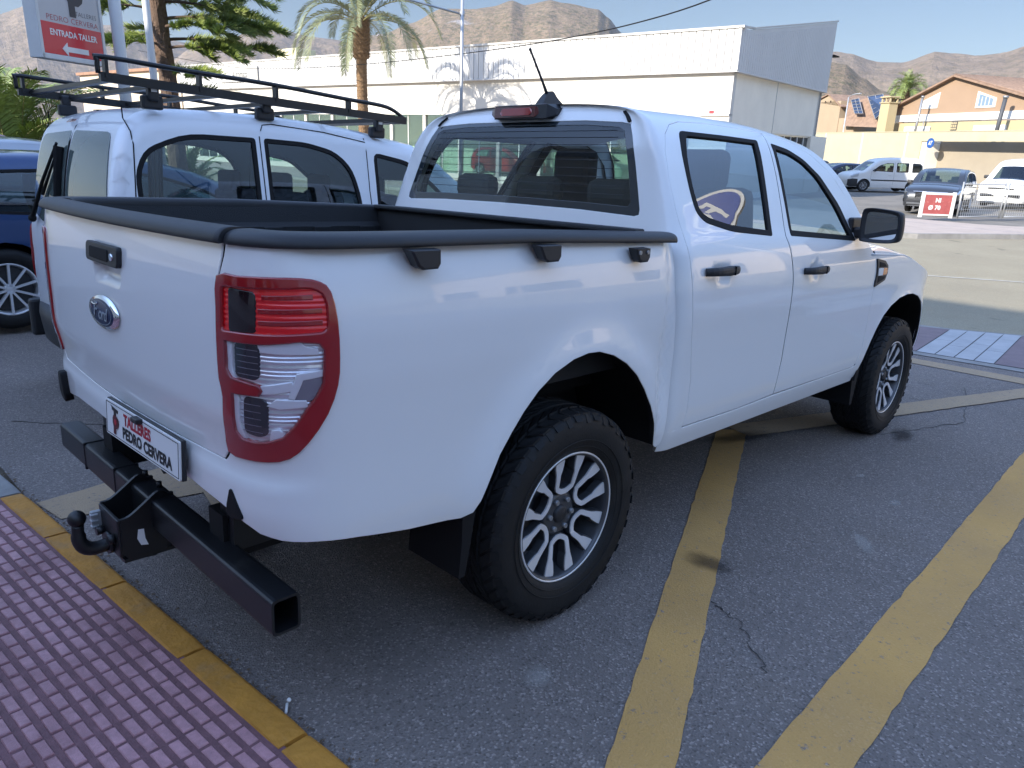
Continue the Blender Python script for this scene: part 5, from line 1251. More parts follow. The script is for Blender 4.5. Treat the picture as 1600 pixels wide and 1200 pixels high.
bp_ = MB(); bp_.add([p for z, dx in ((.30, -.01), (.34, -.05), (.50, -.07), (.56, -.06), (.58, .0)) for p in [(dx + .10 * (abs(y) / .88) ** 4, y, z) for y in [-.89 + k * .089 for k in range(21)]]], [(i * 21 + k, i * 21 + k + 1, (i + 1) * 21 + k + 1, (i + 1) * 21 + k) for i in range(4) for k in range(20)], 0, True)
for sg in (-1, 1): bp_.box((.12, sg * .86, .44), (.34, .07, .26), bev=.02)
bp_.build('rear_bumper', 'black', van)
np_ = MB(); np_.box((-.035, -.40, .80), (.008, .30, .11)); npo = np_.build('number_plate', 'white', van)
# ladder rack
rk = MB()
Mz = lambda x, y, z: (x - vx, y - vy, z)
def rail(y, tw):
    b0, t0 = 1.915, 2.01
    rk.bar(Mz(-.50, y, b0), Mz(1.40, y, 1.865), .035, .045); 
    rk.tube([Mz(*p) for p in smoothp([(-.505, y, 1.93), (-.505, y, 1.99), (-.48, y, 2.01), (-.03, y, 1.995), (.42, y, 1.985), (.93, y, 1.957), (1.20, y, 1.945), (1.31, y, 1.92), (1.40, y, 1.872)], 3, False)], .0125, 8)
    for x, z0, z1 in ((-.47, 1.91, 2.0), (-.0, 1.90, 1.985), (.45, 1.89, 1.975), (.95, 1.875, 1.95)): rk.bar(Mz(x, y, z0), Mz(x, y, z1), .045, .016)
rail(1.90, 1); rail(3.46, 1)
for x, z in ((-.42, 1.915), (-.20, 1.905), (.16, 1.900), (.52, 1.893), (.88, 1.885), (1.33, 1.868)): rk.bar(Mz(x, 1.90, z), Mz(x, 3.46, z), .04, .022)
rk.box(Mz(1.30, 2.68, 1.855), (.16, 1.5, .025))
rko = rk.build('roof_rack', 'blackmetal', van)
for x, z in ((-.24, 1.80), (.40, 1.80), (1.20, 1.755)):
    for y in (1.93, 3.43):
        f = MB(); sg = 1 if y > 2.7 else -1; f.box(Mz(x, y - .02 * sg, z + .02), (.11, .05, .07), bev=.012); f.box(Mz(x, y, z + .07), (.055, .05, .09), bev=.01); fo = f.build('rack_foot', 'black', rko)
        f = MB(); f.box(Mz(x, y + .027 * sg, z + .08), (.03, .003, .018)); f.build('foot_label', 'white', fo)
# ---- generic profiles
def WM(x, y, z, hd): return Matrix.Translation((x, y, z)) @ Matrix.Rotation(radians(hd), 4, 'Z')
suv = [(.04, .40), (.0, .62), (.05, .95), (.16, 1.10), (.32, 1.38), (.52, 1.53), (.9, 1.585), (1.6, 1.61), (2.2, 1.585), (2.75, 1.45), (3.25, 1.12), (3.45, 1.03), (3.9, .98), (4.25, .86), (4.40, .68), (4.42, .45), (4.38, .26)]
suvwin = [roundp([(.48, 1.08), (.62, 1.38), (.78, 1.45), (1.45, 1.49), (1.45, 1.04)], .03, 3), roundp([(1.53, 1.04), (1.53, 1.49), (2.15, 1.47), (2.62, 1.33), (3.05, 1.04)], [.02, .02, .05, .08, .03], 3)]
hatch = [(.04, .38), (.0, .58), (.03, .88), (.12, 1.02), (.28, 1.28), (.48, 1.41), (.9, 1.46), (1.5, 1.47), (2.1, 1.43), (2.6, 1.28), (3.05, 1.00), (3.25, .93), (3.65, .86), (3.92, .74), (4.02, .58), (4.03, .40), (3.98, .24)]
hatwin = [roundp([(.42, .98), (.55, 1.22), (.75, 1.32), (1.38, 1.36), (1.38, .95)], .03, 3), roundp([(1.46, .95), (1.46, 1.36), (2.0, 1.33), (2.45, 1.20), (2.85, .95)], [.02, .02, .05, .08, .03], 3)]
MT['bluecar'] = mat('blue_car_paint', (.02, .055, .16), .35, metal=.3, coat=1.); MT['silver'] = mat('silver_car_paint', (.42, .44, .47), .35, metal=.5, coat=1.); MT['redcar'] = mat('red_car_paint', (.20, .012, .03), .35, coat=1.)
MT['darkcar'] = mat('anthracite_car_paint', (.035, .038, .045), .35, metal=.4, coat=1.); MT['whitecar'] = mat('white_car_paint', (.72, .71, .68), .4, coat=.8); MT['navycar'] = mat('navy_car_paint', (.012, .025, .07), .3, metal=.3, coat=1.)
MT['plategrey'] = mat('unpainted_grey_bumper', (.06, .065, .075), .6)
GL = 'cars parked in a row beyond the van'
make_car('parked_car', 'dark blue car with polished spoked wheels, nearest car beyond the white van', 'car', M4 @ Matrix.Translation((-1.12, 6.05, .05)), [(a * 1.05, b * 1.02) for a, b in hatch], .90, .94, [(.78, .35), (3.42, .35)], [[(a * 1.05, b * 1.02) for a, b in w_] for w_ in hatwin], 'bluecar', glass_seg=[(2, 5), (8, 10)], trim='bluecar', lamps=[('tail_light', [(.03, .78), (.05, .94), (.24, .93), (.17, .79)], 'red')], hubs=10, mirrors=(2.85, 1.0), group=GL, gaps=[[(1.49, .4), (1.49, 1.0)]])
make_car('parked_car', 'silver car standing just behind the dark blue car', 'car', WM(-1.3, 8.9, H(0, 8.9), 0), suv, .90, .98, [(.78, .36), (3.48, .36)], suvwin, 'silver', glass_seg=[(2, 5), (8, 10)], trim='silver', lamps=[('tail_light', [(.03, .88), (.08, 1.04), (.28, 1.03), (.20, .88)], 'red')], hubs=7, mirrors=(2.95, 1.06), group=GL)
make_car('parked_car', 'dark red car mostly hidden behind the silver car', 'car', WM(-1.5, 11.9, H(0, 12), 0), [(a, b * 1.08) for a, b in suv], .90, 1.06, [(.78, .37), (3.48, .37)], [[(a, b * 1.08) for a, b in w_] for w_ in suvwin], 'redcar', glass_seg=[(2, 5), (8, 10)], trim='redcar', hubs=5, mirrors=(2.95, 1.06), group=GL)
# ---- cars in the car park across the street (world frame)
GC = 'cars in the car park across the street'
kang = [(.05, .38), (.0, .60), (.02, 1.0), (.08, 1.45), (.16, 1.72), (.30, 1.81), (.9, 1.84), (1.7, 1.83), (2.35, 1.76), (2.75, 1.58), (3.25, 1.16), (3.42, 1.08), (3.85, 1.0), (4.1, .86), (4.2, .66), (4.21, .45), (4.17, .24)]
kwin = [roundp([(.16, 1.10), (.20, 1.45), (.32, 1.56), (.75, 1.58), (.75, 1.08)], .05, 3), roundp([(.95, 1.08), (.95, 1.58), (1.62, 1.58), (1.62, 1.08)], .04, 3), roundp([(1.80, 1.08), (1.80, 1.56), (2.2, 1.54), (2.55, 1.42), (2.95, 1.12)], [.03, .05, .06, .06, .03], 3)]
def ang(a, b): return math.degrees(math.atan2(b[1] - a[1], b[0] - a[0]))
# kangoo-size van: right side faces the forecourt? its left flank is seen, nose to the left
make_car('parked_van', 'small white glazed van with dark bumpers seen side on by the cream wall', 'van', WM(45.1, 12.0, -.17, 135), kang, .90, 1.05, [(.62, .32), (3.32, .32)], kwin, 'whitecar', tum=.12, r=.12, glass_seg=[(9, 11)], trim='whitecar', hubs=7, mirrors=(2.85, 1.12), group=GC, wheel_mat='silver', lamps=[('headlight', [(3.70, .80), (3.66, .98), (3.95, .92), (4.10, .82), (4.05, .72)], 'silver')], cladding=[(3.68, .26), (3.70, .66), (4.0, .68), (4.2, .62), (4.2, .30), (4.1, .25)], rubber_strip=[(.95, .60), (2.95, .60), (2.95, .66), (.95, .66)], gaps=[[(1.72, .4), (1.72, 1.62)], [(.88, .4), (.88, 1.65)], [(2.98, .45), (3.0, 1.1)]], handles=[(1.95, .92), (1.55, .92)])
make_car('parked_car', 'navy blue hatchback standing behind the small white glazed van', 'car', WM(47.2, 15.6, -.20, 146), hatch, .87, .92, [(.72, .31), (3.25, .31)], hatwin, 'navycar', glass_seg=[(2, 5), (8, 10)], trim='navycar', hubs=7, mirrors=(2.72, .98), group=GC)
make_car('parked_car', 'dark car with a pale roof at the far left of the car park', 'car', WM(49.5, 19.0, -.20, 150), suv, .88, .98, [(.78, .33), (3.48, .33)], suvwin, 'darkcar', glass_seg=[(2, 5), (8, 10)], trim='darkcar', hubs=7, mirrors=(2.95, 1.06), group=GC)
pe, ps, pf_, pw = make_car('parked_car', 'dark grey SUV facing the street behind the red and white board', 'car', WM(33.5, 7.05, -.30, 187), suv, .93, .98, [(.80, .36), (3.45, .36)], suvwin, 'darkcar', glass_seg=[(2, 5), (8, 10)], trim='chrome', hubs=5, mirrors=(2.95, 1.06), group=GC, h=.06, crown=.05, lamps=[('headlight', [(3.92, .78), (3.95, .92), (4.22, .86), (4.36, .76), (4.3, .72)], 'chrome'), ('fog_light', [(4.1, .42), (4.1, .54), (4.36, .52), (4.36, .42)], 'blacksoft')], cladding=[(1.2, .26), (1.25, .40), (3.0, .40), (3.0, .26)])
fr = MB(); fr.box((4.43, 0, .66), (.06, 1.0, .24), bev=.03); fr.build('grille', 'blacksoft', pe)
fr = MB(); fr.box((4.46, 0, .80), (.04, 1.15, .025), bev=.008); fr.box((4.47, 0, .62), (.03, .16, .14), bev=.02)
for z in (.58, .63, .68, .73): fr.box((4.465, 0, z), (.02, .92, .010))
fr.build('grille_trim', 'chrome', pe)
fr = MB(); fr.box((4.46, 0, .44), (.03, .52, .11)); fr.build('number_plate', 'white', pe)
fr = MB(); fr.box((4.44, 0, .36), (.06, 1.5, .08), bev=.02); fr.box((4.43, 0, .28), (.07, 1.4, .03), bev=.01); fr.build('front_bumper', 'plategrey', pe)
vanp = [(.05, .40), (.0, .62), (.0, 1.2), (.03, 1.75), (.12, 1.92), (.35, 1.97), (1.5, 1.99), (2.8, 1.97), (3.35, 1.90), (3.75, 1.66), (4.35, 1.20), (4.55, 1.12), (4.95, 1.02), (5.15, .86), (5.22, .62), (5.20, .42), (5.15, .26)]
vw2 = [roundp([(2.75, 1.15), (2.75, 1.72), (3.25, 1.70), (3.65, 1.5), (4.05, 1.17)], [.03, .04, .06, .06, .03], 3)]
wv, ws_, wf_, ww_ = make_car('parked_van', 'white panel van facing the street behind the wire fence', 'van', WM(40.6, 5.1, -.22, 174), vanp, .98, 1.12, [(.95, .34), (4.25, .34)], vw2, 'whitecar', tum=.10, r=.14, rc=.4, rcw=.2, glass_seg=[(9, 11)], trim='black', hubs=7, mirrors=(4.0, 1.2), group=GC, crown=.07, lamps=[('headlight', [(4.62, .78), (4.66, .98), (4.95, .92), (5.12, .80), (5.08, .72)], 'silver')])
fr = MB(); fr.box((5.25, 0, .80), (.05, 1.0, .06), bev=.02); fr.box((5.25, 0, .52), (.06, 1.5, .12), bev=.02); fr.build('grille', 'blacksoft', wv)
fr = MB(); fr.box((4.98, -.15, 1.07), (.02, .5, .03)); fr.build('bonnet_slot', 'blacksoft', wv)
# ================================================================ showroom building across the street
MT['whitewall'] = mat('white_render', (.60, .575, .52), .85, var=.05, vscale=.8)
MT['shadewall'] = mat('cream_render', (.84, .77, .64), .85, var=.06, vscale=.7)
MT['cladding'] = mat('white_corrugated_cladding', (.56, .555, .54), .5, var=.04, vscale=.6)
MT['coping'] = mat('pale_coping', (.50, .49, .46), .6)
MT['shopglass'] = glass('showroom_glass', (.82, .90, .85), .08)
MT['floor'] = mat('showroom_floor', (.75, .74, .70), .4)
C3 = Vector((27.5, 14.2, 0)); D1 = Vector((-.1099, .9939, 0)); D2 = Vector((.9962, .0869, 0))
BM = Matrix(((-D1.x, -D1.y * -1 if False else D2.x, 0, C3.x), (-D1.y, D2.y, 0, C3.y), (0, 0, 1, 0), (0, 0, 0, 1)))
# local axes: x runs back along the front towards the corner (front points have x<0), y goes in along the gable
wh_b = tag(empty('showroom', BM), 'long white showroom with corrugated cladding and a blank gable across the street', 'building')
LF = 44.; GZ = -.4
cl = MB(); nn = int(LF / .33)
vs = []
for k in range(nn + 1):
    x = -LF + k * (LF + .22) / nn
    for dx, dy in ((0, -.22), (.004, -.15), (.034, -.15), (.038, -.22)): vs.append((x + dx, dy))
vs = [v for v in vs if v[0] <= .22] + [(.22, -.22)]
V = [(x, y, z) for z in (4.80, 6.36) for x, y in vs]; n = len(vs)
cl.add(V, [(k, k + 1, n + k + 1, n + k) for k in range(n - 1)]); cl.box((-LF / 2, -.12, 4.77), (LF + .4, .26, .06)); 
cl.build('cladding', 'cladding', wh_b)
cp = MB(); cp.box((-LF / 2 + .1, -.14, 6.40), (LF + .44, .28, .09)); cp.build('coping', 'coping', wh_b)
gc = MB(); gp = [(-.26, 4.80), (11.2, 4.80), (11.2, 8.05), (1.2, 6.46), (.6, 6.36), (-.26, 6.36)]
gc.prism(gp, .12, .22, 'x'); 
for k in range(52): gc.bar((.225, -.1 + k * .22, 4.82), (.225, -.1 + k * .22, 6.30 + max(0, (k * .22 - 1.3)) * .158), .03, .012)
gc.box((.12, 5.5, 4.77), (.24, 11.4, .06)); gc.build('gable_cladding', 'cladding', wh_b)
gk = MB(); gk.bar((.17, 1.1, 6.50), (.17, 11.3, 8.12), .16, .08); gk.bar((.17, -.3, 6.40), (.17, 1.1, 6.50), .14, .07); gk.build('gable_coping', 'coping', wh_b)
wb = MB(); wb.box((-LF / 2, .15, 3.96), (LF, .30, 1.62)); wb.box((-LF / 2, .15, -.20), (LF, .3, .5)); wb.box((-.75, .15, 1.6), (1.5, .3, 3.1)); wb.box((-43.4, .15, 1.6), (1.2, .3, 3.1))
wb.box((-LF / 2, .10, 3.12), (LF, .36, .08)); wb.build('wall', 'whitewall', wh_b)
gw = MB(); gw.box((-.16, 2.55, 2.15), (.30, 4.7, 5.2)); gw.box((-.16, 7.8, .55), (.30, 5.8, 2.0)); gw.box((-.16, 7.8, 3.66), (.30, 5.8, 2.2)); gw.build('gable_wall', 'shadewall', wh_b)
gj = MB(); gj.box((.0, 4.92, 3.6), (.02, .04, 2.3)); gj.build('drain_pipe', 'coping', wh_b)
gwn = MB()
for k in range(7): gwn.box((-.14, 5.0 + k * .933, 2.05), (.10, .07, 1.02))
gwn.box((-.14, 7.8, 2.53), (.10, 5.6, .07)); gwn.box((-.14, 7.8, 1.58), (.10, 5.6, .07)); w_ = gwn.build('window', 'whitecar', wh_b); pn = MB(); pn.box((-.14, 7.8, 2.05), (.02, 5.5, .95)); pn.build('pane', 'darkglass', w_)
rf = MB(); [rf.add([(-LF, a, 6.3 + a * .148), (.2, a, 6.3 + a * .148), (.2, b, 6.3 + b * .148), (-LF, b, 6.3 + b * .148)], [(0, 1, 2, 3)]) for a, b in ((.2, 2.2), (4.2, 6.0), (8.0, 11))]; rf.box((-LF / 2, 11, 3.5), (LF, .3, 8.6)); rf.box((-LF, 5.6, 3), (.3, 11, 6.6)); rf.box((-.3, 10.9, 2.9), (.6, .4, 6.5)); rf.build('roof', 'coping', wh_b)
it = MB(); it.add([(-LF + .3, .3, .02), (-.3, .3, .02), (-.3, 9, .02), (-LF + .3, 9, .02)], [(0, 1, 2, 3)]); it.build('showroom_floor', 'floor', wh_b)
it = MB(); it.add([(-LF + .3, 3.3, .0), (-.3, 3.3, .0), (-.3, 3.3, 4.4), (-LF + .3, 3.3, 4.4)], [(0, 1, 2, 3)]); it.build('inner_wall', mat('inner_wall', (.66, .70, .64), .9), wh_b)
k = 0; xw = -1.5
while xw > -42.5:
    x1 = xw - 2.72; pl_ = MB(); pl_.box((xw - .11, .12, 1.56), (.22, .24, 3.03), bev=.01); pl_.build('pillar', 'whitewall', wh_b)
    f = MB(); f.box(((xw - .22 + x1) / 2, .10, 1.56), (xw - .22 - x1, .012, 3.03)); f.build('showroom_window', 'shopglass', wh_b)
    f = MB(); f.box(((xw - .22 + x1) / 2, .09, 1.56), (.045, .04, 3.03)); f.build('mullion', 'whitecar', wh_b)
    xw = x1; k += 1
sg_ = MB(); sg_.box((-35.7, -.30, 5.62), (4.6, .06, .95)); so = sg_.build('sign_board', 'coping', wh_b); so['label'] = 'grey fascia board reading Automaza'
MS = Matrix(((1, 0, 0, -35.7), (0, 0, -1, -.335), (0, 1, 0, 5.60), (0, 0, 0, 1)))
MT['signgrey'] = mat('grey_lettering', (.10, .10, .10), .5)
fit_text('Automaza', -.75, 1.15, -.22, .26, .0, 'signgrey', so, MS, .01)
tk = MB(); tk.box((-32.5, 2.2, 6.9), (2.2, 1.6, .75), bev=.03); tk.build('roof_box', mat('cream_box', (.62, .56, .36), .7), wh_b)
sg_ = MB(); sg_.box((-.85, -.02, 3.2), (.42, .03, .27)); s1 = sg_.build('wall_sign', 'whitecar', wh_b); sg_ = MB(); sg_.box((-.79, -.038, 3.2), (.22, .006, .17)); sg_.build('sign_panel', 'redpanel', s1)
sg_ = MB(); sg_.box((.1, 11.75, 6.55), (.35, .9, .05)); sg_.build('gable_bracket', 'blacksoft', wh_b)
lwm = MB(); lwm.box((-.1, 11.6, 1.1), (.3, 2.5, 3.0)); tag(lwm.build('boundary_wall', 'shadewall'), 'short grey wall joined to the far end of the showroom gable', 'wall').matrix_world = BM
# two cars behind the showroom glass
GS = 'cars displayed behind the showroom glass'
def BW(x, y, z, hd): return BM @ Matrix.Translation((x, y, z)) @ Matrix.Rotation(radians(hd), 4, 'Z')
MT['redshow'] = mat('red_showroom_paint', (.55, .02, .02), .3, coat=1.)
make_car('display_car', 'red car displayed inside the showroom, seen through the rear window of the pickup', 'car', BW(-15.2, 1.75, .03, 4), hatch, .87, .92, [(.72, .31), (3.25, .31)], hatwin, 'redshow', glass_seg=[(2, 5), (8, 10)], trim='redshow', hubs=7, group=GS, interior=False, h=.12)
make_car('display_car', 'pale green car displayed inside the showroom, right of the red one', 'car', BW(-9.6, 1.75, .03, 3), hatch, .87, .92, [(.72, .31), (3.25, .31)], hatwin, mat('pale_green_paint', (.30, .42, .36), .3, coat=1.), glass_seg=[(2, 5), (8, 10)], trim='silver', hubs=7, group=GS, interior=False, h=.12)
# low building further along the street
lb = MB(); lb.box((-LF - 9, 4.0, 2.95), (17.5, 8, 6.6)); lbo = tag(empty('low_building', BM), 'low cream building with a tiled edge left of the showroom', 'building'); lb.build('wall', mat('sunlit_cream', (.62, .52, .40), .85, var=.06, vscale=.6), lbo)
lb = MB(); lb.box((-LF - 9, 3.9, 6.35), (17.8, 8.3, .22)); lb.build('roof', mat('terracotta', (.30, .17, .11), .85, var=.2, vscale=3), lbo)
for k in range(4): lb = MB(); lb.box((-LF - 3 - k * 4, -.02, 2.6), (1.6, .06, 1.6)); lb.build('window', 'darkglass', lbo)
# ================================================================ boundary wall, houses and street things on the right
FA = Vector((64.70, 25.87, -.35)); DU = Vector((-.52765, -.84946, 0)); DB = Vector((.84946, -.52765, 0))
FM = Matrix(((DU.x, DB.x, 0, FA.x), (DU.y, DB.y, 0, FA.y), (0, 0, 1, FA.z), (0, 0, 0, 1)))
MT['creamwall'] = mat('cream_wall_paint', (.43, .39, .27), .88, var=.07, vscale=.7, dirt=(.38, .31, .20), dscale=.5, dlo=.62, dhi=.8)
bwl = tag(empty('boundary_wall', FM), 'long cream boundary wall of tall panels behind the car park', 'wall')
zt_ = 3.88
m_ = MB(); m_.box((2.3, .15, 1.7), (11.0 + 7, .30, 4.35)); m_.build('wall_panel', 'creamwall', bwl)
m_ = MB(); m_.box((26.3, .15, 3.55), (30, .30, .62)); m_.build('beam', 'creamwall', bwl)
m_ = MB(); m_.box((26.3, 1.35, 1.4), (30, .20, 3.7)); m_.build('recessed_wall', mat('recess_tan', (.31, .265, .20), .9, var=.08, vscale=.6), bwl)  # one even tan, darker than the cream wall around it
m_ = MB(); m_.box((11.5, .75, 1.5), (.5, 1.3, 3.6)); m_.build('pier', 'shadewall', bwl)
m_ = MB(); 
for u in (0.2, 4.93, 9.85): m_.box((u, -.02, 1.72), (.16, .06, 4.25))
m_.build('joint', 'coping', bwl)
m_ = MB(); m_.box((15, .15, 3.90), (43, .36, .05)); m_.build('coping', 'creamwall', bwl)
rs = tag(empty('round_sign', FM @ Matrix.Translation((12.6, -.35, 3.10))), 'round blue sign with white figures on the cream wall pier', 'sign')
m_ = MB(); m_.tube([(0, 0, 0), (0, -.03, 0)], .34, 28); d_ = m_.build('disc', mat('sign_blue', (.02, .08, .28), .5), rs); m_ = MB(); m_.tube([(0, .02, 0), (0, .85, 0)], .03, 6); m_.build('bracket', 'galv', rs)
MR = Matrix(((1, 0, 0, 0), (0, 0, -1, -.035), (0, 1, 0, 0), (0, 0, 0, 1)))
fit_text('AT', -.19, .19, -.13, .15, .0, 'whitecar', d_, MR, .03, .3)
MT['tanwall'] = mat('tan_render', (.31, .215, .145), .88, var=.05, vscale=.5); MT['yelwall'] = mat('yellow_render', (.42, .345, .205), .88, var=.05, vscale=.5); MT['roof'] = mat('clay_roof_tiles', (.25, .165, .115), .85, var=.3, vscale=2.5, bump=.5, bscale=8)
hs_ = tag(empty('gabled_house', FM @ Matrix.Translation((0, 14, 0))), 'tan gabled house with white window surrounds and a clay tile roof', 'house')
pk = (-1.86, 9.2); el_ = (-9.4, 6.55); er_ = (13.5, 4.45 + .35)
m_ = MB(); m_.prism([(-9.3, 6.05), (13.0, 6.05), (13.0, 4.9), er_[:1] + (4.9,), pk, el_][0:1] + [(13.0, 6.05), (9.5, 6.05), pk, (-9.3, 6.75)], 0, 9, 'y'); m_.build('gable_wall', 'tanwall', hs_)
m_ = MB(); m_.box((1.8, 4.5, 2.5), (22.2, 9.1, 5.7)); m_.build('wall', 'yelwall', hs_)
m_ = MB(); m_.box((1.8, -.06, 5.78), (22.4, .14, .62)); m_.build('string_course', 'whitecar', hs_)
m_ = MB()
def slope(mb, a, b, y0, y1, t=.16, mi=0):
    dx, dz = b[0] - a[0], b[1] - a[1]; l = hypot(dx, dz); nx, nz = -dz / l * t, dx / l * t
    mb.add([(a[0], y0, a[1]), (b[0], y0, b[1]), (b[0] + nx, y0, b[1] + nz), (a[0] + nx, y0, a[1] + nz), (a[0], y1, a[1]), (b[0], y1, b[1]), (b[0] + nx, y1, b[1] + nz), (a[0] + nx, y1, a[1] + nz)], [(0, 1, 2, 3), (4, 7, 6, 5), (3, 2, 6, 7), (0, 4, 5, 1), (0, 3, 7, 4), (1, 5, 6, 2)], mi)
def tiles(mb, a, b, y0, y1, n, r=.09):
    for k in range(n): y = y0 + (y1 - y0) * (k + .5) / n; mb.tube([(a[0], y, a[1]), (b[0], y, b[1])], r, 6)
slope(m_, (-9.8, 6.50), pk, -.5, 9.6); slope(m_, pk, (13.6, 4.75 + .35), -.5, 9.6); tiles(m_, (-9.8, 6.70), (pk[0], pk[1] + .2), -.4, 9.5, 30); tiles(m_, (pk[0], pk[1] + .2), (13.6, 5.32), -.4, 9.5, 30); m_.build('roof', 'roof', hs_)
m_ = MB(); m_.prism([(-5.6, 6.6), (-3.6, 6.6), (-3.5, 8.0), (-5.5, 7.3)], -.06, .02, 'y'); m_.build('window_surround', 'whitecar', hs_)
m_ = MB(); m_.prism([(.85, 6.45), (2.95, 6.45), (2.95, 7.2), (.85, 7.85)], -.06, .02, 'y'); ww_2 = m_.build('window_surround', 'whitecar', hs_)
m_ = MB(); m_.prism([(1.15, 6.62), (2.65, 6.62), (2.65, 7.15), (1.15, 7.6)], -.09, -.05, 'y'); m_.build('pane', mat('blue_grey_pane', (.18, .25, .33), .2), ww_2)
m_ = MB()
for u in (1.5, 1.9, 2.3): m_.box((u, -.10, 6.98), (.05, .03, .75))
m_.build('window_bar', 'whitecar', ww_2)
m_ = MB(); m_.box((-1.05, -.06, 4.98), (.7, .08, .75)); m_.build('vent_grid', 'plategrey', hs_)
m_ = MB()
for i in range(3):
    for j in range(3): m_.box((-1.27 + i * .22, -.12, 4.76 + j * .23), (.16, .03, .17))
m_.build('vent_block', 'yelwall', hs_)
m_ = MB(); m_.box((2.9, -.06, 4.75), (3.4, .1, .5)); m_.box((-5.6, -.06, 4.75), (3.4, .1, .5)); w_ = m_.build('window_surround', 'whitecar', hs_); m_ = MB(); m_.box((2.9, -.11, 4.62), (3.0, .04, .36)); m_.box((-5.6, -.11, 4.62), (3.0, .04, .36)); m_.build('shutter', 'coping', w_)
ch = tag(empty('chimney', FM @ Matrix.Translation((-8.4, 12.6, 0))), 'tall yellow chimney with an arched cap beside the tan gabled house', 'chimney')
m_ = MB(); m_.box((0, 0, 3.6), (1.25, 1.0, 7.2), bev=.02); m_.build('stack', 'yelwall', ch); m_ = MB(); m_.box((0, 0, 7.72), (1.45, 1.2, .14), bev=.03)
for sx in (-.55, 0, .55): m_.box((sx, -.4, 7.42), (.16, .12, .5)); m_.box((sx, .4, 7.42), (.16, .12, .5))
m_.box((0, 0, 7.2), (1.45, 1.2, .08)); m_.build('cap', 'yelwall', ch)
for (u, d, z0, z1, r, lb_) in ((-4.2, 12.5, 3.0, 7.45, .11, 'leaning grey flue pipe rising in front of the left gable window'), (5.05, 12.5, 3.0, 7.0, .16, 'thick dark post in front of the right end of the gabled house')):
    f_ = tag(empty('roof_pipe' if r < .12 else 'post', FM @ Matrix.Translation((u, d, z0))), lb_, 'pipe' if r < .12 else 'post')
    m_ = MB(); m_.tube([(0, 0, 0), (.25, 0, z1 - z0)], r, 10); m_.build('shaft', 'plategrey' if r > .12 else 'grey', f_)
    m_ = MB(); m_.tube([(.25, 0, z1 - z0), (.26, 0, z1 - z0 + .18)], r * 1.35, 10); m_.build('cap', 'grey', f_)
    if r < .12: m_ = MB(); m_.tube([(.75, .1, -.2), (.85, .1, 2.6)], .04, 6); m_.build('aerial_rod', 'grey', f_)
h2 = tag(empty('terrace_house', FM @ Matrix.Translation((0, 16, 0))), 'peach house with solar panels on its tiled roof beside the showroom gable', 'house')
MT['peach'] = mat('peach_render', (.34, .26, .175), .88, var=.06, vscale=.6)
m_ = MB(); m_.box((-23.0, 3, 4.0), (4.6, 6, 8.2)); m_.prism([(-25.3, 8.1), (-20.7, 7.5), (-23.1, 8.75)], 0, 6, 'y'); m_.build('wall', 'peach', h2)
m_ = MB(); slope(m_, (-25.6, 8.2), (-23.1, 8.85), -.2, 6.2, .12); slope(m_, (-23.1, 8.85), (-20.3, 7.35), -.2, 6.2, .12); m_.build('roof', 'roof', h2)
m_ = MB()
for u in (-23.6, -22.6): m_.box((u, -.02, 8.1), (.14, .05, .2))
m_.build('vent', 'blacksoft', h2)
m_ = MB(); m_.box((-19.3, 1.6, 3.2), (2.8, 3, 6.0)); m_.box((-14.9, 4, 2.6), (8.0, 5, 4.4)); m_.build('wall', 'peach', h2)
m_ = MB(); m_.add([(-20.7, 1.0, 7.9), (-17.5, 1.0, 8.3), (-11.2, -.6, 5.0), (-18.9, -.6, 5.3)], [(0, 1, 2, 3)]); m_.add([(-20.7, 6, 8.0), (-17.5, 6, 8.4), (-17.5, 1.0, 8.3), (-20.7, 1.0, 7.9)], [(0, 1, 2, 3)]); m_.add([(-17.6, 1.2, 8.4), (-14.6, 1.4, 8.5), (-11.2, -.6, 6.3), (-11.0, -.8, 5.0)], [(0, 1, 2, 3)]); m_.build('roof', 'roof', h2)
MT['solar'] = mat('solar_cell', (.018, .03, .07), .12, coat=.8)
for P in ([(-19.25, .2, 8.12), (-17.95, .2, 8.24), (-15.9, -.5, 6.55), (-17.3, -.5, 6.60)], [(-17.15, .7, 8.40), (-14.9, .8, 8.55), (-11.9, -.9, 6.80), (-13.2, -.95, 5.9)]):
    m_ = MB(); m_.add(P + [(a, b + .1, c - .1) for a, b, c in P], [(0, 1, 2, 3), (4, 7, 6, 5), (0, 4, 5, 1), (1, 5, 6, 2), (2, 6, 7, 3), (3, 7, 4, 0)]); so_ = m_.build('solar_panel', 'solar', h2)
    m_ = MB(); a, b, c, d = (Vector(p) for p in P)
    for k in range(6): t = k / 5; m_.bar(a.lerp(d, t) + Vector((0, -.03, .03)), b.lerp(c, t) + Vector((0, -.03, .03)), .05, .03)
    for t in (0, .5, 1): m_.bar(a.lerp(b, t) + Vector((0, -.03, .03)), d.lerp(c, t) + Vector((0, -.03, .03)), .05, .03)
    m_.build('panel_frame', 'galv', so_)
sl_ = tag(empty('street_lamp', FM @ Matrix.Translation((-5.8, 6, 0))), 'thin pale street lamp behind the cream wall near the solar panels', 'street lamp')
m_ = MB(); m_.tube([(0, 0, 0), (-.05, 0, 7.3)], .06, 8); m_.tube([(-.05, 0, 7.3), (.5, 0, 7.5), (1.1, 0, 7.55)], .035, 6); m_.build('pole', 'galv', sl_); m_ = MB(); m_.box((1.3, 0, 7.53), (.6, .22, .10), bev=.03); m_.build('lamp_head', 'galv', sl_)
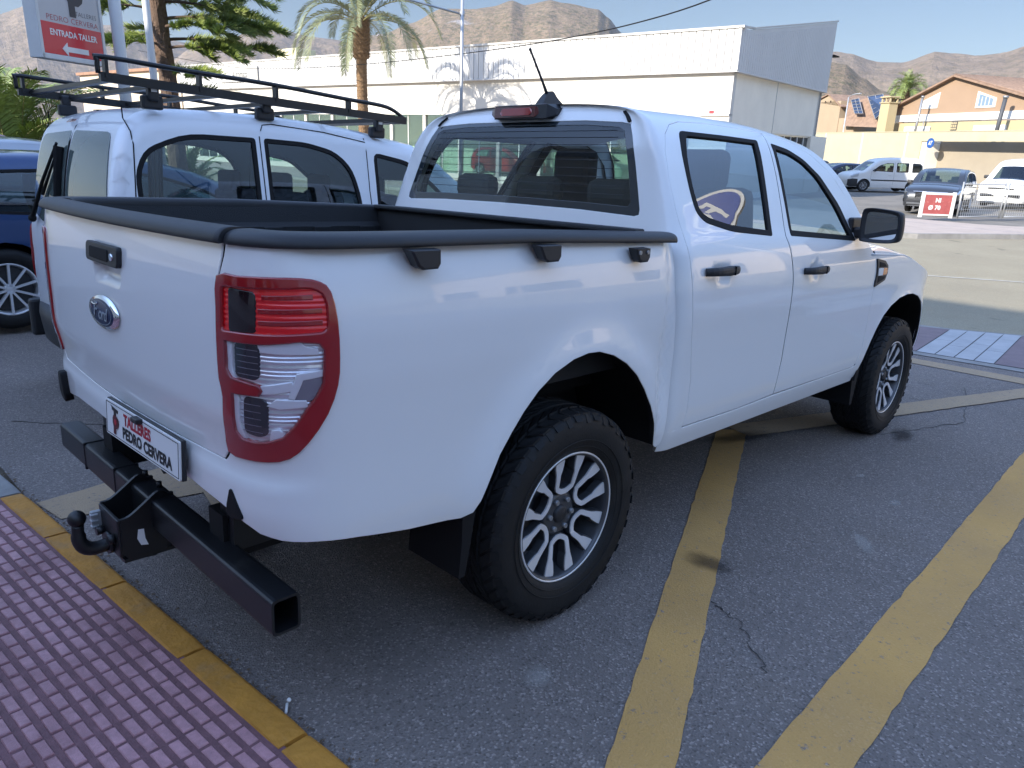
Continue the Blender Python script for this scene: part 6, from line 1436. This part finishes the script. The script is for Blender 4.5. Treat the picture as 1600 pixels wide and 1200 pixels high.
# fence panels and the red board
GF = 'wire fence panels along the far pavement'
fpts = [(27.45, 5.10), (29.45, 4.18), (31.6, 3.05), (33.8, 1.9), (36.0, .75), (38.2, -.4)]
FL = ['wire fence panel beside the red and white board', 'second wire fence panel from the red and white board', 'third wire fence panel from the board, at the right edge', 'fourth wire fence panel from the board', 'fifth wire fence panel from the board']
for (a, b), lb_ in zip(zip(fpts, fpts[1:]), FL):
    a, b = Vector((*a, 0)), Vector((*b, 0)); za = H(a.x, a.y) + .10; L_ = (b - a).length; d = (b - a) / L_
    FMx = Matrix(((d.x, -d.y, 0, a.x), (d.y, d.x, 0, a.y), (0, 0, 1, za), (0, 0, 0, 1))); f_ = tag(empty('fence_panel', FMx), lb_, 'fence', GF)
    L2 = L_ - .16
    for x in (.06, L2 + .06): m_ = MB(); m_.tube([(x, 0, 0), (x, 0, 1.22)], .03, 8); m_.build('post', 'galv', f_)
    for z in (.06, 1.15): m_ = MB(); m_.tube([(.06, 0, z), (L2 + .06, 0, z)], .02, 6); m_.build('rail', 'galv', f_)
    m_ = MB()
    for k in range(int(L2 / .10)): m_.tube([(.1 + k * .10, 0, .06), (.1 + k * .10, 0, 1.15)], .007, 4, cap=False)
    for k in range(8): m_.tube([(.06, 0, .18 + k * .125), (L2 + .06, 0, .18 + k * .125)], .007, 4, cap=False)
    m_.build('mesh_infill', 'galv', f_)
a = Vector((26.55, 6.02, 0)); b = Vector((27.33, 5.22, 0)); d = (b - a).normalized(); za = H(a.x, a.y) + .10
bo = tag(empty('notice_board', Matrix(((d.x, -d.y, 0, a.x), (d.y, d.x, 0, a.y), (0, 0, 1, za), (0, 0, 0, 1)))), 'red notice board in a chipped white frame in front of the dark grey SUV', 'sign')
MT['faded'] = mat('faded_red_board', (.36, .085, .08), .6, var=.15, vscale=6, dirt=(.55, .30, .25), dscale=5, dlo=.6, dhi=.72)
for x in (.05, 1.10): m_ = MB(); m_.box((x, 0, .43), (.12, .06, .86), bev=.01); m_.build('leg', 'whitecar', bo)
m_ = MB(); m_.box((.575, 0, .80), (1.17, .05, .07)); m_.box((.575, 0, .10), (1.0, .05, .05)); m_.build('frame', 'whitecar', bo); m_ = MB(); m_.box((.575, 0, .45), (.92, .03, .66)); pb_ = m_.build('panel', 'faded', bo)
MB2 = Matrix(((1, 0, 0, .575), (0, 0, -1, -.017), (0, 1, 0, .45), (0, 0, 0, 1)))
fit_text('NI', -.09, .09, .06, .21, .001, 'whitecar', pb_, MB2, .05); fit_text('\u00d8 70', -.30, .12, -.19, -.03, .001, 'whitecar', pb_, MB2, .04)
# ================================================================ poles, hanging sign, cable
MT['whitepole'] = mat('white_painted_pole', (.62, .62, .60), .5, var=.06, vscale=3)
for (x, y, r, zt2, lb_) in ((1.94, 8.48, .072, 5.2, 'thick white pole just right of the red and white hanging sign'), (3.32, 11.1, .057, 6.2, 'slimmer white pole in front of the conifer trunk')):
    z0 = H(x, y); p_ = tag(empty('pole', Matrix.Translation((x, y, z0))), lb_, 'pole'); m_ = MB(); m_.tube([(0, 0, 0), (0, 0, zt2 - z0)], r, 20); m_.build('shaft', 'whitepole', p_); m_ = MB(); m_.tube([(0, 0, 0), (0, 0, .06)], r * 1.8, 20); m_.sphere((0, 0, zt2 - z0), r * 1.05, 12); m_.build('base_and_cap', 'whitepole', p_)
sD = Vector((.8222, .5693, 0)); sO = Vector((1.0348, 8.1949, 0)); sO += sD * .0; sb = sD.cross(Vector((0, 0, 1)))   # faces the camera
SM = Matrix(((sD.x, -sb.x, 0, sO.x), (sD.y, -sb.y, 0, sO.y), (0, 0, 1, 0), (0, 0, 0, 1)))
hs2 = tag(empty('hanging_sign', SM @ Matrix.Translation((0, 0, 2.42))), 'red and white workshop sign with an arrow hanging above the van', 'sign')
MT['signwhite'] = mat('sign_white', (.50, .48, .47), .35, coat=.4); MT['signred'] = mat('sign_red', (.62, .02, .03), .35, coat=.4); MT['signdark'] = mat('sign_charcoal', (.05, .045, .05), .4)
f_ = MB()
f_.box((.475, .09, -.0 + .03), (1.10, .17, .06), bev=.008); f_.box((-.055, .09, .68), (.05, .17, 1.36), bev=.008); f_.box((1.005, .09, .68), (.05, .17, 1.36), bev=.008); f_.box((.475, .09, 1.33), (1.10, .17, .06), bev=.008); f_.box((.475, .10, .68), (1.0, .10, 1.28)); f_.build('frame', 'whitepole', hs2)
f_ = MB(); f_.box((.475, .03, .73), (1.01, .02, 1.2)); wp_ = f_.build('white_panel', 'signwhite', hs2); f_ = MB(); f_.box((.475, .022, .235), (1.0, .02, .345)); rp_ = f_.build('red_panel', 'signred', hs2)
MSn = Matrix(((1, 0, 0, 0), (0, 0, -1, .010), (0, 1, 0, 0), (0, 0, 0, 1)))
fit_text('ENTRADA TALLER', .10, .885, .270, .340, .0, 'whitecar', rp_, MSn, .025)
ar = MB(); ar.prism([(.258, .135), (.35, .21), (.35, .165), (.70, .165), (.70, .105), (.35, .105), (.35, .06)], -.009, -.002, 'z'); ao = ar.build('arrow', 'whitecar', rp_); ao.data.transform(Matrix(((1, 0, 0, 0), (0, 0, 1, .0155), (0, 1, 0, 0), (0, 0, 0, 1))))
MSw = Matrix(((1, 0, 0, 0), (0, 0, -1, .0185), (0, 1, 0, 0), (0, 0, 0, 1)))
fit_text('PEDRO CERVERA', .085, .94, .435, .495, .0, 'redpanel', wp_, MSw, -.012); fit_text('TALLERES', .56, .925, .535, .585, .0, 'signdark', wp_, MSw, -.012)
monogram(wp_, MSw @ Matrix.Translation((.50, .80, 0)), .60, .0, 'signdark', 'signdark', 'signred')
f_ = MB(); f_.bar((1.0, .10, 1.25), (1.0 + .14, .10, 1.25), .05, .05); f_.bar((1.0, .10, .9), (1.0 + .14, .10, .9), .05, .05); f_.build('bracket', 'whitepole', hs2)
lp = tag(empty('lamp_post', Matrix.Translation((9.62, 10.62, H(9.6, 10.6)))), 'grey steel lamp post with a side arm in front of the white showroom wall', 'lamp post')
f_ = MB(); f_.tube([(0, 0, 0), (.35, .40, 6.6)], [.042, .034], 12); f_.build('pole', 'galv', lp); f_ = MB(); f_.tube([(.27, .31, 4.72), (-.43, 1.25, 4.99), (-1.3, 2.4, 5.3)], .022, 8); f_.tube([(.262, .30, 4.68), (.272, .31, 4.78)], .055, 10); f_.build('arm', 'galv', lp)
cb = MB(); cb.tube(smoothp([(9.5, -2, 6.2), (12.2, 3.5, 5.2), (13.83, 7.19, 4.80), (14.6, 9.7, 4.62), (15.75, 12.9, 4.62), (16.72, 16.23, 4.66), (17.4, 20.3, 4.68), (17.9, 24.9, 4.70), (18.4, 30.4, 4.80), (19.0, 37.4, 5.06), (19.6, 44, 5.6), (21, 60, 7.4)], 5, False), .016, 6); tag(cb.build('overhead_cable', 'blacksoft'), 'thin black overhead cable sagging across the showroom front and sky', 'cable')
# ================================================================ trees and plants
MT['palmleaf'] = mat('palm_leaf', (.17, .19, .09), .55, var=.3, vscale=9); MT['palmlit'] = mat('bright_palm_leaf', (.21, .27, .08), .5, var=.35, vscale=12)
MT['rachis'] = mat('palm_stalk', (.22, .20, .08), .6); MT['palmbark'] = mat('palm_bark', (.23, .145, .08), .95, var=.35, vscale=20, bump=.6, bscale=60); MT['bark'] = mat('conifer_bark', (.13, .085, .06), .95, var=.4, vscale=14, bump=1., bscale=30)
MT['needle'] = mat('conifer_needles', (.12, .17, .03), .55, var=.4, vscale=8); MT['needle2'] = mat('young_needles', (.24, .30, .05), .55, var=.3, vscale=8); MT['twig'] = mat('brown_twig', (.10, .065, .045), .9); MT['dead'] = mat('dry_palm_leaf', (.20, .13, .06), .9)
def frond(mb, o, az, el, L, droop, leaf, n, rnd, wl=.03, mi=0, mr=1, vee=.6, start=.18):
    """arching palm frond with two rows of leaflets"""
    P = []; d = Vector((cos(az) * cos(el), sin(az) * cos(el), sin(el))); p = Vector(o); N_ = 14
    for i in range(N_ + 1):
        P.append(p.copy()); d = (d + Vector((0, 0, -droop * (i + 2) / N_ ** 1.15 * .5))).normalized(); p = p + d * L / N_
    mb.tube(P, [.016 * L / 3 * (1 - .85 * i / N_) + .003 for i in range(N_ + 1)], 5, mr, False)
    for k in range(n):
        t = start + (1 - start) * (k + rnd.random() * .5) / n; i = min(N_ - 1, int(t * N_)); f = t * N_ - i; q = P[i].lerp(P[i + 1], f); tg = (P[i + 1] - P[i]).normalized(); sd = tg.cross(Vector((0, 0, 1))); sd = sd.normalized() if sd.length > .05 else Vector((1, 0, 0)); up = sd.cross(tg)
        ll = leaf * (.55 + .6 * sin(pi * min(1, t * 1.02)) ** .7) * rnd.uniform(.85, 1.15)
        for s in (-1, 1):
            dr = (sd * s * 1. + tg * (.55 + .8 * t) + up * (vee * rnd.uniform(.5, 1.2))).normalized(); m1 = q + dr * ll * .55 + Vector((0, 0, -ll * .04)); e = q + dr * ll + Vector((0, 0, -ll * .28 * rnd.uniform(.4, 1.4))); wv_ = tg.cross(dr).normalized().cross(dr) * wl * .5; wv_ = tg * wl * .5
            mb.add([q - wv_ * .6, q + wv_ * .6, m1 + wv_, m1 - wv_, e], [(0, 1, 2, 3), (3, 2, 4)], mi)
def palm(name, label, x, y, ztop, rt, rb, nf, L, seed, group=None, z0=None, leafm='palmleaf', boots=True, fine_=True, leaf=.5):
    rnd = random.Random(seed); zb = H(x, y) - .1 if z0 is None else z0; root = tag(empty(name, Matrix.Translation((x, y, zb))), label, 'palm tree', group); h_ = ztop - zb
    t = MB(); nr_ = int(h_ / .10); n = 16; vs = []
    for i in range(nr_ + 1):
        z = h_ * i / nr_; r = rb + (rt - rb) * z / h_
        if boots and z > h_ - 1.75: r = rt * (1.15 + .45 * min(1, (z - h_ + 1.75) / .25)) * (1 - .22 * max(0, (z - h_ + .5) / .5))
        for k in range(n): a = 2 * pi * k / n; rr = r * (1 + .06 * noise.noise(Vector((cos(a) * 3, sin(a) * 3, z * 6 + seed))) + (.05 if i % 2 else -.02)); vs.append((rr * cos(a) + .03 * sin(z), rr * sin(a), z))
    t.add(vs, [(i * n + k, i * n + (k + 1) % n, (i + 1) * n + (k + 1) % n, (i + 1) * n + k) for i in range(nr_) for k in range(n)], 0)
    for i in range(int(h_ / .085)):   # leaf bases
        z = i * .085; r = rb + (rt - rb) * z / h_; big = boots and z > h_ - 1.75
        if big: r = rt * 1.5
        m2 = 9 if not big else 11
        for k in range(m2):
            a = 2 * pi * (k + .5 * (i % 2)) / m2 + i * .07; c = Vector((cos(a), sin(a), 0)); s_ = Vector((-sin(a), cos(a), 0)); w = r * .30; o_ = c * r * .96 + Vector((.03 * sin(z), 0, z)); q = .035 if not big else .085; hh = .07 if not big else .14
            t.add([o_ - s_ * w, o_ + s_ * w, o_ + s_ * w * .5 + c * q + Vector((0, 0, hh)), o_ - s_ * w * .5 + c * q + Vector((0, 0, hh)), o_ + Vector((0, 0, hh * .4))], [(0, 1, 2, 3), (3, 2, 4)], 0)
    t.build('trunk', 'palmbark', root)
    c = MB()
    for k in range(nf):
        f = k / nf; az = k * 2.39996 + rnd.uniform(-.2, .2); el = radians(84 - 78 * f ** .9 + rnd.uniform(-6, 6)); frond(c, (0, 0, h_ - .05 - .25 * f), az, el, L * rnd.uniform(.85, 1.08), rnd.uniform(.55, .85) + .35 * f, leaf, 60 if fine_ else 26, rnd, .05 if fine_ else .06)
    c.build('crown', [leafm, 'rachis'], root)
    return root
palm('date_palm', 'tall date palm with a shaggy trunk head in front of the showroom', 19.6, 28.95, 6.95, .23, .25, 34, 4.4, 3)
palm('fan_palm', 'green palm behind the roof of the tan gabled house', 104.5, 33.2, 10.0, .3, .35, 46, 2.6, 8, fine_=False, leafm='palmlit', z0=0., leaf=.8)
# big low palm on the left
rnd = random.Random(12); bp_r = tag(empty('bushy_palm', Matrix.Translation((2.3, 17.0, -.45))), 'bushy low palm with bright arching fronds behind the van', 'palm tree')
t = MB(); t.tube([(0, 0, 0), (0, 0, .9)], [.35, .28], 12); t.build('trunk', 'palmbark', bp_r); c = MB()
for k in range(64):
    f = k / 64; frond(c, (rnd.uniform(-.3, .3), rnd.uniform(-.3, .3), .7 + rnd.uniform(0, .3)), k * 2.39996, radians(82 - 62 * f + rnd.uniform(-8, 8)), 3.0 * rnd.uniform(.8, 1.1), .55 + .3 * rnd.random(), .50, 60, rnd, .042, vee=.3)
c.build('crown', ['palmlit', 'rachis'], bp_r)
for (x, y, s, nm) in ((-.8, 15.2, .8, 'small clump of palm fronds left of the bushy palm'), (4.6, 18.4, .85, 'clump of palm fronds below the hanging sign'), (6.1, 17.0, .55, 'low green shrub of narrow leaves by the conifer trunk')):
    q = tag(empty('low_palm', Matrix.Translation((x, y, -.4))), nm, 'plant'); c = MB(); c.tube([(0, 0, 0), (0, 0, .5)], .14, 8, 1)
    for k in range(30): f = k / 30; frond(c, (0, 0, .45), k * 2.4, radians(80 - 60 * f), 2.9 * s, .6, .42 * s, 38, rnd, .042, vee=.3)
    c.build('crown', ['palmlit', 'rachis'], q)
# conifer with long drooping tufted branches
cr = tag(empty('conifer', Matrix.Translation((4.35, 13.2, -.55))), 'old conifer with a rough trunk and drooping tufts of long needles', 'tree'); rnd = random.Random(21)
t = MB(); vs = []; n = 18; NR = 70
for i in range(NR + 1):
    z = 7.6 * i / NR; r = .185 - .010 * z
    for k in range(n): a = 2 * pi * k / n; rr = r * (1 + .16 * noise.fractal(Vector((cos(a) * 2.5, sin(a) * 2.5, z * 2.2)), 1., 2., 4)); vs.append((rr * cos(a) + .06 * sin(z * .8), rr * sin(a), z))
t.add(vs, [(i * n + k, i * n + (k + 1) % n, (i + 1) * n + (k + 1) % n, (i + 1) * n + k) for i in range(NR) for k in range(n)], 0, False); t.build('trunk', 'bark', cr)
tw = MB(); nd = MB()
def needles(p, d, ln, cnt, mi):
    s = d.cross(Vector((0, 0, 1))); s = s.normalized() if s.length > .05 else Vector((1, 0, 0)); u = s.cross(d)
    for k in range(cnt):
        a = rnd.uniform(0, 2 * pi); o = p + d * rnd.uniform(-.05, .06); e_ = (d * rnd.uniform(.75, 1.3) + (s * cos(a) + u * sin(a)) * rnd.uniform(.35, .8) + Vector((0, 0, .25))).normalized(); L_ = ln * rnd.uniform(.7, 1.2); m1 = o + e_ * L_ * .55; e2 = o + e_ * L_ * .95 + Vector((0, 0, rnd.uniform(-.02, .05) * ln / .2)); w = s.cross(e_).normalized() * .0062 if s.cross(e_).length > .01 else u * .0062
        nd.add([o - w, o + w, m1 + w * .9, m1 - w * .9, e2], [(0, 1, 2, 3), (3, 2, 4)], mi)
def branch(p, d, L_, r, depth):
    P = [p.copy()]; n_ = 9
    for i in range(n_): d = (d + Vector((rnd.uniform(-.10, .10), rnd.uniform(-.10, .10), -.075 + .16 * (i / n_) ** 2))).normalized(); P.append(P[-1] + d * L_ / n_)
    tw.tube(P, [r * (1 - .8 * i / n_) for i in range(n_ + 1)], 6, 0, False)
    if depth:
        for k in range(int(L_ * 8)):
            t_ = .25 + .75 * rnd.random(); i = min(n_ - 1, int(t_ * n_)); tg = (P[i + 1] - P[i]).normalized(); sd = tg.cross(Vector((0, 0, 1))).normalized() * rnd.choice((-1, 1)); branch(P[i].lerp(P[i + 1], rnd.random()), (tg * .7 + sd * rnd.uniform(.5, 1.1) + Vector((0, 0, rnd.uniform(-.1, .35)))).normalized(), L_ * rnd.uniform(.22, .40), r * .42, depth - 1)
    st_ = 1 if not depth else 3
    for i in range(st_, n_ + 1):
        tg = (P[i] - P[i - 1]).normalized(); needles(P[i], tg, .19, 11, 1 if rnd.random() < .5 else 0)
        if not depth: needles(P[i].lerp(P[i - 1], .5), tg, .19, 9, 0 if rnd.random() < .6 else 1)
for (z, az, L_) in ((3.75, 200, 1.0), (3.7, -50, 1.5), (3.85, -20, 2.2), (4.0, 100, 1.4), (4.05, -75, 1.6), (4.2, -35, 2.5), (4.35, 160, 1.3), (4.5, -5, 2.3), (4.6, -60, 2.4), (4.75, 60, 1.6), (4.9, -120, 1.8), (5.0, -30, 2.7), (5.1, 220, 1.3), (5.4, -50, 2.4), (5.5, 20, 2.3), (5.7, 120, 1.8), (5.9, -90, 2.2), (6.1, -15, 2.2), (6.4, 70, 2.0), (6.6, 190, 1.8), (6.9, -40, 1.9), (7.2, 10, 1.6), (3.3, -60, 1.0), (3.0, -30, .8)):
    branch(Vector((.06 * sin(z * .8), 0, z)), Vector((cos(radians(az)), sin(radians(az)), .26)).normalized(), L_ * (.80 if L_ > 1.9 else .95), .022 + .006 * L_, 1 if L_ > .9 else 0)
tw.build('branches', 'twig', cr); nd.build('crown', ['needle', 'needle2'], cr)

# oval dealer sign on a post by the street: out of frame, seen mirrored in the rear door glass
os_ = tag(empty('oval_sign', Matrix.Translation((10.3, -4.9, H(10.3, -4.9)))), 'blue oval car maker sign on a grey post, mirrored in the truck side windows', 'sign')
f_ = MB(); f_.tube([(0, 0, 0), (0, 0, 5.0)], .09, 12); f_.build('post', 'galv', os_)
on = Vector((-.93, .36, 0)).normalized(); ou = Vector((0, 0, 1)).cross(on); MO = frame3(on * .12 + Vector((0, 0, 5.15)), ou, (0, 0, 1))
def ov(nm, rx, rz, z0, z1, m, par):
    mb = MB(); n = 48; P = [(rx * cos(2 * pi * k / n), rz * sin(2 * pi * k / n)) for k in range(n)]; mb.prism(P, z0, z1, 'z'); o = mb.build(nm, m, par); o.data.transform(MO); return o
o1 = ov('rim', 1.05, .46, -.08, .05, 'whitecar', os_); MT['signblue'] = mat('oval_blue', (.01, .05, .30), .3, coat=.5); ov('field', .98, .40, .0, .06, 'signblue', o1)
fit_text('Ford', -.62, .62, -.22, .24, .065, 'whitecar', o1, MO, .02, .35)

# ================================================================ air
hm = bpy.data.materials.new('hazy_air'); hm.use_nodes = True; nt, N, L = nodes(hm); N.clear(); o_ = N.new('ShaderNodeOutputMaterial'); pv_ = N.new('ShaderNodeVolumePrincipled')
pv_.inputs['Color'].default_value = (.72, .82, 1.0, 1); pv_.inputs['Density'].default_value = .00009; pv_.inputs['Anisotropy'].default_value = .2; L.new(pv_.outputs[0], o_.inputs['Volume'])
hz = MB(); hz.box((0, 0, 228), (7400, 7400, 464)); hzo = hz.build('haze', hm); hzo['kind'] = 'stuff'
